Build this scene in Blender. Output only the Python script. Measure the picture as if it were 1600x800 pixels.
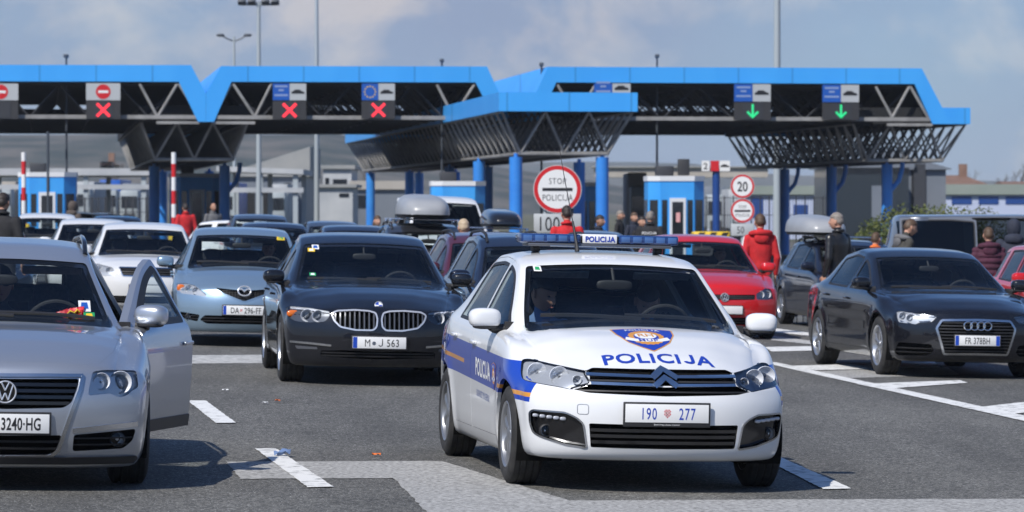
import bpy, bmesh, math, random
import numpy as np
from mathutils import Vector, Matrix, Euler
from mathutils.bvhtree import BVHTree
from mathutils.geometry import delaunay_2d_cdt

R = math.radians
for o in list(bpy.data.objects):
    bpy.data.objects.remove(o, do_unlink=True)
S = bpy.context.scene
COL = S.collection

# ---------------------------------------------------------------- camera
CAMZ, FPX, HY = 1.755, 5778.0, 322.0          # eye height, focal length and horizon row (1600 px wide frame)
cam_d = bpy.data.cameras.new('camera')
cam_d.sensor_width = 36.0
cam_d.lens = FPX / 1600 * 36
cam_d.clip_end = 60000
cam_d.clip_start = 0.5
cam_d.dof.use_dof = True
cam_d.dof.focus_distance = 25.5
cam_d.dof.aperture_fstop = 6.3
cam = bpy.data.objects.new('camera', cam_d)
COL.objects.link(cam)
PITCH = math.atan((400 - HY) / FPX)
cam.location = (0, 0, CAMZ)
cam.rotation_euler = (math.pi / 2 - PITCH, 0, 0)
S.camera = cam

# ---------------------------------------------------------------- sky, sun, exposure
SUN_DIR = Vector((-0.56, -0.80, 1.0)).normalized()      # towards the sun
SUN_EL = math.asin(SUN_DIR.z)
W = bpy.data.worlds.new('World')
S.world = W
W.use_nodes = True
nt = W.node_tree
nt.nodes.clear()
def wn(t, **k):
    n = nt.nodes.new(t)
    for a, b in k.items():
        setattr(n, a, b)
    return n
out = wn('ShaderNodeOutputWorld')
bg = wn('ShaderNodeBackground')
bg.inputs['Strength'].default_value = 0.10
sky = wn('ShaderNodeTexSky', sky_type='NISHITA', sun_disc=False)
sky.sun_elevation = SUN_EL
sky.sun_rotation = math.atan2(SUN_DIR.x, SUN_DIR.y)
sky.altitude = 120
sky.air_density = 1.0
sky.dust_density = 0.6
sky.ozone_density = 3.0
tc = wn('ShaderNodeTexCoord')
mp = wn('ShaderNodeMapping')
mp.inputs['Scale'].default_value = (9, 9, 13)
mp.inputs['Location'].default_value = (3.1, 0.4, 1.7)
no = wn('ShaderNodeTexNoise')
no.inputs['Scale'].default_value = 2.6
no.inputs['Detail'].default_value = 9
no.inputs['Roughness'].default_value = 0.58
no.inputs['Distortion'].default_value = 0.25
cr = wn('ShaderNodeValToRGB')
cr.color_ramp.elements[0].position = 0.47
cr.color_ramp.elements[0].color = (0, 0, 0, 1)
cr.color_ramp.elements[1].position = 0.66
cr.color_ramp.elements[1].color = (1, 1, 1, 1)
no2 = wn('ShaderNodeTexNoise')
no2.inputs['Scale'].default_value = 0.9
no2.inputs['Detail'].default_value = 5
cl = wn('ShaderNodeMixRGB')
cl.inputs['Color1'].default_value = (2.65, 3.35, 4.85, 1)       # grey-blue cloud base
cl.inputs['Color2'].default_value = (5.2, 5.05, 5.4, 1)        # pale warm cloud tops
mx = wn('ShaderNodeMixRGB')
L = nt.links.new
L(tc.outputs['Generated'], mp.inputs['Vector'])
L(mp.outputs['Vector'], no.inputs['Vector'])
L(mp.outputs['Vector'], no2.inputs['Vector'])
L(no.outputs['Fac'], cr.inputs['Fac'])
cr2 = wn('ShaderNodeValToRGB')
cr2.color_ramp.elements[0].position = 0.3
cr2.color_ramp.elements[0].color = (0.62, 0.62, 0.62, 1)
cr2.color_ramp.elements[1].position = 0.7
L(no2.outputs['Fac'], cr2.inputs['Fac'])
L(cr.outputs['Color'], cl.inputs['Fac'])
tn = wn('ShaderNodeMixRGB', blend_type='MULTIPLY')      # the deep clean blue overhead
tn.inputs['Fac'].default_value = 1.0
tn.inputs['Color2'].default_value = (0.58, 0.80, 1.08, 1)
L(sky.outputs['Color'], tn.inputs['Color1'])
L(tn.outputs['Color'], mx.inputs['Color1'])
L(cl.outputs['Color'], mx.inputs['Color2'])
spz = wn('ShaderNodeSeparateXYZ')
L(tc.outputs['Generated'], spz.inputs['Vector'])
mrz = wn('ShaderNodeMapRange')
mrz.inputs['From Min'].default_value = 0.07
mrz.inputs['From Max'].default_value = 0.24
mrz.inputs['To Min'].default_value = 1.0
mrz.inputs['To Max'].default_value = 0.08
L(spz.outputs['Z'], mrz.inputs['Value'])
mmz = wn('ShaderNodeMath', operation='MULTIPLY')
L(cr2.outputs['Color'], mmz.inputs[0])
L(mrz.outputs['Result'], mmz.inputs[1])
L(mmz.outputs[0], mx.inputs['Fac'])
L(mx.outputs['Color'], bg.inputs['Color'])
L(bg.outputs['Background'], out.inputs['Surface'])

sun_d = bpy.data.lights.new('sun', 'SUN')
sun_d.energy = 4.6
sun_d.angle = R(0.53)
sun_d.color = (1.0, 0.955, 0.89)
sun = bpy.data.objects.new('sun', sun_d)
COL.objects.link(sun)
sun.rotation_euler = (-SUN_DIR).to_track_quat('-Z', 'Y').to_euler()
sun.location = (-40, -60, 80)

S.view_settings.view_transform = 'Standard'
S.view_settings.look = 'None'
S.view_settings.exposure = 0.12
S.view_settings.gamma = 1.0
S.view_settings.use_curve_mapping = False
S.cycles.use_denoising = True
S.cycles.max_bounces = 8
S.cycles.transparent_max_bounces = 16
S.cycles.volume_bounces = 0
S.cycles.caustics_reflective = False
S.cycles.caustics_refractive = False

# ---------------------------------------------------------------- the ground plane: lanes run 7.2 degrees left of the view, with a cross fall
YAW = R(7.2)
CU, SU = math.cos(YAW), math.sin(YAW)
def to_uv(x, y): return (x * CU + y * SU, -x * SU + y * CU)
def from_uv(u, v): return (u * CU - v * SU, u * SU + v * CU)
FALL = 0.023
def zg(x, y):
    u = to_uv(x, y)[0] - 3.2
    return -FALL * 24 * math.tanh(u / 24)
def px_ray(px, py):
    # direction in world for a point of the 1600x800 photograph (small pitch)
    cx, cz = (px - 800) / FPX, (400 - py) / FPX
    c, s = math.cos(PITCH), math.sin(PITCH)
    return Vector((cx, c + cz * s, -s + cz * c))
def at(px, py, Y):
    d = px_ray(px, py)
    t = Y / d.y
    return Vector((d.x * t, Y, CAMZ + d.z * t))
def ground(px, py, dz=0.0):
    d = px_ray(px, py)
    t = 20.0
    for _ in range(40):
        z = zg(d.x * t, d.y * t) + dz
        t = 0.5 * t + 0.5 * (z - CAMZ) / d.z
    return Vector((d.x * t, d.y * t, z))
def on_plane(px, py, v):
    # point on the vertical plane v = const (perpendicular to the lanes)
    d = px_ray(px, py)
    t = v / (-d.x * SU + d.y * CU)
    return Vector((d.x * t, d.y * t, CAMZ + d.z * t))

# ---------------------------------------------------------------- object bookkeeping
def tag(o, label=None, cat=None, group=None, kind=None):
    if label: o['label'] = label
    if cat: o['category'] = cat
    if group: o['group'] = group
    if kind: o['kind'] = kind
    return o
def empty(name, loc=(0, 0, 0), rot=(0, 0, 0), parent=None):
    o = bpy.data.objects.new(name, None)
    o.empty_display_size = 0.2
    COL.objects.link(o)
    o.location = loc
    o.rotation_euler = rot
    if parent: o.parent = parent
    return o
def link_mesh(name, me, mats=None, parent=None, smooth=None):
    o = bpy.data.objects.new(name, me)
    COL.objects.link(o)
    if mats is not None:
        mi = np.zeros(len(me.polygons), dtype=np.int32)
        me.polygons.foreach_get('material_index', mi)
        me.materials.clear()
        for m in (mats if isinstance(mats, (list, tuple)) else [mats]):
            me.materials.append(m)
        me.polygons.foreach_set('material_index', mi)
    if parent: o.parent = parent
    if smooth is not None:
        shade(me, smooth)
    return o
def shade(me, ang=35):
    n = len(me.polygons)
    me.polygons.foreach_set('use_smooth', np.ones(n, dtype=bool))
    me.set_sharp_from_angle(angle=R(ang))
def copy_tree(o, parent=None):
    c = o.copy()
    COL.objects.link(c)
    if parent:
        c.parent = parent
    for ch in list(o.children):
        copy_tree(ch, c)
    return c

class MB:
    """collects solids and builds them as one mesh object"""
    def __init__(s):
        s.v, s.f, s.m = [], [], []
    def add(s, verts, faces, mi=0):
        b = len(s.v)
        s.v += [tuple(p) for p in verts]
        s.f += [tuple(b + i for i in f) for f in faces]
        s.m += [mi] * len(faces)
    def box(s, c, size, mi=0, rot=None, bev=0.0):
        bm = bmesh.new()
        bmesh.ops.create_cube(bm, size=1)
        for v in bm.verts:
            v.co = Vector((v.co.x * size[0], v.co.y * size[1], v.co.z * size[2]))
        if bev > 0:
            bmesh.ops.bevel(bm, geom=bm.edges[:], offset=bev, segments=2, profile=0.5, affect='EDGES')
        M = Matrix.Translation(Vector(c))
        if rot is not None:
            M = M @ (rot.to_4x4() if isinstance(rot, Matrix) else Euler(rot).to_matrix().to_4x4())
        bm.transform(M)
        s.addbm(bm, mi)
    def addbm(s, bm, mi=0):
        bm.verts.index_update()
        s.add([v.co[:] for v in bm.verts], [[v.index for v in f.verts] for f in bm.faces], mi)
        bm.free()
    def addmesh(s, me, mi=0, M=None):
        vs = [(M @ v.co if M else v.co)[:] for v in me.vertices]
        s.add(vs, [tuple(p.vertices) for p in me.polygons], mi)
    def bar(s, p, q, r, n=6, mi=0, r2=None):
        p, q = Vector(p), Vector(q)
        d = (q - p)
        if d.length < 1e-6: return
        d.normalize()
        a = d.cross(Vector((0, 0, 1)))
        if a.length < 1e-3: a = d.cross(Vector((1, 0, 0)))
        a.normalize()
        b = d.cross(a)
        r2 = r if r2 is None else r2
        vs = []
        for (c, rr) in ((p, r), (q, r2)):
            for i in range(n):
                t = 2 * math.pi * (i + 0.5) / n
                vs.append(c + a * math.cos(t) * rr + b * math.sin(t) * rr)
        fs = [(i, (i + 1) % n, n + (i + 1) % n, n + i) for i in range(n)]
        fs += [tuple(range(n - 1, -1, -1)), tuple(range(n, 2 * n))]
        s.add(vs, fs, mi)
    def tube(s, pts, rad, n=8, mi=0, closed=False):
        pts = [Vector(p) for p in pts]
        k = len(pts)
        rad = rad if isinstance(rad, (list, tuple)) else [rad] * k
        vs, fs = [], []
        prev = None
        for i, p in enumerate(pts):
            if closed:
                d = pts[(i + 1) % k] - pts[i - 1]
            else:
                d = pts[min(i + 1, k - 1)] - pts[max(i - 1, 0)]
            d.normalize()
            if prev is None:
                a = d.cross(Vector((0, 0, 1)))
                if a.length < 1e-3: a = d.cross(Vector((1, 0, 0)))
            else:
                a = prev - d * prev.dot(d)
            a.normalize()
            prev = a
            b = d.cross(a)
            for j in range(n):
                t = 2 * math.pi * j / n
                vs.append(p + (a * math.cos(t) + b * math.sin(t)) * rad[i])
        for i in range(k if closed else k - 1):
            i2 = (i + 1) % k
            for j in range(n):
                fs.append((i * n + j, i * n + (j + 1) % n, i2 * n + (j + 1) % n, i2 * n + j))
        if not closed:
            fs += [tuple(range(n - 1, -1, -1)), tuple(range((k - 1) * n, k * n))]
        s.add(vs, fs, mi)
    def lathe(s, prof, n=32, M=None, mi=0, close=False):
        # prof: (radius, height) pairs round the local z axis
        vs, fs = [], []
        for (r, h) in prof:
            for j in range(n):
                t = 2 * math.pi * j / n
                p = Vector((r * math.cos(t), r * math.sin(t), h))
                vs.append(M @ p if M else p)
        for i in range(len(prof) - 1):
            for j in range(n):
                fs.append((i * n + j, i * n + (j + 1) % n, (i + 1) * n + (j + 1) % n, (i + 1) * n + j))
        if close:
            fs.append(tuple(range(n - 1, -1, -1)))
            fs.append(tuple(range((len(prof) - 1) * n, len(prof) * n)))
        s.add(vs, fs, mi)
    def prism(s, poly, fn0, fn1, mi=0):
        # poly of 2D points, mapped by two functions to the two ends
        n = len(poly)
        vs = [fn0(*p) for p in poly] + [fn1(*p) for p in poly]
        fs = [tuple(range(n)), tuple(range(2 * n - 1, n - 1, -1))]
        fs += [(i, (i + 1) % n, n + (i + 1) % n, n + i)[::-1] for i in range(n)]
        s.add(vs, fs, mi)
    def blob(s, c, rad, p=2.5, n=20, m=12, mi=0, M=None):
        # superellipsoid
        vs, fs = [], []
        e = 2.0 / p
        sg = lambda t: (abs(t) ** e) * (1 if t >= 0 else -1)
        for i in range(m + 1):
            a = -math.pi / 2 + math.pi * i / m
            for j in range(n):
                b = 2 * math.pi * j / n
                q = Vector((rad[0] * sg(math.cos(a)) * sg(math.cos(b)), rad[1] * sg(math.cos(a)) * sg(math.sin(b)), rad[2] * sg(math.sin(a))))
                if M: q = M @ q
                vs.append(q + Vector(c))
        for i in range(m):
            for j in range(n):
                fs.append((i * n + j, i * n + (j + 1) % n, (i + 1) * n + (j + 1) % n, (i + 1) * n + j))
        s.add(vs, fs, mi)
    def mesh(s, name='mesh', weld=True):
        me = bpy.data.meshes.new(name)
        me.from_pydata([tuple(p) for p in s.v], [], s.f)
        me.polygons.foreach_set('material_index', np.array(s.m, dtype=np.int32))
        bm = bmesh.new()
        bm.from_mesh(me)
        if weld:
            bmesh.ops.remove_doubles(bm, verts=bm.verts, dist=1e-5)
        bmesh.ops.recalc_face_normals(bm, faces=bm.faces)
        bm.to_mesh(me)
        bm.free()
        me.update()
        return me
    def build(s, name, mats, parent=None, smooth=35, weld=True):
        me = s.mesh(name, weld)
        o = link_mesh(name, me, mats, parent)
        if smooth: shade(me, smooth)
        return o

# ---------------------------------------------------------------- materials
def mat(name, col, rough=0.5, metal=0.0, coat=0.0, spec=0.5, emit=None, estr=1.0, trans=0.0):
    m = bpy.data.materials.new(name)
    m.use_nodes = True
    b = m.node_tree.nodes['Principled BSDF']
    b.inputs['Base Color'].default_value = (*col, 1)
    b.inputs['Roughness'].default_value = rough
    b.inputs['Metallic'].default_value = metal
    b.inputs['Coat Weight'].default_value = coat
    b.inputs['Coat Roughness'].default_value = 0.03
    b.inputs['Specular IOR Level'].default_value = spec
    if emit:
        b.inputs['Emission Color'].default_value = (*emit, 1)
        b.inputs['Emission Strength'].default_value = estr
    return m
def noisy(name, c1, c2, scale, rough=0.8, detail=6, bump=0.0, bscale=None, metal=0.0, coat=0.0, pos=(0.35, 0.65), stretch=None):
    m = mat(name, c1, rough, metal, coat)
    t = m.node_tree
    N = t.nodes
    b = N['Principled BSDF']
    c = N.new('ShaderNodeTexCoord')
    n = N.new('ShaderNodeTexNoise')
    n.inputs['Scale'].default_value = scale
    n.inputs['Detail'].default_value = detail
    src = c.outputs['Object']
    if stretch:
        mpn = N.new('ShaderNodeMapping')
        mpn.inputs['Scale'].default_value = stretch
        t.links.new(src, mpn.inputs['Vector'])
        src = mpn.outputs['Vector']
    t.links.new(src, n.inputs['Vector'])
    r = N.new('ShaderNodeValToRGB')
    r.color_ramp.elements[0].position, r.color_ramp.elements[1].position = pos
    r.color_ramp.elements[0].color = (*c1, 1)
    r.color_ramp.elements[1].color = (*c2, 1)
    t.links.new(n.outputs['Fac'], r.inputs['Fac'])
    t.links.new(r.outputs['Color'], b.inputs['Base Color'])
    if bump:
        n2 = N.new('ShaderNodeTexNoise')
        n2.inputs['Scale'].default_value = bscale or scale * 4
        n2.inputs['Detail'].default_value = 3
        t.links.new(src, n2.inputs['Vector'])
        bp = N.new('ShaderNodeBump')
        bp.inputs['Strength'].default_value = bump
        bp.inputs['Distance'].default_value = 0.01
        t.links.new(n2.outputs['Fac'], bp.inputs['Height'])
        t.links.new(bp.outputs['Normal'], b.inputs['Normal'])
    return m
def glass_mat(name, tint, rough=0.0, ior=1.5, body=None):
    # thin pane: fresnel mix of a clear tinted pass-through and a mirror reflection
    m = bpy.data.materials.new(name)
    m.use_nodes = True
    t = m.node_tree
    t.nodes.clear()
    o = t.nodes.new('ShaderNodeOutputMaterial')
    f = t.nodes.new('ShaderNodeFresnel')
    f.inputs['IOR'].default_value = ior
    a = t.nodes.new('ShaderNodeBsdfTransparent')
    a.inputs['Color'].default_value = (*tint, 1)
    g = t.nodes.new('ShaderNodeBsdfGlossy')
    g.inputs['Roughness'].default_value = rough
    x = t.nodes.new('ShaderNodeMixShader')
    t.links.new(f.outputs['Fac'], x.inputs['Fac'])
    t.links.new(a.outputs['BSDF'], x.inputs[1])
    t.links.new(g.outputs['BSDF'], x.inputs[2])
    t.links.new(x.outputs['Shader'], o.inputs['Surface'])
    return m

def paint(name, col, metal=0.0, rough=0.3, coat=1.0, dirt=0.12):
    # car paint: clear coat over a base with faint road film low on the body
    m = mat(name, col, rough, metal, coat)
    t = m.node_tree
    N = t.nodes
    b = N['Principled BSDF']
    b.inputs['Specular IOR Level'].default_value = 0.12
    c = N.new('ShaderNodeTexCoord')
    n = N.new('ShaderNodeTexNoise')
    n.inputs['Scale'].default_value = 2.3
    n.inputs['Detail'].default_value = 7
    t.links.new(c.outputs['Object'], n.inputs['Vector'])
    sp = N.new('ShaderNodeSeparateXYZ')
    t.links.new(c.outputs['Object'], sp.inputs['Vector'])
    mr = N.new('ShaderNodeMapRange')
    mr.inputs['From Min'].default_value = 0.75
    mr.inputs['From Max'].default_value = 0.15
    mr.inputs['To Min'].default_value = 0.25
    mr.inputs['To Max'].default_value = 1.0
    t.links.new(sp.outputs['Z'], mr.inputs['Value'])
    mu = N.new('ShaderNodeMath'); mu.operation = 'MULTIPLY'
    t.links.new(n.outputs['Fac'], mu.inputs[0]); t.links.new(mr.outputs['Result'], mu.inputs[1])
    mu2 = N.new('ShaderNodeMath'); mu2.operation = 'MULTIPLY'
    mu2.inputs[1].default_value = dirt * 2
    t.links.new(mu.outputs[0], mu2.inputs[0])
    mix = N.new('ShaderNodeMixRGB')
    mix.inputs['Color1'].default_value = (*col, 1)
    mix.inputs['Color2'].default_value = (0.17, 0.155, 0.135, 1)
    t.links.new(mu2.outputs[0], mix.inputs['Fac'])
    t.links.new(mix.outputs['Color'], b.inputs['Base Color'])
    ad = N.new('ShaderNodeMapRange')
    ad.inputs['From Max'].default_value = 0.3
    ad.inputs['To Min'].default_value = 0.02
    ad.inputs['To Max'].default_value = 0.35
    t.links.new(mu2.outputs[0], ad.inputs['Value'])
    t.links.new(ad.outputs['Result'], b.inputs['Coat Roughness'])
    return m

M = {}
M['white_paint'] = paint('white_paint', (0.70, 0.71, 0.72), rough=0.35)
M['black_paint'] = paint('black_paint', (0.006, 0.007, 0.011), rough=0.25, dirt=0.03)
M['navy_paint'] = paint('navy_paint', (0.010, 0.014, 0.030), metal=0.25, rough=0.3, dirt=0.05)
M['silver_paint'] = paint('silver_paint', (0.46, 0.49, 0.54), metal=0.72, rough=0.33, dirt=0.08)
M['grey_paint'] = paint('grey_paint', (0.20, 0.21, 0.23), metal=0.6, rough=0.35)
M['darkgrey_paint'] = paint('darkgrey_paint', (0.04, 0.043, 0.05), metal=0.5, rough=0.35, dirt=0.06)
M['iceblue_paint'] = paint('iceblue_paint', (0.30, 0.42, 0.53), metal=0.65, rough=0.32, dirt=0.06)
M['slate_paint'] = paint('slate_paint', (0.07, 0.10, 0.15), metal=0.5, rough=0.32, dirt=0.06)
M['red_paint'] = paint('red_paint', (0.52, 0.012, 0.016), rough=0.3, dirt=0.05)
M['maroon_paint'] = paint('maroon_paint', (0.10, 0.012, 0.018), metal=0.3, rough=0.3, dirt=0.05)
M['trim'] = mat('trim', (0.018, 0.018, 0.02), 0.55)
M['gloss_black'] = mat('gloss_black', (0.008, 0.008, 0.009), 0.12, coat=0.3)
M['dark_void'] = mat('dark_void', (0.006, 0.006, 0.006), 0.9, spec=0.1)
M['headliner'] = noisy('headliner', (0.25, 0.25, 0.24), (0.30, 0.30, 0.29), 30, 0.95)
M['cabin_dark'] = noisy('cabin_dark', (0.016, 0.016, 0.018), (0.026, 0.026, 0.028), 40, 0.85)
M['seat_cloth'] = noisy('seat_cloth', (0.014, 0.015, 0.018), (0.03, 0.03, 0.034), 60, 0.95, bump=0.2)
M['chrome'] = mat('chrome', (0.72, 0.73, 0.75), 0.08, 1.0)
M['satin'] = mat('satin', (0.52, 0.53, 0.55), 0.25, 1.0)
M['alloy'] = mat('alloy', (0.50, 0.51, 0.53), 0.30, 0.85)
M['alloy_grey'] = mat('alloy_grey', (0.30, 0.31, 0.33), 0.38, 0.7)
M['rubber'] = noisy('rubber', (0.016, 0.016, 0.017), (0.035, 0.034, 0.033), 14, 0.85, bump=0.25, bscale=60)
M['glass'] = glass_mat('glass', (0.88, 0.93, 0.92), ior=1.34)
M['side_glass'] = glass_mat('side_glass', (0.74, 0.81, 0.81), ior=1.40)
M['dark_glass'] = glass_mat('dark_glass', (0.10, 0.12, 0.13))
M['lens'] = glass_mat('lens', (0.90, 0.92, 0.94), ior=1.45)
M['reflector'] = mat('reflector', (0.86, 0.88, 0.92), 0.25, 0.3)
M['housing'] = mat('housing', (0.13, 0.135, 0.15), 0.3, 0.5)
M['lamp_silver'] = mat('lamp_silver', (0.46, 0.48, 0.53), 0.35, 0.25)
M['badge_silver'] = mat('badge_silver', (0.68, 0.69, 0.72), 0.22, 0.55)
M['amber'] = mat('amber', (0.65, 0.14, 0.01), 0.2, coat=0.6)
M['tail_red'] = mat('tail_red', (0.35, 0.008, 0.008), 0.15, coat=0.8)
M['plate_white'] = mat('plate_white', (0.74, 0.74, 0.73), 0.35)
M['plate_blue'] = mat('plate_blue', (0.01, 0.06, 0.42), 0.35)
M['ink_black'] = mat('ink_black', (0.012, 0.012, 0.014), 0.5)
M['ink_blue'] = mat('ink_blue', (0.012, 0.045, 0.36), 0.4)
M['ink_white'] = mat('ink_white', (0.75, 0.75, 0.75), 0.4)
M['ink_red'] = mat('ink_red', (0.55, 0.015, 0.02), 0.4)
M['gold'] = mat('gold', (0.60, 0.27, 0.045), 0.4)
M['yellow'] = mat('yellow', (0.75, 0.50, 0.02), 0.5)
M['green_ink'] = mat('green_ink', (0.02, 0.30, 0.10), 0.5)

# ---------------------------------------------------------------- text
def text_mesh(s, size=1.0, bold=0.0, spacing=1.0, sx=1.0, align='CENTER'):
    c = bpy.data.curves.new('lettering', 'FONT')
    c.body = s.replace('J', ' J')
    c.size = size
    c.offset = bold * size * 1.6
    c.space_character = spacing
    c.align_x = align
    c.align_y = 'TOP_BASELINE'
    c.resolution_u = 3
    o = bpy.data.objects.new('lettering', c)
    COL.objects.link(o)
    dg = bpy.context.evaluated_depsgraph_get()
    me = bpy.data.meshes.new_from_object(o.evaluated_get(dg))
    bpy.data.objects.remove(o, do_unlink=True)
    bpy.data.curves.remove(c)
    vs = [(v.co.x * sx, v.co.y) for v in me.vertices]
    fs = [tuple(p.vertices) for p in me.polygons]
    bpy.data.meshes.remove(me)
    # size means cap height; letters that dip under the base line are fitted above it
    cap = .729 * size
    par = list(range(len(vs)))
    def find(i):
        while par[i] != i:
            par[i] = par[par[i]]
            i = par[i]
        return i
    for f in fs:
        for q in f[1:]:
            par[find(q)] = find(f[0])
    grp = {}
    for i in range(len(vs)): grp.setdefault(find(i), []).append(i)
    for ids in grp.values():
        lo, hi = min(vs[i][1] for i in ids), max(vs[i][1] for i in ids)
        if lo < -.06 * size and hi > .5 * size:
            top = [vs[i][0] for i in ids if vs[i][1] > hi * .9]
            xe, t = max(top), max(top) - min(top)
            idset = set(ids)
            fs = [f for f in fs if f[0] not in idset]
            b, h = len(vs), cap
            rx, rz = .30 * h, .27 * h
            ring = [(xe, h), (xe - t, h)]
            for q in range(9):
                a = -math.pi * .92 * q / 8
                ring += [(xe - rx + rx * math.cos(a), rz + rz * math.sin(a)), (xe - rx + (rx - t) * math.cos(a), rz + (rz - t) * math.sin(a))]
            vs = vs + ring
            fs = fs + [(b + 2 * q, b + 2 * q + 1, b + 2 * q + 3, b + 2 * q + 2) for q in range(9)]
    k = size / cap
    vs = [(p[0] * k, (p[1] - cap / 2) * k) for p in vs]
    return vs, fs

# ---------------------------------------------------------------- polygons
def rpoly(pts, r=0.02, step=0.03):
    n = len(pts)
    P = [Vector(p) for p in pts]
    out = []
    for i in range(n):
        a, b, c = P[i - 1], P[i], P[(i + 1) % n]
        la, lc = (a - b).length, (c - b).length
        rr = r[i] if isinstance(r, (list, tuple)) else r
        q = min(rr, la * 0.45, lc * 0.45)
        if q < 1e-4:
            out.append(b)
            continue
        p0, p1 = b + (a - b) * (q / la), b + (c - b) * (q / lc)
        k = 4 if q > 0.012 else 3
        for j in range(k + 1):
            t = j / k
            out.append((1 - t) ** 2 * p0 + 2 * t * (1 - t) * b + t * t * p1)
    res = []
    for i in range(len(out)):
        a, b = out[i], out[(i + 1) % len(out)]
        l = (b - a).length
        if l < 1e-5: continue
        k = max(1, int(l / step))
        for j in range(k):
            res.append(a + (b - a) * (j / k))
    return [(p.x, p.y) for p in res]
def area2(poly):
    return 0.5 * sum(poly[i - 1][0] * poly[i][1] - poly[i][0] * poly[i - 1][1] for i in range(len(poly)))
def inset(poly, d):
    # positive d shrinks
    n = len(poly)
    sgn = 1 if area2(poly) > 0 else -1
    res = []
    for i in range(n):
        a, b, c = Vector(poly[i - 1]), Vector(poly[i]), Vector(poly[(i + 1) % n])
        e0, e1 = (b - a).normalized(), (c - b).normalized()
        n0, n1 = Vector((-e0.y, e0.x)) * sgn, Vector((-e1.y, e1.x)) * sgn
        m = (n0 + n1)
        if m.length < 1e-6: m = n0
        m.normalize()
        k = d / max(0.4, m.dot(n0))
        res.append(tuple(b + m * k))
    return res
def circle(c, r, n=20, ry=None):
    ry = ry or r
    return [(c[0] + r * math.cos(2 * math.pi * i / n), c[1] + ry * math.sin(2 * math.pi * i / n)) for i in range(n)]
def fill(poly, g=0.05, holes=()):
    """triangulate a polygon with interior grid points"""
    vs = [Vector(p) for p in poly]
    faces = [list(range(len(poly)))]
    xs = [p[0] for p in poly]; ys = [p[1] for p in poly]
    def inside(p, q):
        c = False
        for i in range(len(q)):
            a, b = q[i - 1], q[i]
            if (a[1] > p[1]) != (b[1] > p[1]) and p[0] < (b[0] - a[0]) * (p[1] - a[1]) / (b[1] - a[1]) + a[0]:
                c = not c
        return c
    small = inset(poly, g * 0.35)
    x = min(xs) + g * 0.5
    while x < max(xs):
        y = min(ys) + g * 0.5
        while y < max(ys):
            if inside((x, y), small) and inside((x, y), poly):
                vs.append(Vector((x, y)))
            y += g
        x += g
    V, E, F, _, _, _ = delaunay_2d_cdt(vs, [], faces, 1, 1e-6)
    return [tuple(v) for v in V], [tuple(f) for f in F]
# ================================================================ ground, road, markings, hills
def asphalt():
    m = mat('asphalt', (.055, .055, .057), .88)
    t = m.node_tree; N = t.nodes; b = N['Principled BSDF']
    c = N.new('ShaderNodeTexCoord')
    def noise(sc, det=2, rough=.5):
        n = N.new('ShaderNodeTexNoise'); n.inputs['Scale'].default_value = sc; n.inputs['Detail'].default_value = det; n.inputs['Roughness'].default_value = rough
        t.links.new(c.outputs['Object'], n.inputs['Vector']); return n.outputs['Fac']
    def ramp(src, p0, c0, p1, c1):
        r = N.new('ShaderNodeValToRGB'); e = r.color_ramp.elements
        e[0].position, e[1].position = p0, p1; e[0].color, e[1].color = (*c0, 1), (*c1, 1)
        t.links.new(src, r.inputs['Fac']); return r.outputs['Color']
    def mixc(mode, f, a, bb):
        n = N.new('ShaderNodeMixRGB'); n.blend_type = mode
        if isinstance(f, float): n.inputs['Fac'].default_value = f
        else: t.links.new(f, n.inputs['Fac'])
        t.links.new(a, n.inputs['Color1']); t.links.new(bb, n.inputs['Color2']); return n.outputs['Color']
    big = ramp(noise(.35, 5, .6), .30, (.068, .066, .061), .72, (.098, .096, .088))
    v = N.new('ShaderNodeTexVoronoi'); v.inputs['Scale'].default_value = 55
    t.links.new(c.outputs['Object'], v.inputs['Vector'])
    stones = ramp(v.outputs['Color'], .1, (.42, .42, .42), .95, (1.9, 1.9, 1.88))
    col = mixc('MULTIPLY', 1.0, big, stones)
    v2 = N.new('ShaderNodeTexVoronoi'); v2.inputs['Scale'].default_value = 30
    t.links.new(c.outputs['Object'], v2.inputs['Vector'])
    col = mixc('MULTIPLY', 1.0, col, ramp(v2.outputs['Color'], .05, (.66, .66, .66), .95, (1.36, 1.36, 1.36)))
    gl = ramp(noise(70, 1), .64, (0, 0, 0), .70, (.40, .40, .385))
    col = mixc('ADD', .8, col, gl)
    # oil and tyre stains with soft shapes of their own
    mpn = N.new('ShaderNodeMapping'); mpn.inputs['Rotation'].default_value = (0, 0, -YAW); mpn.inputs['Scale'].default_value = (.9, .10, 1)
    t.links.new(c.outputs['Object'], mpn.inputs['Vector'])
    n = N.new('ShaderNodeTexNoise'); n.inputs['Scale'].default_value = 1.1; n.inputs['Detail'].default_value = 4
    t.links.new(mpn.outputs['Vector'], n.inputs['Vector'])
    st = ramp(n.outputs['Fac'], .40, (.80, .80, .80), .60, (1.08, 1.08, 1.08))
    col = mixc('MULTIPLY', 1.0, col, st)
    st2 = ramp(noise(.9, 6, .65), .28, (.62, .62, .62), .40, (1, 1, 1))
    col = mixc('MULTIPLY', .8, col, st2)
    t.links.new(col, b.inputs['Base Color'])
    bp = N.new('ShaderNodeBump'); bp.inputs['Strength'].default_value = .55; bp.inputs['Distance'].default_value = .006
    t.links.new(v.outputs['Distance'], bp.inputs['Height']); t.links.new(bp.outputs['Normal'], b.inputs['Normal'])
    return m
M['asphalt'] = asphalt()
M['light_asphalt'] = noisy('light_asphalt', (.17, .168, .16), (.46, .455, .44), 34, .9, 4, .5, 60, pos=(.34, .66))
M['road_white'] = noisy('road_white', (.20, .20, .196), (.70, .70, .68), 11, .8, 9, .2, 60, pos=(.31, .47))
M['worn_white'] = noisy('worn_white', (.22, .22, .215), (.50, .50, .485), 14, .85, 7, .2, 60, pos=(.32, .58))

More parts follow.
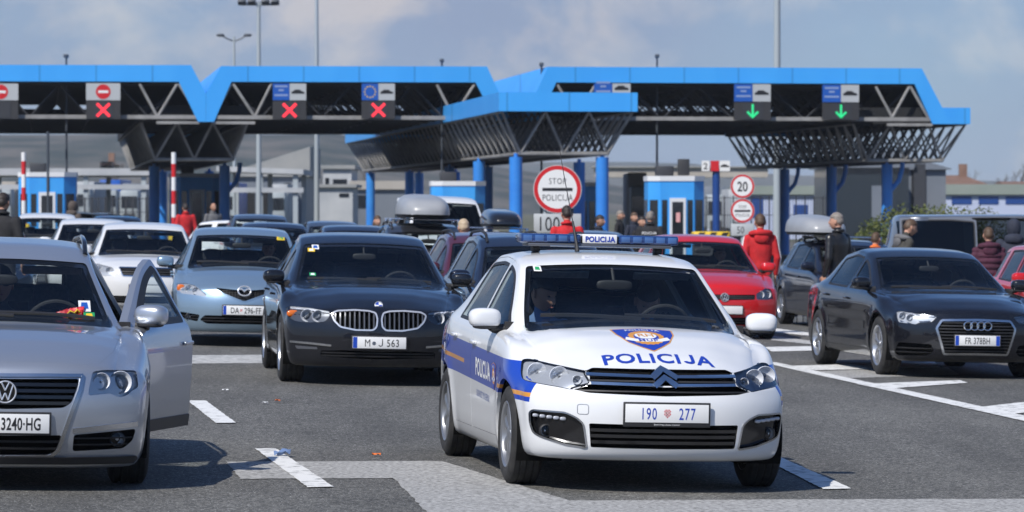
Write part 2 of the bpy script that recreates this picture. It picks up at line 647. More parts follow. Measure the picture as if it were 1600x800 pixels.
def sheet_mesh(xs, ys, dz, name, m, kind='structure'):
    V = [(x, y, zg(x, y) + dz) for y in ys for x in xs]
    n = len(xs)
    F = [(j * n + i, j * n + i + 1, (j + 1) * n + i + 1, (j + 1) * n + i) for j in range(len(ys) - 1) for i in range(n - 1)]
    me = bpy.data.meshes.new(name)
    me.from_pydata(V, [], F)
    o = link_mesh(name, me, m, None, 60)
    tag(o, kind=kind)
    return o
gx = sorted(set(list(np.linspace(-60, 60, 61)) + [-2500, -1500, -600, -300, -150, -100, 100, 150, 300, 600, 1500, 2500]))
gy = sorted(set(list(np.linspace(-40, 260, 101)) + [-190, -90, 350, 500, 800, 1300, 2000, 3000]))
M['field'] = noisy('field', (.055, .065, .03), (.12, .11, .065), .06, .95, 8)
sheet_mesh(gx, gy, -.02, 'ground', M['field'])
sheet_mesh(list(np.linspace(-55, 55, 56)), list(np.linspace(-30, 235, 107)), 0.0, 'road', M['asphalt'])

def marking(pts, m, name='road_marking', dz=.004, px=True, step=.10, jit=.004):
    P = [ground(*p) for p in pts] if px else [Vector((x, y, 0)) for x, y in pts]
    poly = [(p.x, p.y) for p in P]
    rj = random.Random(len(pts) * 7 + int(pts[0][0]))
    v, f = fill([(a + rj.uniform(-jit, jit), b + rj.uniform(-jit, jit) * 2) for a, b in rpoly(poly, 0, step)], .9)
    me = bpy.data.meshes.new(name)
    me.from_pydata([(x, y, zg(x, y) + dz) for x, y in v], [], f)
    bm = bmesh.new(); bm.from_mesh(me)
    for q in bm.faces:
        if q.normal.z < 0: q.normal_flip()
    bm.to_mesh(me); bm.free()
    o = link_mesh(name, me, m)
    tag(o, kind='structure')
    return o
# pale repaired strip at the front
marking([(352, 722), (690, 721), (890, 783), (1250, 781), (1700, 780), (1700, 835), (700, 835), (615, 748), (376, 749)], M['light_asphalt'], 'repair_strip', .004, jit=.008)
# dashed lane line on the left, and on the right of the police car
for q in ([(293, 627), (321, 627), (369, 662), (337, 662)], [(398, 702), (431, 702), (521, 762), (481, 763)], [(1160, 702), (1188, 702), (1331, 765), (1287, 766)], [(215, 571), (234, 571), (262, 590), (240, 590)]):
    marking(q, M['road_white'], 'lane_dash', .008)
# pale stop bands across the lanes
marking([(230, 556), (700, 553), (700, 566), (230, 569)], M['worn_white'], 'stop_band', .004)
# edge line and bay lines on the right
marking([(1190, 567), (1213, 567), (1700, 672), (1700, 683), (1600, 659)], M['road_white'], 'edge_line', .008)
marking([(1338, 601), (1500, 595), (1512, 599), (1378, 609)], M['road_white'], 'bay_line', .008)
marking([(1522, 638), (1700, 618), (1700, 635), (1572, 649)], M['road_white'], 'bay_line', .008)
marking([(1218, 573), (1460, 566), (1470, 575), (1246, 580)], M['road_white'], 'bay_line', .008)
marking([(1250, 581), (1480, 574), (1500, 586), (1300, 592)], M['light_asphalt'], 'bay_patch', .004)
marking([(1195, 543), (1420, 539), (1430, 545), (1205, 550)], M['road_white'], 'bay_line', .008)
marking([(1205, 513), (1400, 537), (1390, 540), (1205, 519)], M['road_white'], 'bay_line', .008)
marking([(1205, 525), (1330, 541), (1310, 543), (1205, 532)], M['worn_white'], 'bay_line', .006)

# wooded hills beyond the crossing
def hill_mat(name, a, b, c3, sc):
    m = noisy(name, a, b, sc, .95, 10, 0)
    return m
def hills(name, X0, X1, Y, depth, prof, m, amp, seed):
    rnd = np.random.RandomState(seed)
    nx, ny = 160, 26
    xs = np.linspace(X0, X1, nx)
    px, pz = zip(*prof)
    ph = rnd.rand(24) * 6.28
    V = []
    for j in range(ny):
        t = j / (ny - 1)
        k = math.sin(min(1, t * 1.25) * math.pi / 2) if t < .8 else 1
        for x in xs:
            h = float(np.interp(x, px, pz))
            d = sum(math.sin(x * (i + 1) * .0021 * (1 + .13 * i) + ph[i] + t * 3) / (i + 1) for i in range(24))
            V.append((x, Y + depth * t, -14 + (h + 14 + amp * d) * (k if t < .9 else k * (1 - (t - .9) * 3))))
    F = [(j * nx + i, j * nx + i + 1, (j + 1) * nx + i + 1, (j + 1) * nx + i) for j in range(ny - 1) for i in range(nx - 1)]
    me = bpy.data.meshes.new(name)
    me.from_pydata(V, [], F)
    o = link_mesh(name, me, m, None, 180)
    tag(o, kind='structure')
    return o
M['woods'] = noisy('woods', (.018, .030, .024), (.10, .092, .078), .03, .95, 12, pos=(.40, .60))
M['far_woods'] = noisy('far_woods', (.05, .06, .05), (.09, .09, .075), .012, .95, 10)
hills('hills', -620, 160, 900, 500, [(-620, 26), (-250, 27), (-120, 29), (-60, 27), (-10, 17), (60, 6), (160, -6)], M['woods'], 1.2, 3)
hills('far_hills', -1500, 1700, 2300, 500, [(-1500, 32), (-200, 33), (60, 34), (130, 33), (200, 25), (330, 22), (430, 19), (900, 15), (1700, 12)], M['far_woods'], 1.0, 5)
# ================================================================ vehicle builder
def smooth_tab(pts, sigma, lo, hi):
    X = np.linspace(lo - 1, hi + 1, 2401)
    px, pz = zip(*sorted(pts))
    Y = np.interp(X, px, pz)
    if sigma > 0:
        dx = X[1] - X[0]
        k = int(4 * sigma / dx) + 1
        g = np.exp(-0.5 * (np.arange(-k, k + 1) * dx / sigma) ** 2)
        g /= g.sum()
        Y = np.convolve(np.pad(Y, k, mode='edge'), g, mode='valid')
    return lambda x: np.interp(x, X, Y)
def bspline_basis(K, n, deg=3):
    kn = np.concatenate([np.zeros(deg), np.linspace(0, 1, K - deg + 1), np.ones(deg)])
    t = np.linspace(0, 1, n)
    t[-1] = 1 - 1e-9
    B = np.zeros((n, len(kn) - 1))
    for i in range(len(kn) - 1):
        B[:, i] = (t >= kn[i]) & (t < kn[i + 1])
    for d in range(1, deg + 1):
        Bn = np.zeros((n, len(kn) - 1 - d))
        for i in range(len(kn) - 1 - d):
            a = kn[i + d] - kn[i]
            b = kn[i + d + 1] - kn[i + 1]
            if a > 0: Bn[:, i] += (t - kn[i]) / a * B[:, i]
            if b > 0: Bn[:, i] += (kn[i + d + 1] - t) / b * B[:, i + 1]
        B = Bn
    return B
def sstep(t):
    t = np.clip(t, 0, 1)
    return t * t * (3 - 2 * t)

def boolean(me, cut, op='DIFFERENCE'):
    a = bpy.data.objects.new('tmp_a', me)
    b = bpy.data.objects.new('tmp_b', cut)
    COL.objects.link(a); COL.objects.link(b)
    m = a.modifiers.new('b', 'BOOLEAN')
    m.object = b
    m.operation = op
    m.solver = 'MANIFOLD'
    dg = bpy.context.evaluated_depsgraph_get()
    res = bpy.data.meshes.new_from_object(a.evaluated_get(dg))
    if len(res.polygons) == 0 and op == 'DIFFERENCE':
        bpy.data.meshes.remove(res)
        m.solver = 'EXACT'
        dg = bpy.context.evaluated_depsgraph_get()
        res = bpy.data.meshes.new_from_object(a.evaluated_get(dg))
    bpy.data.objects.remove(a, do_unlink=True)
    bpy.data.objects.remove(b, do_unlink=True)
    return res

AX = {'F': Vector((1, 0, 0)), 'R': Vector((-1, 0, 0)), 'L': Vector((0, 1, 0)), 'S': Vector((0, -1, 0)), 'T': Vector((0, 0, 1))}

def subdiv2(vf, step):
    """split long edges of flat lettering so that it can follow a curved panel"""
    bm = bmesh.new()
    V = [bm.verts.new((a, b, 0)) for a, b in vf[0]]
    for f in vf[1]:
        try: bm.faces.new([V[i] for i in f])
        except ValueError: pass
    bmesh.ops.triangulate(bm, faces=bm.faces)
    for _ in range(5):
        e = [q for q in bm.edges if q.calc_length() > step]
        if not e: break
        bmesh.ops.subdivide_edges(bm, edges=e, cuts=1)
        bmesh.ops.triangulate(bm, faces=bm.faces)
    bm.verts.index_update()
    r = [(v.co.x, v.co.y) for v in bm.verts], [tuple(v.index for v in f.verts) for f in bm.faces]
    bm.free()
    return r
class Shape:
    """outer skin of a car: lofted sections, bent nose and tail, closed ends"""
    def __init__(s, P):
        s.P = P
        s.x0, s.x1 = -P['wb'] - P['ro'], P['fo']
        lo, hi = s.x0, s.x1
        sg = P.get('sigma', 0.045)
        s.ztop = smooth_tab(P['top'], sg, lo, hi)
        s.zsh = smooth_tab(P['sh'], 0.15, lo, hi)
        s.wr = smooth_tab(P['wr'], 0.07, lo, hi)
        s.rr = smooth_tab(P['rr'], 0.10, lo, hi)
        s.wx = smooth_tab(P['plan'], 0.15, lo, hi)
        s.zbx = smooth_tab(P.get('bottom', [(lo, P['zb']), (hi, P['zb'])]), 0.08, lo, hi)
        s.fprof = smooth_tab(P['fprof'], P.get('fsig', 0.03), 0, 2)
        s.rprof = smooth_tab(P['rprof'], 0.03, 0, 2)
        NH, r = P.get('nh', 46), 0.05
        xs = [np.linspace(lo + r, hi - r, P.get('nx', 118))]
        th = np.linspace(0, math.pi / 2, 5)[1:]
        fx = np.concatenate([hi - r + r * np.sin(th)])
        rx = np.concatenate([lo + r - r * np.sin(th)])[::-1]
        X = np.concatenate([rx, xs[0], fx])
        E = np.concatenate([(r * (1 - np.cos(th)))[::-1], np.zeros(len(xs[0])), r * (1 - np.cos(th))])
        ctrl = s.sections(X)
        B = bspline_basis(ctrl.shape[1], NH)
        pts = np.einsum('nk,skd->snd', B, ctrl)           # sections x half points x (y,z)
        pts[:, 0, 0] = 0; pts[:, -1, 0] = 0
        zc = 0.5
        hw = pts[:, :, 0].max(axis=1, keepdims=True)
        f = 1 - E[:, None] / hw
        pts[:, :, 0] *= f
        fz = 1 - E[:, None] / 0.32
        pts[:, :, 1] = zc + (pts[:, :, 1] - zc) * fz
        full = np.concatenate([pts, pts[:, -2:0:-1] * np.array([-1, 1])], axis=1)
        ns, m = full.shape[0], full.shape[1]
        V = np.zeros((ns, m, 3))
        V[:, :, 0] = X[:, None]
        V[:, :, 1:] = full
        rings = 14
        extra = []
        for side in (0, ns - 1):
            o = V[side]
            for k in range(1, rings):
                t = 1 - k / rings
                q = o.copy()
                q[:, 1] = o[:, 1] * t
                q[:, 2] = zc + (o[:, 2] - zc) * t
                extra.append(q)
            extra.append(np.array([[o[0, 0], 0, zc]]))
        allv = np.concatenate([V.reshape(-1, 3)] + extra)
        allv = s.warp(allv)
        F = []
        for i in range(ns - 1):
            for j in range(m):
                j2 = (j + 1) % m
                F.append((i * m + j, (i + 1) * m + j, (i + 1) * m + j2, i * m + j2))
        base = ns * m
        for side in (0, 1):
            prev = [(0 if side == 0 else (ns - 1) * m) + j for j in range(m)]
            for k in range(1, rings):
                cur = [base + j for j in range(m)]
                base += m
                for j in range(m):
                    j2 = (j + 1) % m
                    q = (prev[j], prev[j2], cur[j2], cur[j])
                    F.append(q if side == 0 else q[::-1])
                prev = cur
            c = base
            base += 1
            for j in range(m):
                q = (prev[j], prev[(j + 1) % m], c)
                F.append(q if side == 0 else q[::-1])
        s.V, s.F = allv, F
        me = bpy.data.meshes.new('skin')
        me.from_pydata(allv.tolist(), [], F)
        bm = bmesh.new(); bm.from_mesh(me)
        bmesh.ops.recalc_face_normals(bm, faces=bm.faces)
        bm.to_mesh(me); bm.free()
        s.F = [tuple(p.vertices) for p in me.polygons]
        s.N = np.array([v.normal[:] for v in me.vertices])
        bpy.data.meshes.remove(me)
        s.bvh = BVHTree.FromPolygons([Vector(v) for v in allv.tolist()], s.F)
    def sections(s, X):
        P = s.P
        w, zb = s.wx(X), s.zbx(X)
        zt, zs, wr = s.ztop(X), s.zsh(X), s.wr(X)
        zr = np.maximum(zs + 0.012, zt - s.rr(X))
        g = np.clip((zr - zs - 0.02) / 0.15, 0, 1)        # 0 over the hood, 1 in the cabin
        wr = np.minimum(wr, w - 0.09)
        zm = P.get('zm', 0.50)
        l = lambda a, b, t: a + (b - a) * t
        c = [(0 * w, zb), (w * .6, zb), (w - .12, zb), (w - .05, zb + .01), (w - .026, zb + .10), (w - P.get('tuck', .012), zm - .06),
             (w - .001, l(zm, zs, .42)), (w - .004, l(zm, zs, .72)), (w - .022, zs - .025),
             (w - l(.05, .045, g), zs + l(.006, .008, g)),
             (l(w - .05 - (w - .05 - wr) * .35, w - .065, g), zs + l(.010, .03, g)),
             (l(w - .05 - (w - .05 - wr) * .62, l(w - .06, wr, .40) + .010, g), l(zs + .012, l(zs, zr, .40), g)),
             (l(w - .05 - (w - .05 - wr) * .86, l(w - .06, wr, .78) + .012, g), l(l(zs, zr, .8), l(zs, zr, .78), g)),
             (wr, zr), (wr, zr + .002), (wr - .045, l(zr, zt, .45)), (wr * .66, l(zr, zt, .80)), (wr * .33, zt), (0 * w, zt)]
        return np.stack([np.stack([a + 0 * w, b + 0 * w], axis=-1) for a, b in c], axis=1)
    def warp(s, V):
        P = s.P
        V = V.copy()
        x, y, z = V[:, 0].copy(), np.abs(V[:, 1]), V[:, 2]
        fb = P.get('fblend', (-0.2, s.x1))
        b = sstep((x - fb[0]) / (fb[1] - fb[0]))
        V[:, 0] -= b * (s.fplan(y) + s.fprof(z))
        rb = -P['wb'] + P.get('rblend', 0.25)
        b2 = sstep((rb - x) / (rb - s.x0))
        V[:, 0] += b2 * (P.get('rplan', .30) * (y / P['w']) ** 3 + s.rprof(z))
        # flared wheel arches
        fl, Ra = P.get('flare', 0.012), P['R'] + 0.035
        for cx in (0.0, -P['wb']):
            r = np.hypot(V[:, 0] - cx, z - P['R'])
            k = np.exp(-((r - Ra - 0.02) / 0.055) ** 2) * fl * (y > P['w'] * .8)
            V[:, 1] += np.sign(V[:, 1]) * k
        for (z0, dz, dy, xa, xb) in P.get('lines', []):
            # horizontal feature lines pressed into the doors
            k = np.exp(-((z - z0) / dz) ** 2) * dy * sstep((x - xa) / .25) * sstep((xb - x) / .25) * (y > P['w'] * .8)
            V[:, 1] += np.sign(V[:, 1]) * k
        for (xa, ya, xb, yb, dz) in P.get('ridges', []):
            # hood creases: the centre panel stands dz above the flanks
            t = np.clip((x - xa) / (xb - xa), 0, 1)
            yy = ya + (yb - ya) * t
            on = sstep((x - min(xa, xb)) / .15) * (z > s.zsh(x) - .02) * sstep((max(xa, xb) - x) / .1)
            V[:, 2] += on * dz * (1 - sstep((y - yy + .035) / .07))
        return V
    def fplan(s, y):
        a, n = s.P.get('fplan', (.36, 2.6))
        return a * (np.abs(y) / s.P['w']) ** n
    def hit(s, ax, a, b):
        d = AX[ax]
        if ax in 'FR': o = Vector((0, a, b))
        elif ax in 'LS': o = Vector((a, 0, b))
        else: o = Vector((a, b, 0))
        p, n, i, dist = s.bvh.ray_cast(o + d * 8, -d)
        if p is None:
            q = o + d * 0.5
            p, n, i, dist = s.bvh.find_nearest(q)
        return p, n
    def shell(s, t=0.026, mats=3):
        n = len(s.V)
        inner = s.V - s.N * t
        V = np.concatenate([s.V, inner])
        F = s.F + [tuple(n + i for i in f[::-1]) for f in s.F]
        zsh = s.zsh(s.V[:, 0])
        mi = [0] * len(s.F)
        for f in s.F:
            k = f[0]
            mi.append(2 if s.V[k, 2] > zsh[k] + .05 else 1)
        me = bpy.data.meshes.new('shell')
        me.from_pydata(V.tolist(), [], F)
        me.polygons.foreach_set('material_index', np.array(mi, dtype=np.int32))
        for k in range(mats):
            me.materials.append(None)
        return me
    # ---- surface patches
    def solid(s, poly, ax, o1, o2, g=0.06, mb=None, mi=0):
        """closed slab that follows the skin, from o1 to o2 along the axis"""
        v2, f2 = fill(poly, g)
        d = AX[ax]
        base = [s.hit(ax, *p)[0] for p in v2]
        n = len(v2)
        V = [p + d * o1 for p in base] + [p + d * o2 for p in base]
        cnt = {}
        for f in f2:
            for i in range(len(f)):
                e = (f[i], f[(i + 1) % len(f)])
                cnt[e] = 1
        F = [f for f in f2] + [tuple(n + i for i in f[::-1]) for f in f2]
        for (a, b) in cnt:
            if (b, a) not in cnt:
                F.append((b, a, n + a, n + b))
        own = mb is None
        mb = mb or MB()
        mb.add(V, F, mi)
        return mb.mesh('slab') if own else mb
    def sheet(s, mb, poly, ax, off, g=0.05, mi=0):
        v2, f2 = fill(poly, g)
        V = []
        for p in v2:
            q, n = s.hit(ax, *p)
            V.append(q + AX[ax] * off)
        mb.add(V, f2, mi)
    def ring(s, mb, outer, inner, ax, off, mi=0):
        V, n = [], len(outer)
        for p in list(outer) + list(inner):
            V.append(s.hit(ax, *p)[0] + AX[ax] * off)
        mb.add(V, [(i, (i + 1) % n, n + (i + 1) % n, n + i) for i in range(n)], mi)
    def strip(s, mb, line, ax, width, h0, h1, mi=0, closed=False, taper=None):
        """a bead along a 2D line on the skin: width across, from h0 to h1 along the axis"""
        P = [Vector(p) for p in line]
        n = len(P)
        V, F = [], []
        for i, p in enumerate(P):
            a = P[i - 1] if (i or closed) else p
            b = P[(i + 1) % n] if (i < n - 1 or closed) else p
            t = (b - a).normalized()
            m = Vector((-t.y, t.x)) * (width * (taper(i / (n - 1)) if taper else 1) / 2)
            for (q, h) in ((p + m, h0), (p + m, h1), (p - m, h1), (p - m, h0)):
                V.append(s.hit(ax, q.x, q.y)[0] + AX[ax] * h)
        k = n if closed else n - 1
        for i in range(k):
            j = (i + 1) % n
            for c in range(4):
                F.append((i * 4 + c, i * 4 + (c + 1) % 4, j * 4 + (c + 1) % 4, j * 4 + c))
        if not closed:
            F += [(0, 1, 2, 3), tuple(4 * (n - 1) + c for c in (3, 2, 1, 0))]
        mb.add(V, F, mi)
    def decal(s, mb, vf, ax, origin, off, mi=0, ang=0.0, mirror=False, shear=0.0):
        """flat lettering (verts, faces) laid on the skin"""
        vs, fs = subdiv2(vf, .035)
        c, sn = math.cos(ang), math.sin(ang)
        V = []
        for (x, y) in vs:
            x, y = x + shear * y, y
            a, b = x * c - y * sn, x * sn + y * c
            if ax == 'F': q = s.hit('F', origin[0] + a, origin[1] + b)
            elif ax == 'S': q = s.hit('S', origin[0] + a, origin[1] + b)
            elif ax == 'L': q = s.hit('L', origin[0] - a, origin[1] + b)
            elif ax == 'T': q = s.hit('T', origin[0] - b, origin[1] + a)
            p, n = q
            V.append(p + n * off if n.dot(AX[ax]) > 0 else p + AX[ax] * off)
        mb.add(V, fs, mi)

def dense(poly, step=0.03):
    """subdivide an open line"""
    res = [poly[0]]
    for i in range(1, len(poly)):
        a, b = Vector(poly[i - 1]), Vector(poly[i])
        k = max(1, int((b - a).length / step))
        for j in range(1, k + 1):
            res.append(tuple(a + (b - a) * (j / k)))
    return res

# ---------------------------------------------------------------- wheels
_wheels = {}
def wheel_meshes(Rr, w, style, rimr):
    key = (Rr, w, style, rimr)
    if key in _wheels: return _wheels[key]
    Mx = Matrix.Rotation(math.pi / 2, 4, 'X')                    # lathe axis z -> -y (outer face at -y for +h)
    h = w / 2
    mb = MB()
    prof = [(rimr - .004, -h + .02), (rimr + .012, -h + .004), (rimr + .035, -h), (Rr - .045, -h - .004), (Rr - .014, -h + .012), (Rr - .003, -h + .03)]
    for k in range(4):
        y = -h + .036 + k * (w - .072) / 3
        prof += [(Rr, y - .014), (Rr, y + .014)]
        if k < 3: prof += [(Rr - .008, y + .018), (Rr - .008, y + (w - .072) / 3 - .018)]
    prof += [(Rr - .003, h - .03), (Rr - .014, h - .012), (Rr - .045, h + .004), (rimr + .035, h), (rimr + .012, h - .004), (rimr - .004, h - .02)]
    mb.lathe(prof, 56, Mx)
    tyre = mb.mesh('tyre'); shade(tyre, 40)
    rb = MB()
    rb.lathe([(rimr - .001, -h + .02), (rimr + .008, -h + .012), (rimr + .008, -h + .004)], 48, Mx, 0)
    rb.lathe([(rimr + .010, h - .006), (rimr + .006, h - .001), (rimr - .008, h - .010), (rimr - .022, h - .05), (rimr - .03, h - .09), (rimr - .03, -h + .02)], 48, Mx, 0)
    rb.lathe([(0.0, h - .085), (rimr - .03, h - .09)], 32, Mx, 1)     # dark brake plane
    rb.lathe([(0.0, h - .060), (.13, h - .060), (.13, h - .085)], 32, Mx, 2)
    n = {'cover': 7, 'five': 5, 'ten': 10, 'double': 5, 'turbine': 9}[style]
    yf = h - .018
    for i in range(n):
        a = 2 * math.pi * i / n
        def arm(a0, a1, w0, w1):
            p0 = Vector((math.cos(a0) * .045, math.sin(a0) * .045, yf - .004))
            p1 = Vector((math.cos(a1) * (rimr - .012), math.sin(a1) * (rimr - .012), yf - .002))
            t = (p1 - p0).normalized()
            m = Vector((-t.y, t.x, 0))
            pm = (p0 + p1) / 2
            pts = []
            for (p, ww, dz) in ((p0, w0, 0), (pm, (w0 + w1) / 2, .004), (p1, w1, 0)):
                pts += [p + m * ww + Vector((0, 0, dz - .008)), p + m * ww * .55 + Vector((0, 0, dz)), p - m * ww * .55 + Vector((0, 0, dz)), p - m * ww + Vector((0, 0, dz - .008)),
                        p - m * ww * .8 + Vector((0, 0, dz - .035)), p + m * ww * .8 + Vector((0, 0, dz - .035))]
            fs = []
            for q in range(2):
                for c in range(6):
                    fs.append((q * 6 + c, q * 6 + (c + 1) % 6, q * 6 + 6 + (c + 1) % 6, q * 6 + 6 + c))
            fs += [(5, 4, 3, 2, 1, 0), tuple(range(12, 18))]
            rb.add([Mx @ p for p in pts], fs, 0)
        if style == 'double':
            arm(a, a - .16, .016, .015); arm(a, a + .16, .016, .015)
        elif style == 'cover':
            arm(a, a + .12, .022, .040)
        elif style == 'turbine':
            arm(a, a + .22, .016, .03)
        else:
            arm(a, a, .028 if n == 5 else .015, .030 if n == 5 else .017)
    rb.lathe([(0, yf + .004), (.03, yf + .003), (.055, yf - .004), (.065, yf - .02), (.065, yf - .06)], 24, Mx, 0)
    rim = rb.mesh('rim'); shade(rim, 30)
    _wheels[key] = (tyre, rim)
    return _wheels[key]

# ---------------------------------------------------------------- cabin furniture
_cab = {}
def seat_mesh(kind):
    if kind in _cab: return _cab[kind]
    mb = MB()
    if kind == 'front':
        mb.blob((0, 0, .36), (.27, .25, .09), 4)
        Mt = Matrix.Rotation(R(-14), 4, 'Y')
        mb.blob((-.30, 0, .68), (.07, .245, .31), 4, M=Mt)
        mb.blob((-.41, 0, 1.09), (.045, .125, .085), 3.2, M=Mt)
        mb.bar((-.375, .05, .95), (-.40, .05, 1.05), .007)
        mb.bar((-.375, -.05, .95), (-.40, -.05, 1.05), .007)
    elif kind == 'rear':
        mb.blob((0, 0, .36), (.27, .62, .09), 5, n=32)
        Mt = Matrix.Rotation(R(-18), 4, 'Y')
        mb.blob((-.32, 0, .66), (.08, .63, .29), 5, n=32, M=Mt)
        for y in (-.36, .36):
            mb.blob((-.43, y, 1.00), (.04, .12, .07), 3.2, M=Mt)
    elif kind == 'steer':
        pts = [(0, .185 * math.cos(t), .185 * math.sin(t)) for t in np.linspace(0, 2 * math.pi, 33)[:-1]]
        mb.tube(pts, .0155, 8, closed=True)
        mb.blob((.03, 0, -.01), (.03, .07, .055), 2.5)
        for q in ((.17, 0), (-.17, 0), (0, -.17)):
            mb.bar((.03, 0, -.01), (0, q[0], q[1]), .012)
        mb.bar((.03, 0, -.01), (.35, 0, -.02), .03, 10)
    me = mb.mesh(kind)
    shade(me, 40)
    _cab[kind] = me
    return me

class Car:
    def __init__(s, name, P, label, cat, pos, yaw, paint, group=None, detail=2):
        """P: shape table; pos: (x, y) of the front axle centre on the ground; yaw: degrees the nose points right of the camera"""
        s.P, s.detail, s.paint = P, detail, paint
        s.sh = P['_shape'] if '_shape' in P else Shape(P)
        P['_shape'] = s.sh
        s.yaw = R(yaw)
        roll = -math.atan(FALL) * (1 - math.tanh((to_uv(*pos)[0] - 3.2) / 24) ** 2)
        s.root = empty(name, (pos[0], pos[1], zg(*pos)), (roll, 0, s.yaw - math.pi / 2))
        tag(s.root, label, cat, group)
        s.M = Matrix.LocRotScale(s.root.location, s.root.rotation_euler, None)
        s.Mi = s.M.inverted()
        s.cuts = []          # cutters for the body
        s.doors = {}
    def fv(s, pts, mirror=False):
        """photo points on the nose -> (y, z) on the skin"""
        out = []
        o = s.Mi @ Vector((0, 0, CAMZ))
        for p in pts:
            d = (s.Mi.to_3x3() @ px_ray(*p))
            h = s.sh.bvh.ray_cast(o, d)[0]
            if h is None:
                t = (s.P['fo'] - .3 - o.x) / d.x
                h = o + d * t
            out.append((-h.y if mirror else h.y, h.z))
        return out
    def mir(s, poly): return [(-a, b) for a, b in poly]
    # ---- body with openings
    def side_polys(s):
        P, sh = s.P, s.sh
        xA, xB, xC = P['xA'], P['xB'], P['xC']
        sill, belt = P['zb'] + .10, P.get('belt', .03)
        zr = lambda x: float(max(sh.zsh(x) + .012, sh.ztop(x) - sh.rr(x)))
        zs = lambda x: float(sh.zsh(x))
        topd = lambda x: max(zr(x) - .012, zs(x) - .012)
        topw = lambda x: zr(x) - .058
        def panel(xa, xb):
            xs = np.linspace(xa, xb, 14)
            return [(float(x), topd(x)) for x in xs]
        Ra = P['R'] + .075
        res = {}
        # front door: front edge, along the top, down the B post, sill
        up = panel(xA - .02, xB + .004)
        res['front'] = [(xA, sill), (xA - .004, .45), (xA, zs(xA) - .03)] + up + [(xB + .004, sill)]
        up = panel(xB - .004, xC)
        low = []
        cx, cz = -P['wb'], P['R']
        # the rear edge follows the wheel arch
        for a in np.linspace(R(62), R(8), 6):
            low.append((cx + Ra * math.cos(a), cz + Ra * math.sin(a)))
        low = [q for q in low if q[0] > xC - .3]
        res['rear'] = [(xB - .004, sill)] + up + [(xC - .01, zs(xC) - .02)] + [q for q in low if q[1] < zs(xC) - .1 and q[1] > sill + .02] + [(cx + Ra + .005, sill)]
        # glass
        def glass(xa, xb, lo=belt):
            xs = np.linspace(xa, xb, 16)
            t = [(float(x), topw(x)) for x in xs if topw(x) > zs(x) + lo + .02]
            b = [(t[-1][0], zs(t[-1][0]) + lo), (t[0][0], zs(t[0][0]) + lo)]
            return t + b
        res['gf'] = glass(P.get('xG', xA - .14), xB + .05)
        res['gr'] = glass(xB - .05, P.get('xGr', xC + .05))
        if 'xQ' in P:
            res['gq'] = glass(P['xQ'][0], P['xQ'][1])
        return res
    def screen_poly(s, xb, xt, k=.94):
        """windscreen outline seen from the front (or back): y, z"""
        sh = s.sh
        side = []
        for x in np.linspace(xb, xt, 8):
            zr = float(max(sh.zsh(x) + .012, sh.ztop(x) - sh.rr(x)))
            side.append((float(sh.wr(x)) * k, zr + .02))
        def edge(x, y0, z0):
            zt = float(sh.ztop(x)) - .005
            return [(y0 * t, zt + (z0 - zt) * t * t) for t in np.linspace(1, -1, 13)[1:-1]]
        top = edge(xt, *side[-1])
        bot = edge(xb, *side[0])
        return side + top + [(-a, b) for a, b in side[::-1]] + [(-p[0], p[1]) for p in bot]
    def build_body(s, grille_cuts=(), doors=True, hood=True, open_door=None):
        P, sh = s.P, s.sh
        me = sh.shell()
        mats = [s.paint, M['cabin_dark'], M['headliner']]
        # arches
        cut = MB()
        Ra = P['R'] + P.get('arch_gap', .038)
        for cx in (0.0, -P['wb']):
            for sg in (-1, 1):
                n = 40
                vs, fs = [], []
                for (yy) in (sg * (P['w'] + .12), sg * (P['w'] - .30)):
                    for j in range(n):
                        a = 2 * math.pi * j / n
                        vs.append((cx + Ra * math.cos(a), yy, P['R'] + Ra * math.sin(a)))
                fs = [(j, (j + 1) % n, n + (j + 1) % n, n + j) for j in range(n)] + [tuple(range(n - 1, -1, -1)), tuple(range(n, 2 * n))]
                cut.add(vs, fs)
        me = boolean(me, cut.mesh())
        sp = s.side_polys()
        wind = rpoly(s.screen_poly(*P['screen']), .05, .05)
        rear = rpoly(s.screen_poly(*P['back'], k=P.get('backk', .90)), .05, .05) if 'back' in P else None
        others = MB()
        sh.solid(wind, 'F', .06, -.10, mb=others)
        if rear: sh.solid(rear, 'R', .06, -.10, mb=others)
        if 'gq' in sp:
            q = rpoly(sp['gq'], .04)
            sh.solid(q, 'L', .06, -.10, mb=others); sh.solid(q, 'S', .06, -.10, mb=others)
        for (poly, depth) in grille_cuts:
            sh.solid(poly, 'F', .05, -depth, mb=others, g=.05)
        if not doors:
            for k in ('gf', 'gr'):
                q = rpoly(sp[k], .04)
                sh.solid(q, 'L', .06, -.10, mb=others); sh.solid(q, 'S', .06, -.10, mb=others)
        me = boolean(me, others.mesh())
        pieces = []
        if doors:
            gaps = MB()
            for key in ('front', 'rear'):
                poly = rpoly(sp[key], .035)
                gl = rpoly(sp['gf' if key == 'front' else 'gr'], .04)
                for ax in 'LS':
                    d = boolean(me.copy(), sh.solid(inset(poly, .0028), ax, .08, -.16, g=.08), 'INTERSECT')
                    d = boolean(d, sh.solid(gl, ax, .07, -.11))
                    pieces.append((key, ax, d, gl))
                    sh.solid(poly, ax, .09, -.17, g=.08, mb=gaps)
                    me2 = None
            # front and rear prisms touch: cut one after the other
            for key in ('front', 'rear'):
                poly = rpoly(sp[key], .035)
                g2 = MB()
                for ax in 'LS':
                    sh.solid(poly, ax, .09, -.17, g=.08, mb=g2)
                me = boolean(me, g2.mesh())
        if hood and 'hood' in P:
            hp = rpoly(P['hood'] + [(x, -y) for x, y in P['hood'][::-1]], .04)
            hm = boolean(me.copy(), sh.solid(inset(hp, .0008), 'T', .06, -.075, g=.08), 'INTERSECT')
            me = boolean(me, sh.solid(hp, 'T', .07, -.09, g=.08))
            link_mesh('hood', hm, mats, s.root, 32)
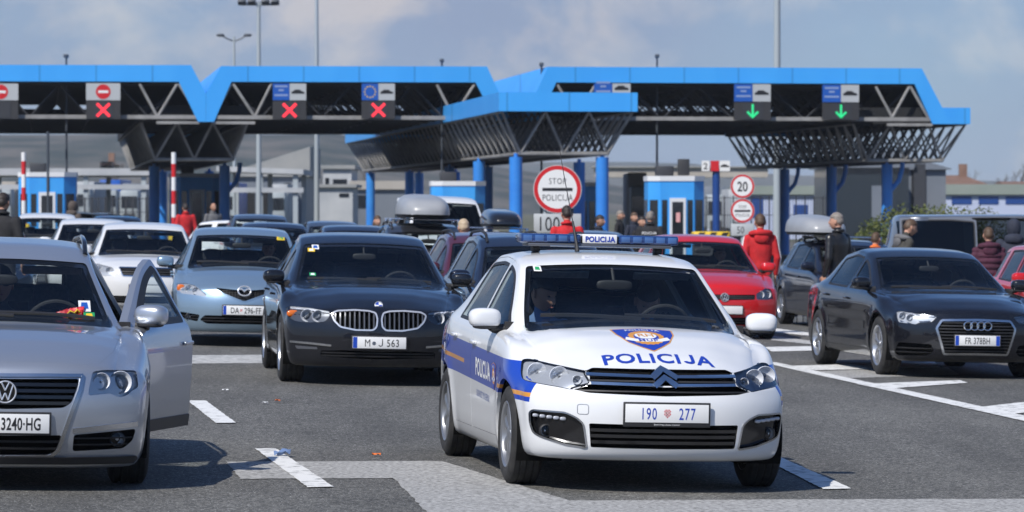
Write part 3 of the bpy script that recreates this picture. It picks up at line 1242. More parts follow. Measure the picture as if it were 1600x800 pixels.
        s.body = link_mesh('body', me, mats, s.root, 32)
        # screens
        mb = MB()
        sh.sheet(mb, inset(wind, -.012), 'F', -.006, .10)
        fr = inset(wind, -.012)
        sh.ring(mb, fr, inset(fr, P.get('frit', .045)), 'F', -.010, 1)
        s.windscreen = mb.build('windscreen', [P.get('ws_mat', M['glass']), M['gloss_black']], s.root, 50)
        if rear:
            mb = MB()
            fr = inset(rear, -.012)
            sh.sheet(mb, fr, 'R', -.006, .10)
            sh.ring(mb, fr, inset(fr, .04), 'R', -.010, 1)
            mb.build('rear_window', [P.get('bg_mat', M['glass']), M['gloss_black']], s.root, 50)
        if 'gq' in sp:
            q = rpoly(sp['gq'], .04)
            for ax in 'LS':
                mb = MB(); sh.sheet(mb, inset(q, -.012), ax, -.006, .10)
                mb.build('quarter_window', [P.get('rg_mat', M['side_glass'])], s.root, 50)
        s.door_obj = {}
        for key in ('front', 'rear'):
            gl = rpoly(sp['gf' if key == 'front' else 'gr'], .04)
            for ax in 'LS':
                mb = MB(); sh.sheet(mb, inset(gl, -.012), ax, -.006, .10)
                gm = P.get('sg_mat', M['side_glass']) if key == 'front' else P.get('rg_mat', P.get('sg_mat', M['side_glass']))
                if doors:
                    d = [q for q in pieces if q[0] == key and q[1] == ax][0][2]
                    do = link_mesh('door', d, mats, s.root, 32)
                    s.door_obj[(key, ax)] = do
                    mb.build('window', [gm], do, 50)
                    tm = MB()
                    fr = inset(gl, -.016)
                    sh.ring(tm, fr, inset(fr, P.get('sealw', .022)), ax, .001)
                    tm.build('window_seal', [P.get('seal', M['trim'])], do, 50)
                else:
                    mb.build('side_window', [gm], s.root, 50)
        if doors:
            for (key, ax), do in s.door_obj.items():
                sg = 1 if ax == 'L' else -1
                hx = (P['xB'] + .14) if key == 'front' else (P['xC'] + P.get('hoff', .16))
                hz = float(sh.zsh(hx)) - P.get('hdrop', .10)
                p, n = sh.hit(ax, hx, hz)
                hb = MB()
                hb.blob(p + n * .022, (.085, .009, .014), 3)
                hb.blob(p + n * .012 + Vector((.065, 0, 0)), (.012, .014, .012), 2.5)
                hb.blob(p + n * .012 - Vector((.065, 0, 0)), (.012, .014, .012), 2.5)
                hb.build('door_handle', [P.get('handle', s.paint)], do, 40)
    def mirrors(s, x=None, z=None, m=None, size=.86, shape=3.0, low=None, parent=True):
        P, sh = s.P, s.sh
        x = P['mirror'][0] if x is None else x
        z = P['mirror'][1] if z is None else z
        y = P['mirror'][2]
        for ax, sg in (('L', 1), ('S', -1)):
            mb = MB()
            base = sh.hit(ax, x - .02, z - .06)[0]
            c = Vector((x, sg * y, z + .01))
            Mt = Matrix.Rotation(-sg * R(10), 4, 'Z')
            mb.blob(c, (.085 * size, .125 * size, .078 * size), shape, 24, 14, 0, M=Mt)
            mb.blob(c + Vector((-.072 * size, 0, 0)), (.018, .112 * size, .066 * size), 4, 20, 8, 1, M=Mt)
            mb.blob(c + Vector((0, -sg * .005, -.062 * size)), (.07 * size, .10 * size, .022), 3, 20, 8, 2, M=Mt)
            mb.tube([base + Vector((0, -sg * .02, 0)), base + Vector((0, sg * .05, 0)), c + Vector((0, -sg * .04, -.055))], [.035, .03, .028], 10, 2)
            par = s.door_obj.get(('front', ax)) or s.root
            mb.build('mirror', [m or s.paint, M['chrome'], low or M['trim']], par, 40)
    def wheels(s, style='five', rimr=None, m=None, steer=0):
        P = s.P
        w = P.get('tw', .205)
        ty, rim = wheel_meshes(P['R'], w, style, rimr or P['R'] - .115)
        for cx in (0.0, -P['wb']):
            for sg in (1, -1):
                e = empty('wheel', (cx, sg * (P['w'] - w / 2 - .012), P['R']), (random.random() * 0, 0, (math.pi if sg > 0 else 0) + (R(steer) if cx == 0 else 0)), s.root)
                t = bpy.data.objects.new('tyre', ty); COL.objects.link(t); t.parent = e
                r = bpy.data.objects.new('rim', rim); COL.objects.link(r); r.parent = e
                a = random.random() * 6.28
                t.rotation_euler = (0, a, 0); r.rotation_euler = (0, a, 0)
                if not ty.materials: ty.materials.append(M['rubber'])
                if not rim.materials:
                    for k in (m or M['alloy'], M['dark_void'], M['housing']): rim.materials.append(k)
        # liners
        mb = MB()
        Ra = P['R'] + .034
        for cx in (0.0, -P['wb']):
            for sg in (-1, 1):
                n = 24
                ya, yb = sg * (P['w'] - .03), sg * (P['w'] - .32)
                vs = []
                for yy in (ya, yb):
                    for j in range(n + 1):
                        a = R(-25) + R(230) * j / n
                        vs.append((cx + Ra * math.cos(a), yy, P['R'] + Ra * math.sin(a)))
                fs = [(j, j + 1, n + 2 + j, n + 1 + j) for j in range(n)]
                fs.append(tuple(range(n + 1, 2 * n + 2)))
                mb.add(vs, fs)
            mb.bar((cx, -.6, P['R']), (cx, .6, P['R']), .05, 8)
        mb.box((-P['wb'] / 2, 0, P['zb'] + .03), (P['wb'] - .8, P['w'] * 1.5, .05))
        mb.build('underbody', [M['dark_void']], s.root, None)
    def cabin(s, driver_y=.36, wheel=True, full=True):
        P, sh = s.P, s.sh
        xc = P['screen'][0]
        zc = float(sh.ztop(xc))
        mb = MB()
        wd = float(sh.wr(xc)) - .06
        mb.box((xc - .26, 0, zc - .16), (.44, wd * 2, .20), 0, bev=.05)
        mb.blob((xc - .42, driver_y, zc - .06), (.10, .20, .06), 3)
        mb.box((xc - .18, 0, zc - .36), (.06, P['w'] * 2 - .18, .70), 0)
        mb.box((xc - .75, 0, .42), (.9, .22, .22), 0, bev=.04)
        mb.build('dashboard', [M['cabin_dark']], s.root, 40)
        hx = xc - P.get('legroom', 1.02)
        zo = P.get('seatz', 0)
        for y in (-.36, .36):
            o = link_mesh('seat', seat_mesh('front'), None, s.root)
            o.location = (hx, y, zo)
        o = link_mesh('rear_seat', seat_mesh('rear'), None, s.root)
        o.location = (hx - .88, 0, zo)
        for k in ('front', 'rear'):
            if not seat_mesh(k).materials: seat_mesh(k).materials.append(M['seat_cloth'])
        o = link_mesh('steering_wheel', seat_mesh('steer'), None, s.root)
        if not seat_mesh('steer').materials: seat_mesh('steer').materials.append(M['cabin_dark'])
        o.location = (hx + .42, driver_y, zc - .07)
        o.rotation_euler = (0, R(22), 0)
        # mirror and visors
        xt = P['screen'][1]
        zt = float(sh.ztop(xt))
        mb = MB()
        mb.blob((xt + .14, 0, zt - .14), (.02, .12, .035), 3.5)
        mb.bar((xt + .13, 0, zt - .12), (xt + .05, 0, zt - .035), .012)
        mb.build('rear_view_mirror', [M['trim']], s.root, 40)
        for y in (-.34, .34):
            mb = MB()
            mb.box((xt + .02, y, zt - .075), (.018, .38, .075), 0, rot=(0, R(52), 0), bev=.008)
            mb.build('sun_visor', [M['headliner']], s.root, 40)
        s.hip = (hx, driver_y, .45 + zo)
    def plate(s, cy, cz, text, w=.52, h=.112, style='hr', frame=True, off=.012, textcol=None, sub=None):
        sh = s.sh
        p = max(sh.hit('F', cy - w * .45, cz)[0].x, sh.hit('F', cy + w * .45, cz)[0].x, sh.hit('F', cy, cz)[0].x)
        x = p + off
        mb = MB()
        fr = .012 if frame else .003
        mb.box((x - .004, cy, cz - (.008 if sub else 0)), (.012, w + 2 * fr, h + 2 * fr + (.016 if sub else 0)), 0, bev=.004)
        mb.box((x + .004, cy, cz), (.005, w, h), 1, bev=.002)
        def flat(vf, oy, oz, mi, o=.0075):
            mb.add([(x + o, cy + oy + a, cz + oz + b) for a, b in vf[0]], vf[1], mi)
        def rect(a0, a1, b0, b1, mi, o=.0072):
            mb.add([(x + o, cy + a, cz + b) for a, b in ((a0, b0), (a1, b0), (a1, b1), (a0, b1))], [(0, 1, 2, 3)], mi)
        hh = h * .66
        # image right is +y, so text runs towards +y
        if style == 'hr':
            rect(-w / 2 + .003, -w / 2 + .042, -h / 2 + .003, h / 2 - .003, 2)
            a, b = text
            flat(text_mesh(a, hh, .006, 1.05, .72), -.115, 0, 3)
            flat(text_mesh(b, hh, .006, 1.05, .72), .105, 0, 3)
            sx = -.052
            for i in range(4):
                for j in range(4):
                    if (i + j) % 2 == 0:
                        rect(sx + i * .008, sx + i * .008 + .008, -.016 + j * .008, -.008 + j * .008, 4)
        elif style == 'police':
            a, b = text
            flat(text_mesh(a, hh, .004, 1.15, .62), -.115, 0, 5)
            flat(text_mesh(b, hh, .004, 1.15, .62), .125, 0, 5)
            for i in range(5):
                for j in range(6):
                    if j == 0 and i in (0, 4): continue
                    if (i + j) % 2 == 0:
                        rect(-.019 + i * .0085, -.0105 + i * .0085, -.026 + j * .0085, -.0175 + j * .0085, 4)
        elif style == 'de':
            rect(-w / 2 + .003, -w / 2 + .045, -h / 2 + .003, h / 2 - .003, 2)
            flat(text_mesh(text[0], hh, .0, 1.0, .78), -.115, 0, 3)
            flat(text_mesh(text[1], hh, .003, 1.1, .78), .095, 0, 3)
            flat((circle((-.052, -.006), .019, 14), [tuple(range(14))]), 0, 0, 6)
        elif style == 'it':
            rect(-w / 2 + .003, -w / 2 + .045, -h / 2 + .003, h / 2 - .003, 2)
            rect(w / 2 - .045, w / 2 - .003, -h / 2 + .003, h / 2 - .003, 2)
            flat(text_mesh(text, hh, .004, 1.05, .66), 0, 0, 3)
        else:
            rect(-w / 2 + .003, -w / 2 + .042, -h / 2 + .003, h / 2 - .003, 2)
            if text: flat(text_mesh(text, hh, .012, 1.04, .60), .095, 0, 3)
        if sub:
            flat(text_mesh(sub, .011, 0, 1.05, 1.1), 0, -h / 2 - .012, 1, .0055)
        return mb.build('number_plate', [M['trim'], M['plate_white'], M['plate_blue'], M['ink_black'], M['ink_red'], M['ink_blue'], M['satin']], s.root, 30)
    def headlamp(s, poly, lamps=(), depth=.05, amber=None, strip=None, hm=None, bezel=None):
        """poly on one side (y, z); mirrored. the opening must also be cut from the body"""
        sh = s.sh
        for sg in (1, -1):
            q = poly if sg == 1 else s.mir(poly)
            mb = MB()
            v2, f2 = fill(q, .05)
            sh.sheet(mb, inset(q, -.004), 'F', -depth, .04, 0)
            n = len(q)
            V = [sh.hit('F', *p)[0] + AX['F'] * o for o in (-.012, -depth) for p in q]
            mb.add(V, [(i, (i + 1) % n, n + (i + 1) % n, n + i) for i in range(n)], 0)
            for (cy, cz, r, mi) in lamps:
                p, nn = sh.hit('F', cy * sg, cz)
                base = Matrix.Translation(p + Vector((-depth * .45, 0, 0))) @ Matrix.Rotation(math.pi / 2, 4, 'Y')
                # bowl opening forward, bulb in the middle
                k = abs(r)
                mb.lathe([(k * 1.03, -.004), (k * 1.03, .006), (k, .008), (k * .93, .004), (k * .75, -.012), (k * .45, -.022), (.0, -.026)], 24, base, mi)
                if r > 0:
                    mb.lathe([(.0, .0), (k * .13, -.002), (k * .16, -.012), (k * .16, -.03)], 12, base, 2)
                else:
                    mb.lathe([(.0, .012), (k * .4, .006), (k * .66, -.008), (k * .70, -.03)], 20, base, 3)
            if amber:
                for (cy, cz, ry, rz) in amber:
                    p, nn = sh.hit('F', cy * sg, cz)
                    mb.blob(p + Vector((-.045, 0, 0)), (.02, ry, rz), 2.5, mi=4)
            if strip:
                for (line, wd, mi) in strip:
                    ln = dense(line if sg == 1 else s.mir(line), .03)
                    sh.strip(mb, ln, 'F', wd, -.035, -.014, mi)
            o = mb.build('headlight', [hm or M['lamp_silver'], M['reflector'], M['chrome'], M['lens'], M['amber'], M['satin']], s.root, 35)
            lb = MB()
            sh.sheet(lb, inset(q, .0015), 'F', -.004, .05)
            lb.build('lens', [M['lens']], o, 60)
            if bezel:
                bb = MB()
                sh.strip(bb, q, 'F', bezel, -.012, -.001, closed=True)
                bb.build('bezel', [M['gloss_black']], o, 60)
    def opening(s, name, poly, bars=(), depth=.06, frame=None, barh=.016, barm=None, framem=None, vbars=(), back=None, parent=None, mesh=None):
        """dark recess with slats and an optional frame round it"""
        sh = s.sh
        mb = MB()
        sh.sheet(mb, inset(poly, -.006), 'F', -depth, .06, 0)
        n = len(poly)
        V = [sh.hit('F', *p)[0] + AX['F'] * o for o in (-.002, -depth) for p in poly]
        mb.add(V, [(i, (i + 1) % n, n + (i + 1) % n, n + i) for i in range(n)], 2)
        ys = lambda z: sorted([poly[i - 1][0] + (z - poly[i - 1][1]) * (poly[i][0] - poly[i - 1][0]) / (poly[i][1] - poly[i - 1][1]) for i in range(n) if (poly[i - 1][1] > z) != (poly[i][1] > z)])
        zs_ = lambda y: sorted([poly[i - 1][1] + (y - poly[i - 1][0]) * (poly[i][1] - poly[i - 1][1]) / (poly[i][0] - poly[i - 1][0]) for i in range(n) if (poly[i - 1][0] > y) != (poly[i][0] > y)])
        for z in bars:
            e = ys(z)
            if len(e) < 2: continue
            sh.strip(mb, dense([(e[0] + .002, z), (e[-1] - .002, z)], .04), 'F', barh, -.032, -.010, 1)
        for y in vbars:
            e = zs_(y)
            if len(e) < 2: continue
            sh.strip(mb, dense([(y, e[0] + .002), (y, e[-1] - .002)], .03), 'F', barh, -.04, -.006, 1)
        if mesh:
            y0, y1 = min(p[0] for p in poly), max(p[0] for p in poly)
            z0, z1 = min(p[1] for p in poly), max(p[1] for p in poly)
            k = mesh
            y = y0
            while y < y1:
                e = zs_(y)
                if len(e) >= 2: sh.strip(mb, dense([(y, e[0]), (y, e[-1])], .05), 'F', .005, -.03, -.022, 1)
                y += k
            z = z0
            while z < z1:
                e = ys(z)
                if len(e) >= 2: sh.strip(mb, dense([(e[0], z), (e[-1], z)], .05), 'F', .005, -.03, -.022, 1)
                z += k * .6
        o = mb.build(name, [back or M['dark_void'], barm or M['trim'], M['trim']], parent or s.root, 30)
        if frame:
            fb = MB()
            sh.strip(fb, poly, 'F', frame, -.02, .006, closed=True)
            fb.build('grille_frame', [framem or M['chrome']], o, 30)
        return o
    def fogs(s, cy, cz, r, rec=.02):
        for sg in (1, -1):
            p, n = s.sh.hit('F', cy * sg, cz)
            mb = MB()
            base = Matrix.Translation(p + Vector((-rec - .02, 0, 0))) @ Matrix.Rotation(math.pi / 2, 4, 'Y')
            mb.lathe([(r * 1.18, -.02), (r * 1.18, .018), (r * 1.02, .022), (r, .012)], 24, base, 0)
            mb.lathe([(r, .010), (r * .7, -.02), (0, -.035)], 24, base, 1)
            mb.lathe([(.0, .016), (r * .5, .015), (r, .010)], 20, base, 2)
            mb.lathe([(.0, .0), (r * .25, -.005), (r * .25, -.03)], 12, base, 1)
            mb.build('fog_lamp', [M['trim'], M['reflector'], M['lens']], s.root, 35)
    def tail(s, z=.85, w=.22, h=.12):
        sh, P = s.sh, s.P
        for sg in (1, -1):
            y = sg * (P['w'] - .16)
            q = rpoly([(y - w / 2, z - h / 2), (y + w / 2, z - h / 2), (y + w / 2, z + h / 2), (y - w / 2, z + h / 2)], .03)
            mb = MB(); sh.solid(q, 'R', .008, -.02, mb=mb)
            mb.build('tail_light', [M['tail_red']], s.root, 35)
    def wipers(s):
        P, sh = s.P, s.sh
        xb = P['screen'][0]
        w = float(sh.wr(xb))
        mb = MB()
        for (y0, y1) in ((w * .80, -.02), (.08, -w * .78)):
            ln = dense([(xb - .035 - .06 * abs(y0 / w) ** 2, y0), (xb - .075 - .05 * abs(y1 / w) ** 2, y1)], .06)
            sh.strip(mb, ln, 'T', .016, .004, .020)
        mb.build('wiper', [M['trim']], s.root, None)
# ================================================================ the white police saloon
def place(px, d, fo, yaw):
    """front axle point for a car whose nose centre is seen at column px, d metres away"""
    x = (px - 800) * d / FPX
    a = R(yaw)
    return (x - fo * math.sin(a), d + fo * math.cos(a))

P_POLICE = dict(w=.874, wb=2.652, fo=.83, ro=.945, zb=.175, R=.312, tw=.20,
    top=[(.83, .70), (.74, .775), (.5, .862), (.2, .935), (-.1, .975), (-.36, .995), (-.42, 1.02), (-1.12, 1.400), (-1.35, 1.448), (-1.75, 1.470), (-2.2, 1.455), (-2.55, 1.40), (-3.12, 1.12), (-3.2, 1.10), (-3.5, 1.085), (-3.597, 1.0)],
    sh=[(.83, .63), (.6, .735), (.3, .815), (-.1, .895), (-.4, .925), (-1.5, .945), (-2.6, .975), (-3.2, .985), (-3.597, .93)],
    wr=[(.83, .62), (.2, .70), (-.36, .735), (-.6, .705), (-1.12, .600), (-1.6, .575), (-2.2, .565), (-2.55, .56), (-3.1, .64), (-3.597, .66)],
    rr=[(.83, .06), (0, .08), (-.36, .075), (-.8, .06), (-1.15, .045), (-2.2, .045), (-2.6, .05), (-3.2, .05), (-3.597, .05)],
    plan=[(.83, .815), (.4, .862), (0, .874), (-1.5, .874), (-2.7, .870), (-3.597, .80)],
    fprof=[(.1, .09), (.19, .065), (.28, .02), (.36, .012), (.46, .0), (.56, .005), (.60, .022), (.66, .045), (.74, .085), (.80, .14), (1.0, .25)],
    rprof=[(.1, .12), (.3, .02), (.55, .0), (.75, .05), (1.0, .10), (1.2, .2)],
    fplan=(.40, 2.7), screen=(-.40, -1.10), back=(-3.06, -2.60), xA=-.44, xB=-1.46, xC=-2.36, xG=-.52, mirror=(-.60, 1.015, .915),
    hood=[(.735, 0.0), (.70, .40), (.60, .55), (.40, .65), (-.05, .70), (-.28, .715), (-.345, .66), (-.37, 0.0)],
    ridges=[(-.35, .66, .72, .40, .014)], lines=[(.62, .03, -.010, -2.3, -.3), (.30, .04, .006, -2.2, -.4)],
    bottom=[(-3.6, .24), (-2.9, .20), (-2.3, .165), (-.4, .165), (.4, .19), (.83, .20)])

def crest(mb, put, w=1.0):
    """shield with gold rim, wreath ring and banner; put(vf, mi, level) lays flat pieces"""
    def sh_poly(k):
        pts = [(-.50, .26), (-.30, .295), (0, .33), (.30, .295), (.50, .26), (.47, .05), (.34, -.16), (.16, -.30), (0, -.40), (-.16, -.30), (-.34, -.16), (-.47, .05)]
        return [(a * w * k, b * w * k - (1 - k) * .0) for a, b in pts]
    for k, mi, lv in ((1.0, 0, 0), (.95, 1, 1)):
        v, f = fill(rpoly(sh_poly(k), .02 * w, .05 * w), .08 * w)
        put((v, f), mi, lv)
    # wreath
    vs, fs = [], []
    n = 40
    for i in range(n):
        t = 2 * math.pi * i / n
        wob = 1 + .07 * (i % 2)
        vs += [(.20 * w * math.cos(t), .135 * w * math.sin(t) - .02 * w), (.275 * w * wob * math.cos(t), .20 * w * wob * math.sin(t) - .02 * w)]
    fs = [(2 * i, 2 * i + 1, (2 * i + 3) % (2 * n), (2 * i + 2) % (2 * n)) for i in range(n)]
    put((vs, fs), 0, 2)
    bn = [(-.33, -.03), (-.2, -.075), (0, -.09), (.2, -.075), (.33, -.03), (.36, -.10), (.2, -.145), (0, -.16), (-.2, -.145), (-.36, -.10)]
    v, f = fill([(a * w, b * w) for a, b in bn], .06 * w)
    put((v, f), 2, 3)
    el = circle((0, .02 * w), .175 * w, 20, .095 * w)
    v, f = fill(el, .06 * w)
    put((v, f), 2, 2)
    tv, tf = text_mesh('RH', .10 * w, .01, 1.0, 1.5)
    put(([(a, b + .03 * w) for a, b in tv], tf), 0, 4)
    tv, tf = text_mesh('MUP', .065 * w, .01, 1.1, 1.7)
    put(([(a, b - .115 * w) for a, b in tv], tf), 1, 5)
    tv, tf = text_mesh('POLICIJA', .062 * w, .012, 1.15, 1.35)
    put(([(a, b + .235 * w - .35 * a * a / w) for a, b in tv], tf), 2, 4)

# livery paint: blue band and gold stripes run along the flanks
def livery():
    m = paint('livery_paint', (0.72, 0.73, 0.74), rough=.35, dirt=.10)
    t = m.node_tree
    N = t.nodes
    b = N['Principled BSDF']
    src = b.inputs['Base Color'].links[0].from_socket
    c = N.new('ShaderNodeTexCoord')
    sp = N.new('ShaderNodeSeparateXYZ')
    t.links.new(c.outputs['Object'], sp.inputs['Vector'])
    def mth(op, a, bb=None, cc=None):
        n = N.new('ShaderNodeMath'); n.operation = op
        for i, q in enumerate((a, bb, cc)):
            if q is None: continue
            if isinstance(q, (int, float)): n.inputs[i].default_value = q
            else: t.links.new(q, n.inputs[i])
        return n.outputs[0]
    X, Y, Z = sp.outputs
    ab = mth('ABSOLUTE', Y)
    flank = mth('GREATER_THAN', ab, .70)
    nose = mth('LESS_THAN', X, .50)
    ln = lambda z0, k: mth('MULTIPLY_ADD', X, k, z0)       # z0 + k x
    def band(za, zb_, k):
        return mth('MULTIPLY', mth('GREATER_THAN', Z, ln(za, k)), mth('LESS_THAN', Z, ln(zb_, k)))
    blue = mth('MULTIPLY', mth('MULTIPLY', band(.555, .785, -.028), flank), nose)
    g1 = mth('MULTIPLY', mth('MULTIPLY', band(.640, .668, -.028), flank), mth('LESS_THAN', X, -1.75))
    g2 = mth('MULTIPLY', mth('MULTIPLY', band(.585, .612, -.028), flank), mth('MULTIPLY', mth('GREATER_THAN', X, -.30), nose))
    gold = mth('MAXIMUM', g1, g2)
    m1 = N.new('ShaderNodeMixRGB'); m1.inputs['Color2'].default_value = (.012, .055, .40, 1)
    t.links.new(src, m1.inputs['Color1']); t.links.new(blue, m1.inputs['Fac'])
    m2 = N.new('ShaderNodeMixRGB'); m2.inputs['Color2'].default_value = (.62, .27, .04, 1)
    t.links.new(m1.outputs['Color'], m2.inputs['Color1']); t.links.new(gold, m2.inputs['Fac'])
    t.links.new(m2.outputs['Color'], b.inputs['Base Color'])
    return m
M['livery'] = livery()

def build_police():
    P = P_POLICE
    c = Car('police_car', P, 'white police saloon with blue and gold side band and blue roof light bar', 'police car', place(1039, 22.6, .83, 9.3), 9.3, M['livery'])
    k = lambda pts: [(790 + a * .28125, 520 + b * .28125) for a, b in pts]
    fv = lambda pts: c.fv(k(pts))
    sh = c.sh
    right = lambda pts: [(abs(a), b) for a, b in pts]
    hl = rpoly(right(fv([(88, 146), (130, 142), (250, 170), (380, 197), (462, 213), (466, 284), (400, 309), (365, 316), (300, 303), (185, 283), (92, 262), (82, 215)])), .02, .03)
    def sym(pts):
        h = fv(pts)
        h = [(max(a, 0), b) for a, b in h]
        return [(-a, b) for a, b in h[::-1] if a > .003] + h
    up = rpoly(sym([(876, 203), (1220, 205), (1268, 226), (1278, 252), (1276, 291), (876, 296)]), .012, .04)
    lo = rpoly(sym([(876, 303), (1283, 297), (1366, 327), (1292, 346), (876, 354)]), .012, .04)
    fog = rpoly(right(fv([(132, 440), (150, 428), (330, 442), (395, 472), (432, 506), (450, 640), (330, 621), (195, 578), (152, 555), (134, 500)])), .02, .03)
    low = rpoly(sym([(876, 514), (1292, 514), (1272, 646), (876, 648)]), .012, .04)
    cuts = [(hl, .06), (c.mir(hl), .06), (up, .07), (lo, .07), (fog, .07), (c.mir(fog), .07), (low, .08)]
    c.build_body(cuts)
    c.wheels('cover', .2, M['alloy_grey'])
    c.cabin(.34)
    c.mirrors(size=.83, shape=3.0)
    # headlights: two bowls and a tapering inner bar
    L1, L2, L3 = [right(fv([q]))[0] for q in ((178, 222), (300, 240), (400, 262))]
    c.headlamp(hl, [(L1[0], L1[1], .062, 1), (L2[0], L2[1], .058, 1), (L3[0], L3[1], .028, 1)], depth=.055, bezel=.008)
    zz = lambda y: fv([(876, y)])[0][1]
    g = c.opening('upper_grille', up, [zz(250) - .0, zz(272)], .05, barh=.010)
    # the two long chrome bars with the double chevron
    cb = MB()
    for pts in ([(876, 190), (948, 243), (1274, 240)], [(876, 240), (950, 291), (1276, 290)]):
        h = [(max(a, 0), b) for a, b in fv(pts)]
        h[0] = (0, h[0][1])
        ln = dense([(-a, b) for a, b in h[::-1]] + h[1:], .03)
        sh.strip(cb, ln, 'F', .017, -.03, .010)
    for pts in ([(800, 250), (876, 196), (952, 250)], [(800, 297), (876, 246), (952, 297)]):
        h = fv(pts)
        h = [(-abs(h[2][0]), h[2][1]), (0, h[1][1]), (abs(h[2][0]), h[2][1])]
        sh.strip(cb, dense(h, .03), 'F', .034, -.02, .018)
    cb.build('chevron_emblem', [M['chrome']], c.root, 30)
    c.opening('lower_grille', lo, [zz(330)], .05, barh=.008)
    c.opening('bumper_intake', low, [zz(548), zz(580), zz(614)], .065, barh=.02, barm=M['gloss_black'])
    for q, nm in ((fog, 0), (c.mir(fog), 1)):
        o = c.opening('fog_lamp_bezel', q, [], .035, frame=.010, framem=M['satin'], back=M['gloss_black'])
    f = right(fv([(228, 545)]))[0]
    c.fogs(f[0], f[1], .035, .015)
    d0, d1 = right(fv([(170, 458)]))[0], right(fv([(322, 478)]))[0]
    for sg in (1, -1):
        mb = MB()
        for i in range(5):
            t = i / 4
            p = sh.hit('F', sg * (d0[0] + (d1[0] - d0[0]) * t), d0[1] + (d1[1] - d0[1]) * t)[0]
            mb.blob(p + Vector((-.022, 0, 0)), (.010, .020, .011), 3, 12, 8)
        mb.build('daytime_lamp', [M['lamp_silver']], c.root, 40)
    pc = fv([(880, 448)])[0]
    c.plate(0, pc[1], ('190', '277'), style='police', sub='Emil Frey Auto Center')
    # tow eye cover
    t = fv([(430, 425)])[0]
    mb = MB()
    q = rpoly([(t[0] - .032, t[1] - .03), (t[0] + .032, t[1] - .03), (t[0] + .032, t[1] + .03), (t[0] - .032, t[1] + .03)], .015, .02)
    sh.strip(mb, q, 'F', .004, .0, .0015, closed=True)
    mb.build('tow_cover', [M['alloy_grey']], c.root, None)
    # black lower lip
    # lettering and crest on the hood
    mb = MB()
    tx = text_mesh('POLICIJA', .122, .016, 1.08, .92)
    sh.decal(mb, tx, 'T', (.50, .0), .003, 0)
    mb.build('hood_lettering', [M['ink_blue']], c.root, None)
    mb = MB()
    def put(vf, mi, lv):
        sh.decal(mb, ([(a, b * 1.75) for a, b in vf[0]], vf[1]), 'T', (.13, .0), .0016 + .0007 * lv, mi)
    crest(mb, put, .40)
    mb.build('police_crest', [M['gold'], M['ink_blue'], M['ink_white']], c.root, None)
    for ax in 'SL':
        mb = MB()
        sh.decal(mb, text_mesh('POLICIJA', .115, .018, 1.05, .88), ax, (-.92, .685), .0025, 0, ang=-.03 if ax == 'S' else .03)
        mb.build('door_lettering', [M['ink_white']], c.root, None)
        mb = MB()
        sh.decal(mb, text_mesh('SIGURNOST I POVJERENJE', .045, .004, 1.0, .72), ax, (-.92, .51), .0025, 0, ang=-.03 if ax == 'S' else .03)
        mb.build('door_motto', [mat('ink_slate', (.10, .13, .28), .5)], c.root, None)
        mb = MB()
        def put2(vf, mi, lv):
            sh.decal(mb, ([(a * .8, b * 1.15) for a, b in vf[0]], vf[1]), ax, (-.46, .66), .0025 + .0007 * lv, mi)
        crest(mb, put2, .22)
        mb.build('door_crest', [M['gold'], M['ink_blue'], M['ink_white']], c.root, None)
    c.tail()
    c.wipers()
    # light bar on two feet
    xb, zb_ = -1.62, 1.50
    lb = empty('light_bar', (xb, 0, 1.505), parent=c.root)
    mb = MB()
    mb.box((0, 0, -.005), (.26, .98, .022), 0, bev=.006)
    for y in (-.42, .42):
        mb.box((0, y, -.03), (.10, .05, .05), 1, bev=.008)
    mb.box((.02, 0, -.012), (.30, .70, .008), 2, bev=.002)
    mb.build('light_bar_base', [M['housing'], M['trim'], M['satin']], lb, 30)
    bl = glass_mat('blue_lens', (.05, .16, .55))
    bs = mat('blue_lens_shell', (.012, .04, .15), .12, coat=1)
    for y in (-.335, .335):
        mb = MB()
        mb.box((0, y, .038), (.25, .41, .062), 0, bev=.014)
        for i in range(5):
            mb.box((.126, y - .16 + i * .08, .04), (.004, .06, .04), 1, bev=.001)
        mb.build('blue_lamp', [bs, mat('blue_cell', (.05, .12, .30), .1, coat=1)], lb, 30)
    mb = MB()
    mb.box((0, 0, .040), (.24, .235, .062), 0, bev=.006)
    tv, tf = text_mesh('POLICIJA', .036, .02, 1.03, .95)
    mb.add([(.1225, a, .04 + b) for a, b in tv], tf, 1)
    mb.build('centre_sign', [M['ink_white'], M['ink_blue']], lb, 30)
    mb = MB()
    mb.box((0, -.125, .035), (.2, .02, .045), 0); mb.box((0, .125, .035), (.2, .02, .045), 0)
    mb.build('light_bar_spacer', [M['trim']], lb, 30)
    # whip aerial leaning back
    mb = MB()
    mb.tube([(-1.42, -.17, 1.46), (-1.43, -.172, 1.50), (-1.50, -.19, 1.66)], [.018, .012, .008], 8)
    mb.tube([(-1.50, -.19, 1.66), (-1.60, -.235, 1.95), (-1.66, -.262, 2.14)], [.0035, .003, .0022], 6)
    mb.build('antenna', [M['trim']], c.root, 40)
    # windscreen sticker
    w = c.sh.hit('F', -.50, 1.345)[0]
    return c
POLICE = build_police()
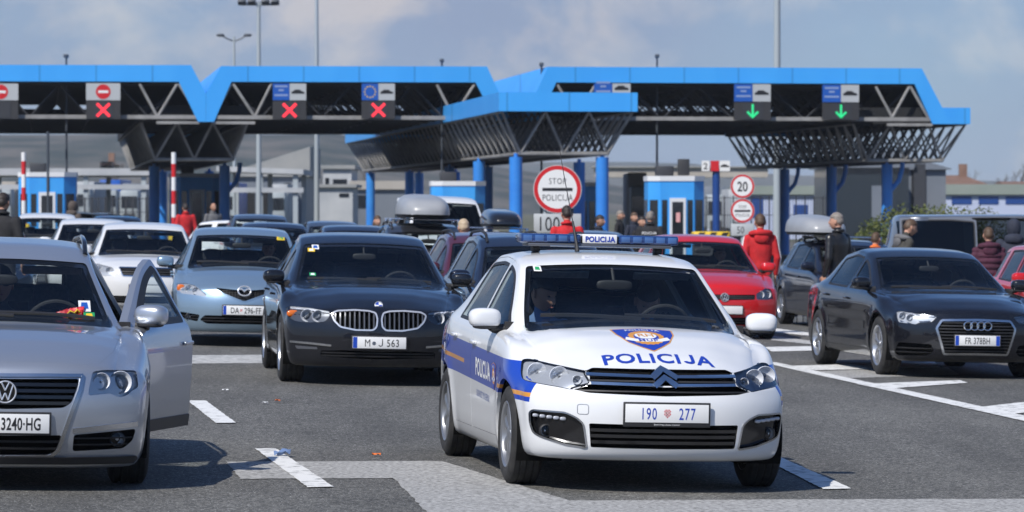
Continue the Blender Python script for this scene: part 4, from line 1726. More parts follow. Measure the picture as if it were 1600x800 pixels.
# ================================================================ the other vehicles
def shape(w, wb, fo, ro, Rw, nose, cowl, wtop, roof, tail, rear, zb=.18, **k):
    """nose: z of the hood lip; cowl, wtop, roof: (x, z); rear: 'saloon' | 'hatch' | 'estate' | 'van'"""
    e = -wb - ro
    top = [(fo, nose - .06), (fo - .09, nose), (fo - .35, nose + .45 * (cowl[1] - nose)), (fo - .75, nose + .74 * (cowl[1] - nose)), (cowl[0] + .12, cowl[1] - .025), cowl, wtop, ((wtop[0] * .6 + roof[0] * .4), (wtop[1] * .3 + roof[1] * .7)), roof]
    if rear == 'saloon':
        rx = -wb + .12
        top += [(rx, roof[1] - .075), (rx - .62, tail + .03), (rx - .75, tail), (e + .08, tail - .015), (e, tail - .10)]
        back = (rx - .58, rx - .04)
        xC = -wb + .28
    elif rear == 'hatch':
        rx = -wb - .22
        top += [(rx + .2, roof[1] - .035), (rx, roof[1] - .07), (rx - .30, tail + .12), (e + .05, tail), (e, tail - .1)]
        back = (rx - .24, rx - .04)
        xC = -wb + .25
    elif rear == 'estate':
        rx = e + .42
        top += [(rx + .5, roof[1] - .02), (rx, roof[1] - .06), (e + .10, tail + .10), (e + .04, tail), (e, tail - .1)]
        back = (e + .16, rx - .06)
        xC = -wb + .20
    else:
        top += [(e + .20, roof[1] - .01), (e + .06, roof[1] - .08), (e + .02, tail), (e, tail - .2)]
        back = None
        xC = -wb + .35
    sh0 = k.pop('sh0', .045)          # shoulder below cowl
    zs = cowl[1] - sh0
    gw = k.pop('gw', 0)
    P = dict(w=w, wb=wb, fo=fo, ro=ro, zb=zb, R=Rw, top=top,
        sh=[(fo, nose - .12), (fo - .25, nose - .045), (0, nose + .55 * (zs - nose)), (cowl[0], zs - .01), (-wb * .55, zs + .005), (-wb, zs + .035), (e + .3, zs + .04), (e, min(zs, tail - .06))],
        wr=[(fo, w * .72), (.2, w * .80), (cowl[0], w - .135 - gw), (wtop[0], w * .69 - gw), (roof[0], w * .665 - gw), (-wb + .1, w * .655 - gw), (e + .4, w * (.64 if rear != 'van' else .8)), (e, w * (.70 if rear == 'saloon' else .66))],
        rr=[(fo, .06), (0, .07), (cowl[0], .07), (wtop[0], .045), (-wb, .045), (e, .05)],
        plan=[(fo, w * .94), (.4, w * .985), (0, w), (-wb * .6, w), (-wb, w * .997), (e, w * .92)],
        fprof=[(.1, .09), (.19, .06), (.28, .02), (.36, .008), (.46, .0), (.56, .005), (.62, .02), (nose - .08, .05), (nose - .02, .085), (nose + .04, .14), (1.0, .28)],
        rprof=[(.1, .12), (.3, .02), (.55, .0), (.75, .03), (1.0, .07), (1.2, .12), (1.6, .2)],
        fplan=(.38, 2.7), screen=(cowl[0] + .01, wtop[0] - .01), xA=cowl[0] - .03, xB=cowl[0] - 1.06, xC=k.pop('xC', xC), xG=cowl[0] - .10,
        mirror=(cowl[0] - .18, zs + .085, w + .02),
        hood=[(fo - .10, 0), (fo - .12, w * .45), (fo - .22, w * .62), (.40, w * .73), (.0, w * .79), (cowl[0] + .12, w * .80), (cowl[0] + .07, w * .74), (cowl[0] + .05, 0)])
    if back: P['back'] = back
    P.update(k)
    return P

P_BMW = shape(.934, 2.975, .87, 1.09, .343, .80, (-.50, .985), (-1.36, 1.375), (-2.05, 1.482), 1.06, 'saloon', sh0=.05, rg_mat=M['dark_glass'],
    fplan=(.42, 2.6), lines=[(.74, .025, .008, -3.3, -.3), (.62, .05, -.008, -2.6, -.4)], ridges=[(-.45, .60, .80, .33, .012)], seal=M['satin'], tw=.235)
P_AUDI = shape(.921, 2.82, .88, 1.026, .332, .80, (-.46, .955), (-1.30, 1.325), (-1.95, 1.425), 1.03, 'saloon', sh0=.03,
    lines=[(.80, .02, .007, -3.2, .1), (.60, .06, -.010, -2.5, -.4), (.34, .04, .008, -2.4, -.4)], ridges=[(-.45, .62, .75, .42, .010)], tw=.225)
P_MAZDA = shape(.8775, 2.64, .90, .885, .316, .79, (-.40, .99), (-1.12, 1.375), (-1.75, 1.468), .95, 'hatch', sh0=.06, rg_mat=M['side_glass'], fplan=(.42, 2.5), mirror=(-.58, 1.01, .97))
P_GOLF = shape(.8895, 2.578, .86, .762, .316, .82, (-.42, .99), (-1.14, 1.38), (-1.7, 1.482), .95, 'hatch', sh0=.06)
P_PASSAT = shape(.90, 2.709, .92, 1.145, .325, .80, (-.40, .975), (-1.22, 1.345), (-1.95, 1.475), .95, 'estate', sh0=.045, tw=.225, fplan=(.36, 2.9), gw=.03, bottom=[(-4, .19), (-.6, .17), (.4, .15), (.92, .135)],
    lines=[(.52, .012, -.006, -2.5, -.35), (.80, .02, .007, -3.0, .1)], xQ=(-2.62, -3.30), hdrop=.12, sealw=.04, mirror=(-.58, 1.0, .885))
P_ESTATE = shape(.91, 2.709, .92, 1.10, .32, .80, (-.40, .975), (-1.22, 1.345), (-1.95, 1.475), .95, 'estate', sh0=.045, xQ=(-2.62, -3.25))
P_FABIA = shape(.87, 2.58, .84, .95, .31, .80, (-.38, .98), (-1.1, 1.38), (-1.75, 1.475), .95, 'estate', sh0=.045, xQ=(-2.5, -3.0))
P_OCTAVIA = shape(.907, 2.686, .88, 1.10, .32, .81, (-.42, .985), (-1.2, 1.36), (-1.85, 1.465), 1.0, 'hatch', sh0=.05)
P_SUV = shape(.92, 2.68, .90, .95, .36, .96, (-.36, 1.14), (-1.05, 1.56), (-1.7, 1.67), 1.05, 'estate', zb=.24, sh0=.05, zm=.6, xQ=(-2.5, -3.05))
P_VAN = shape(.952, 3.0, .90, 1.0, .34, .98, (-.10, 1.22), (-.86, 1.84), (-1.6, 1.96), 1.05, 'van', sh0=.07, xC=-2.45, xQ=(-2.60, -3.68), zm=.6, legroom=.9, seatz=.28, rg_mat=M['dark_glass'], bg_mat=M['dark_glass'], fplan=(.34, 3))

def features(c, px, py0=0, **k):
    pass
def bezel_round(c, name, cy, cz, r, mats, paint_fn=None, off=.012):
    """round badge standing on the nose"""
    p, n = c.sh.hit('F', cy, cz)
    q = Vector((0, 0, 1)).rotation_difference(n.normalized())
    n = Vector((1, 0, min(.6, max(0, n.z)))).normalized()
    Mx = Matrix.Translation(p + n * off) @ Matrix(((n.x, 0, -n.z), (0, 1, 0), (n.z, 0, n.x))).transposed().to_4x4().inverted() if False else Matrix.Translation(p + n * off) @ Matrix(((0, -n.z, n.x), (1, 0, 0), (0, n.x, n.z))).to_4x4()
    mb = MB()
    mb.lathe([(r, -.02), (r, .0), (r * .97, .006), (r * .86, .007), (r * .82, .0), (0, .0)], 32, Mx, 0)
    return mb, Mx

def nose(c, k, hl, gr, lamps, low=None, fog=None, foglamp=None, cx=None, depth=.03, extra=(), bars=5, frame=None, framem=None, amber=None, body_kw=None, mesh=None, barm=None, hm=None, vb=(), strip=None, lowbars=2, bez=None, barh=.014, style='five', rimm=None, mirror_m=None, steer=0):
    """common nose: headlights, main grille and lower intake from photo points (k maps crop points to the photo)"""
    fv = lambda pts: c.fv([k(*p) for p in pts])
    right = lambda pts: [(abs(a), b) for a, b in pts]
    def sym(pts):
        h = fv(pts)
        sg = 1 if sum(p[0] for p in h) > 0 else -1
        h = [(max(a * sg, 0), b) for a, b in h]
        return [(-a, b) for a, b in h[::-1] if a > .003] + h
    H = rpoly(right(fv(hl)), .02, .03)
    G = rpoly(sym(gr), .02, .04) if gr else None
    cuts = [(H, depth + .005), (c.mir(H), depth + .005)]
    if G: cuts.append((G, .075))
    LO = rpoly(sym(low), .02, .04) if low else None
    FG = rpoly(right(fv(fog)), .02, .04) if fog else None
    if LO: cuts.append((LO, .075))
    if FG: cuts += [(FG, .06), (c.mir(FG), .06)]
    c.build_body(cuts + list(extra), **(body_kw or {}))
    L = []
    for (q, r, mi) in lamps:
        a = right(fv([q]))[0]
        L.append((a[0], a[1], r, mi))
    A = None
    if amber:
        A = []
        for (q, ry, rz) in amber:
            a = right(fv([q]))[0]
            A.append((a[0], a[1], ry, rz))
    SP = None
    if strip:
        SP = [(right(fv(l)), wd, mi) for (l, wd, mi) in strip]
    c.headlamp(H, L, depth=depth, amber=A, strip=SP, hm=hm, bezel=bez)
    if G:
        z0, z1 = min(p[1] for p in G), max(p[1] for p in G)
        zz = [z0 + (z1 - z0) * (i + 1) / (bars + 1) for i in range(bars)]
        c.opening('grille', G, zz, .06, frame=frame, framem=framem, mesh=mesh, barm=barm, barh=barh)
    if LO:
        z0, z1 = min(p[1] for p in LO), max(p[1] for p in LO)
        c.opening('bumper_intake', LO, [z0 + (z1 - z0) * (i + 1) / (lowbars + 1) for i in range(lowbars)], .06, barh=.012)
    if FG:
        for q in (FG, c.mir(FG)):
            z0, z1 = min(p[1] for p in FG), max(p[1] for p in FG)
            c.opening('side_intake', q, [z0 + (z1 - z0) * t for t in (.3, .6)], .05, barh=.008)
    if foglamp:
        a = right(fv([foglamp[0]]))[0]
        c.fogs(a[0], a[1], foglamp[1])
    c.wheels(style, None, rimm, steer)
    c.cabin()
    c.mirrors(m=mirror_m)
    c.tail(float(c.sh.zsh(-c.P['wb'] - .5)) - .08)
    c.wipers()
    return fv, H, G

def crop(x0, y0, s):
    return lambda a, b: (x0 + a / s, y0 + b / s)

# ---------------------------------------------------------------- black saloon with twin kidney grilles
def build_bmw():
    P = P_BMW
    c = Car('black_saloon', P, 'black saloon with twin kidney grilles and plate M J563, behind the police car', 'car', place(591, 35.9, .87, 6.8), 6.8, M['black_paint'])
    k = crop(410, 350, 2.9636)
    fvr = lambda pts: [(abs(a), b) for a, b in c.fv([k(*p) for p in pts])]
    kid = rpoly(fvr([(560, 412), (590, 404), (655, 402), (735, 409), (759, 424), (748, 455), (720, 483), (650, 495), (572, 493), (556, 478), (552, 440)]), .02, .03)
    hl = [(106, 388), (130, 379), (220, 388), (308, 402), (314, 420), (302, 440), (285, 453), (200, 456), (150, 448), (118, 430)]
    fv, H, _ = nose(c, k, hl, None, [((208, 424), -.062, 1), ((258, 427), -.058, 1)], low=[(540, 592), (700, 590), (800, 596), (800, 622), (540, 628)],
        amber=[((142, 415), .06, .035)], extra=[(kid, .06), (c.mir(kid), .06)], strip=[([(130, 386), (220, 394), (310, 408)], .020, 1)], style='double', hm=M['housing'])
    for q in (kid, c.mir(kid)):
        ys = sorted(p[0] for p in q)
        o = c.opening('kidney_grille', q, [], .05, frame=.015, framem=M['badge_silver'], vbars=[ys[0] + (ys[-1] - ys[0]) * (i + .7) / 9.4 for i in range(9)], barh=.012, barm=M['housing'])
    # roundel
    a = (0, fv([(540, 377)])[0][1])
    mb, Mx = bezel_round(c, 'roundel', a[0], a[1], .041, None, off=.006)
    for i in range(4):
        pts = [(0, 0)] + [(.031 * math.cos(t), .031 * math.sin(t)) for t in np.linspace(i * math.pi / 2, (i + 1) * math.pi / 2, 7)]
        mb.add([Mx @ Vector((p[0], p[1], .003)) for p in pts], [tuple(range(len(pts)))], 1 + i % 2)
    mb.build('roundel_badge', [M['badge_silver'], M['ink_white'], M['plate_blue']], c.root, 30)
    pz = fv([(538, 550)])[0][1]
    c.plate(0, pz, ('M', 'J 563'), style='de')
    # chrome fog bars
    l = fvr([(126, 543), (230, 553), (318, 563)])
    for sg in (1, -1):
        mb = MB()
        c.sh.strip(mb, dense([(sg * a, b) for a, b in l], .03), 'F', .020, -.005, .012)
        mb.build('chrome_bar', [M['chrome']], c.root, 30)
    fl = rpoly(fvr([(150, 562), (252, 570), (255, 580), (160, 577)]), .008, .03)
    for q in (fl, c.mir(fl)):
        mb = MB(); c.sh.solid(q, 'F', .004, -.01, mb=mb)
        mb.build('fog_lamp', [M['housing']], c.root, 30)
    return c
BMW = build_bmw()

# ---------------------------------------------------------------- black saloon with four rings
def build_audi():
    P = P_AUDI
    c = Car('black_saloon', P, 'black saloon with single frame grille and plate FR 378BH, parked at the right', 'car', place(1526, 40.75, .88, 9.0), 9.0, M['black_paint'])
    k = crop(1240, 370, 3.3333)
    hl = [(532, 388), (560, 385), (640, 397), (740, 408), (750, 415), (715, 444), (652, 447), (641, 456), (546, 444), (535, 412)]
    fv, H, G = nose(c, k, hl, [(957, 433), (1128, 440), (1155, 482), (1112, 616), (957, 612)], [((572, 415), -.05, 1), ((610, 425), -.05, 1)],
        fog=[(545, 548), (718, 560), (730, 600), (700, 618), (545, 618), (524, 600)], bars=10, frame=.024, framem=M['satin'], strip=[([(640, 404), (735, 414)], .012, 5), ([(655, 438), (712, 436)], .010, 5)], style='double')
    zr = fv([(957, 465)])[0][1]
    mb = MB()
    p = c.sh.hit('F', 0, zr)[0].x + .022
    for i in range(4):
        y = (i - 1.5) * .074
        mb.tube([(p, y + .046 * math.cos(t), zr + .046 * math.sin(t)) for t in np.linspace(0, 2 * math.pi, 25)[:-1]], .0085, 8, closed=True)
    mb.build('four_ring_badge', [M['chrome']], c.root, 40)
    c.plate(0, fv([(957, 541)])[0][1], 'FR 378BH', style='it', w=.36 * 1.42)
    return c
AUDI = build_audi()

# ---------------------------------------------------------------- ice-blue hatchback
def build_mazda():
    P = P_MAZDA
    c = Car('blue_hatchback', P, 'metallic ice blue hatchback with five sided grille and plate DA 296-FF', 'car', place(380, 45.4, .90, 5.6), 5.6, M['iceblue_paint'])
    k = crop(240, 340, 3.636)
    hl = [(130, 374), (180, 373), (235, 385), (300, 436), (298, 449), (240, 440), (160, 431), (132, 405)]
    fv, H, G = nose(c, k, hl, [(508, 412), (350, 396), (352, 404), (392, 430), (508, 476)], [((200, 405), .05, 1), ((240, 415), .045, 1)],
        low=[(508, 558), (290, 554), (262, 580), (300, 602), (508, 606)], foglamp=((205, 563), .045), fog=[(150, 533), (262, 552), (250, 590), (175, 575), (158, 560)],
        bars=0, mesh=.035, frame=.010, framem=M['iceblue_paint'], amber=[((155, 400), .05, .045)], style='five')
    a = fv([(508, 420)])[0]
    mb, Mx = bezel_round(c, 'badge', 0, a[1], .072, None, off=.02)
    mb = MB()
    mb.tube([Mx @ Vector((.078 * math.cos(t), .062 * math.sin(t), 0)) for t in np.linspace(0, 2 * math.pi, 29)[:-1]], .009, 8, closed=True)
    mb.tube([Mx @ Vector(q) for q in ((-.070, .02, 0), (-.03, .022, 0), (0, -.012, 0), (.03, .022, 0), (.070, .02, 0))], .010, 8)
    mb.build('winged_badge', [M['badge_silver']], c.root, 40)
    c.plate(0, fv([(508, 527)])[0][1], ('DA', '296-FF'), style='hr')
    return c
MAZDA = build_mazda()

# ---------------------------------------------------------------- red hatchback
def build_golf():
    P = P_GOLF
    c = Car('red_hatchback', P, 'bright red hatchback parked beyond the white police car', 'car', place(1131, 52.6, .86, 7.2), 7.2, M['red_paint'])
    k = crop(1020, 360, 4.0)
    hl = [(645, 398), (700, 362), (735, 366), (752, 424), (720, 435), (650, 434)]
    cx = 444
    fv, H, G = nose(c, k, hl, [(cx, 402), (640, 402), (638, 434), (cx, 436)], [((675, 402), .05, 1), ((718, 400), .05, 1)],
        low=[(cx, 545), (600, 545), (600, 590), (cx, 592)], bars=2, style='five', barh=.02)
    a = fv([(cx, 419)])[0]
    mb = vw_badge(c, 0, a[1], .062)
    c.plate(0, fv([(cx, 497)])[0][1], None, style='hr0')
    return c
def vw_badge(c, cy, cz, r):
    p, n = c.sh.hit('F', cy, cz)
    n = Vector((1, 0, .12)).normalized()
    Mx = Matrix.Translation(p + n * .016) @ Matrix(((0, 0, 1), (1, 0, 0), (0, 1, 0))).to_4x4()   # local x -> car y, y -> z, z -> x
    mb = MB()
    mb.lathe([(r * 1.02, -.03), (r * 1.02, .0), (0, .0)], 36, Mx, 1)
    mb.tube([Mx @ Vector((r * .92 * math.cos(t), r * .92 * math.sin(t), .003)) for t in np.linspace(0, 2 * math.pi, 37)[:-1]], r * .075, 8, 0, closed=True)
    w = r * .075
    def st(a, b):
        mb.tube([Mx @ Vector((a[0] * r, a[1] * r, .004)), Mx @ Vector((b[0] * r, b[1] * r, .004))], w, 6, 0)
    for sx in (-1, 1):
        st((sx * .34, .84), (0, .14)); st((sx * .66, .60), (sx * .27, -.70)); st((sx * .27, -.70), (0, -.08))
    return mb.build('round_badge', [M['badge_silver'], M['gloss_black']], c.root, 40)
GOLF = build_golf()

# ---------------------------------------------------------------- silver estate in front on the left, driver's door ajar
def build_passat():
    P = P_PASSAT
    c = Car('silver_estate', P, 'silver estate car with its front door ajar, at the left edge', 'car', place(4, 21.6, .92, 9.3), 9.3, M['silver_paint'])
    k = crop(0, 560, 3.3333)
    cx = 27
    hl = [(482, 68), (545, 60), (708, 62), (721, 150), (690, 166), (662, 193), (622, 203), (590, 190), (574, 182), (460, 194), (463, 158)]
    fv, H, G = nose(c, k, hl, [(cx, 106), (410, 106), (408, 140), (372, 232), (330, 258), (cx, 264)], [((628, 125), -.066, 1), ((530, 120), .05, 1)], hm=M['reflector'],
        low=[(cx, 402), (322, 400), (288, 488), (250, 503), (cx, 504)], fog=[(384, 398), (708, 366), (690, 428), (642, 468), (377, 484)], foglamp=((612, 422), .040),
        bars=4, barh=.020, barm=M['gloss_black'], style='ten', lowbars=2)
    # bright shield-shaped surround
    l = [(max(a, 0), b) for a, b in fv([(cx, 86), (250, 86), (432, 88), (418, 160), (380, 262), (335, 385), (303, 480), (262, 512), (cx, 516)])]
    ln = [(-a, b) for a, b in l[::-1][:-0 or None] if a > .003] + l
    mb = MB()
    top = dense([(-a, b) for a, b in l[2::-1] if a > .003] + l[:3], .03)
    c.sh.strip(mb, top, 'F', .020, -.01, .010)
    for sg in (1, -1):
        side = dense([(sg * a, b) for a, b in l[2:]], .03)
        c.sh.strip(mb, side, 'F', .022, -.01, .010)
    mb.build('bright_surround', [M['satin']], c.root, 30)
    vw_badge(c, 0, fv([(cx, 176)])[0][1], .068)
    c.plate(0, fv([(cx, 338)])[0][1], '3240·HG', style='hr0')
    # bumper strips with bright inlay, black lower lip, washers
    b = fv([(378, 378), (560, 358), (718, 340)])
    for sg in (1, -1):
        mb = MB()
        c.sh.strip(mb, dense([(sg * abs(q[0]), q[1]) for q in b], .03), 'F', .030, -.004, .012)
        mb.build('bumper_strip', [M['satin']], c.root, 30)
    mb = MB()
    zb = fv([(cx, 530)])[0][1]
    lip = rpoly([(-.80, zb + .02), (.80, zb + .02), (.80, zb - .07), (-.80, zb - .07)], .02, .04)
    c.sh.solid(lip, 'F', .018, -.01, mb=mb, g=.03)
    mb.build('lower_lip', [M['trim']], c.root, 30)
    # roof rails
    for sg in (1, -1):
        mb = MB()
        pts = []
        for t in np.linspace(0, 1, 16):
            x = -1.42 - 1.75 * t
            q = c.sh.hit('T', x, sg * .56)[0]
            lift = .05 * min(1, min(t, 1 - t) / .10) ** .6
            pts.append(q + Vector((0, 0, lift)))
        mb.tube(pts, .017, 8)
        mb.build('roof_rail', [M['gloss_black']], c.root, 40)
    # front door on the car's left swung open about its hinge
    d = c.door_obj[('front', 'L')]
    hx, hy = P['xA'] + .01, P['w'] - .04
    H4 = Matrix.Translation((hx, hy, 0)) @ Matrix.Rotation(-R(21), 4, 'Z') @ Matrix.Translation((-hx, -hy, 0))
    d.matrix_local = H4
    mb = MB()
    # inner door card
    c.sh.sheet(mb, rpoly([(P['xA'] - .03, .32), (P['xB'] + .03, .32), (P['xB'] + .03, .92), (P['xA'] - .03, .90)], .03), 'L', -.10, .1)
    mb.build('door_card', [M['cabin_dark']], d, None)
    mb = MB()
    c.sh.strip(mb, dense([(P['xA'] - .01, .315), (P['xB'] + .01, .315)], .06), 'L', .075, .001, .008)
    mb.build('door_sill_strip', [M['trim']], d, 30)
    return c
PASSAT = build_passat()
# ================================================================ the crossing: canopies, booths, signs
def uvz(u, v, z):
    x, y = from_uv(u, v)
    return Vector((x, y, z))
V0 = 134.0
def cu(px, py, v=V0):
    """photo point on the cross plane v -> (u, z)"""
    p = on_plane(px, py, v)
    return (to_uv(p.x, p.y)[0], p.z)
def cladding(m, step, dark=.72):
    """upright joints between sheet panels"""
    t = m.node_tree; N = t.nodes; b = N['Principled BSDF']
    src = b.inputs['Base Color'].links[0].from_socket
    c = N.new('ShaderNodeTexCoord'); sp = N.new('ShaderNodeSeparateXYZ')
    t.links.new(c.outputs['Object'], sp.inputs['Vector'])
    a = N.new('ShaderNodeMath'); a.operation = 'DIVIDE'; a.inputs[1].default_value = step
    t.links.new(sp.outputs['X'], a.inputs[0])
    f = N.new('ShaderNodeMath'); f.operation = 'FRACT'; t.links.new(a.outputs[0], f.inputs[0])
    l = N.new('ShaderNodeMath'); l.operation = 'LESS_THAN'; l.inputs[1].default_value = .03
    t.links.new(f.outputs[0], l.inputs[0])
    mx_ = N.new('ShaderNodeMixRGB'); mx_.blend_type = 'MULTIPLY'
    mx_.inputs['Color2'].default_value = (dark, dark, dark, 1)
    t.links.new(l.outputs[0], mx_.inputs['Fac']); t.links.new(src, mx_.inputs['Color1'])
    t.links.new(mx_.outputs['Color'], b.inputs['Base Color'])
    return m
M['fascia_blue'] = noisy('fascia_blue', (.042, .33, .80), (.052, .36, .83), .8, .42, 5, stretch=(1, 1, .2))
cladding(M['fascia_blue'], 2.0)
M['column_blue'] = noisy('column_blue', (.03, .20, .62), (.04, .25, .68), 1.2, .4, 5)
M['booth_blue'] = noisy('booth_blue', (.04, .30, .74), (.05, .34, .78), 1.5, .4)
M['deep_blue'] = mat('deep_blue', (.008, .05, .22), .45)
M['soffit'] = noisy('soffit', (.006, .007, .009), (.012, .013, .015), .6, .85)  # near-black, shade under the roofs put into the colour against ground bounce
M['steel'] = noisy('steel', (.20, .195, .19), (.30, .295, .285), 2.0, .6, 6)
M['dark_steel'] = mat('dark_steel', (.030, .032, .038), .6)
M['mast_grey'] = mat('mast_grey', (.34, .38, .40), .5)
M['pole_dark'] = mat('pole_dark', (.05, .06, .075), .5)
M['white_metal'] = mat('white_metal', (.66, .67, .68), .45)
M['dim_glass'] = mat('dim_glass', (.012, .015, .02), .08, coat=.6)
M['sign_grey'] = mat('sign_grey', (.42, .44, .45), .5)
M['sign_blue'] = mat('sign_blue', (.012, .09, .40), .4)
M['sign_text'] = mat('sign_text', (.22, .30, .52), .5)
M['sign_back'] = mat('sign_back', (.03, .03, .032), .6)
M['led_red'] = mat('led_red', (.6, .02, .03), .5, emit=(1.0, .035, .06), estr=1.15)
M['led_green'] = mat('led_green', (.02, .5, .2), .5, emit=(.03, .80, .24), estr=.50)

def uprism(mb, poly, v0, v1, mi=0):
    mb.prism(poly, lambda u, z: uvz(u, v0, z), lambda u, z: uvz(u, v1, z), mi)
def solid_poly(poly):
    return poly

L_ROOF = 27.0
def canopy(label, outer, inner, beams, nmod, vends):
    """raised roof between two islands: outer and inner outline of the blue band, photo points"""
    o = [cu(*p) for p in outer]
    i = [cu(*p) for p in inner]
    band = o + i
    c0 = uvz((o[0][0] + o[-1][0]) / 2, V0, 0)
    root = empty('toll_canopy', (c0.x, c0.y, zg(c0.x, c0.y)))
    tag(root, label, 'canopy', 'raised roofs over the lanes')
    inv = Matrix.Translation(-root.location)
    def fin(mb, name, m, smooth=None):
        mb.v = [tuple(inv @ Vector(p)) for p in mb.v]
        return mb.build(name, m, root, smooth)
    mb = MB(); uprism(mb, band, V0 - .22, V0, 0); fin(mb, 'fascia', [M['fascia_blue']])
    mb = MB(); uprism(mb, band, V0 + .003, V0 + L_ROOF, 0)
    for q in range(len(o) - 1): mb.m[2 + q] = 1
    fin(mb, 'roof_deck', [M['soffit'], M['fascia_blue']])
    mb = MB(); uprism(mb, band, V0 + L_ROOF + .003, V0 + L_ROOF + .22, 0); fin(mb, 'rear_fascia', [M['fascia_blue']])
    # space frame under the roof
    ul, ur = min(p[0] for p in i), max(p[0] for p in i)
    zt = max(p[1] for p in i) - .08
    zb = cu(600, 184)[1]
    top_l = [p for p in i if p[1] > zt - .3]
    tl, tr = min(p[0] for p in top_l), max(p[0] for p in top_l)
    mb = MB()
    nv = 9
    dv = L_ROOF / nv
    du = (tr - tl) / nmod
    for b in range(nv + 1):
        v = V0 + .45 + b * (L_ROOF - .9) / nv
        vm = v + (L_ROOF - .9) / nv / 2
        r = .035
        mb.bar(uvz(ul, v, zb), uvz(ur, v, zb), .06, 6)
        mb.bar(uvz(tl, v, zt), uvz(tr, v, zt), .05, 6)
        for a in range(nmod):
            u0, u1, um = tl + a * du, tl + (a + 1) * du, tl + (a + .5) * du
            mb.bar(uvz(u0, v, zt), uvz(um, v, zb), r, 5)
            mb.bar(uvz(um, v, zb), uvz(u1, v, zt), r, 5)
            if b < nv:
                mb.bar(uvz(um, v, zb), uvz(u0, vm, zt), r, 5)
                mb.bar(uvz(um, v, zb), uvz(um, vm * 2 - v, zb), r, 5)
                mb.bar(uvz(u0, vm, zt), uvz(um, vm * 2 - v, zb), r, 5)
                mb.bar(uvz(u0, v, zt), uvz(u0, vm * 2 - v, zt), r, 5)
    fin(mb, 'space_frame', [M['dark_steel']])  # darker than the sunlit front steel: roof shade put into the colour
    mb = MB()
    # front lower chord, its double at the ends, end V members
    z2 = cu(600, 190)[1]
    a = [uvz(ul, V0 - .1, zb), uvz(ur, V0 - .1, zb)]
    mb.box((a[0] + a[1]) / 2, ((a[1] - a[0]).length, .14, .14), 0, rot=(0, 0, YAW))
    for (x0, x1) in vends:
        p, q = uvz(cu(x0, 0)[0], V0 - .1, z2 - .06), uvz(cu(x1, 0)[0], V0 - .1, z2 - .06)
        mb.box((p + q) / 2, ((q - p).length, .12, .10), 0, rot=(0, 0, YAW))
    for (p, q) in beams:
        (u0, za), (u1, zb_) = cu(*p), cu(*q)
        mb.bar(uvz(u0, V0 - .12, za), uvz(u1, V0 - .12, zb_), .055, 8)
    fin(mb, 'front_truss', [M['steel']], 40)
    mb = MB()
    uu = [uvz(ul, V0 + L_ROOF - .5, 0), uvz(ur, V0 + L_ROOF - .5, 0)]
    mb.box((uu[0] + uu[1]) / 2 + Vector((0, 0, 5.40)), ((uu[1] - uu[0]).length, .12, 1.06), 0, rot=(0, 0, YAW))
    fin(mb, 'rear_panel', [M['soffit']])
    # service walkways across the lanes under the roof
    for vv, zz, hh in ((V0 + 9, 5.02, .10), (V0 + 18, 5.05, .12)):
        mb = MB()
        uu = [uvz(ul, vv, 0), uvz(ur, vv, 0)]
        mb.box((uu[0] + uu[1]) / 2 + Vector((0, 0, zz)), ((uu[1] - uu[0]).length, .7, hh), 0, rot=(0, 0, YAW))
        fin(mb, 'gantry_walkway', [M['soffit']])
    return root
CAN_A = canopy('raised roof at the left, over the lane with the no entry sign and red cross',
    [(-380, 101), (298, 102), (321.3, 146), (321.3, 190.5)], [(309, 190.5), (279, 128), (-380, 126.5)],
    [((218, 131), (246, 183)), ((246, 183), (277, 131)), ((279, 131), (312, 184))], 7, [(244, 312)])
CAN_B = canopy('raised roof in the middle, over two lanes with red crosses',
    [(321.6, 190.5), (321.6, 146), (345, 103.5), (760, 104), (781, 150), (797, 189)], [(775, 189), (757, 158), (742, 129), (361, 128), (334, 190.5)],
    [((364, 131), (398, 183)), ((398, 183), (424, 131)), ((361, 131), (333, 184)), ((682, 132), (708, 183)), ((708, 183), (741, 132))], 4, [(330, 398), (708, 775)])
CAN_C = canopy('raised roof at the right, over the lanes with green arrows',
    [(815, 190), (836, 146), (855, 104.5), (1438, 107), (1470, 168), (1484, 194)], [(1455, 194), (1427, 131.5), (868, 129), (860, 146), (838, 190)],
    [((1367, 135), (1393, 184)), ((1393, 184), (1420, 135)), ((1421, 135), (1450, 186)), ((870, 132), (900, 184)), ((900, 184), (930, 132))], 5, [(1385, 1456)])

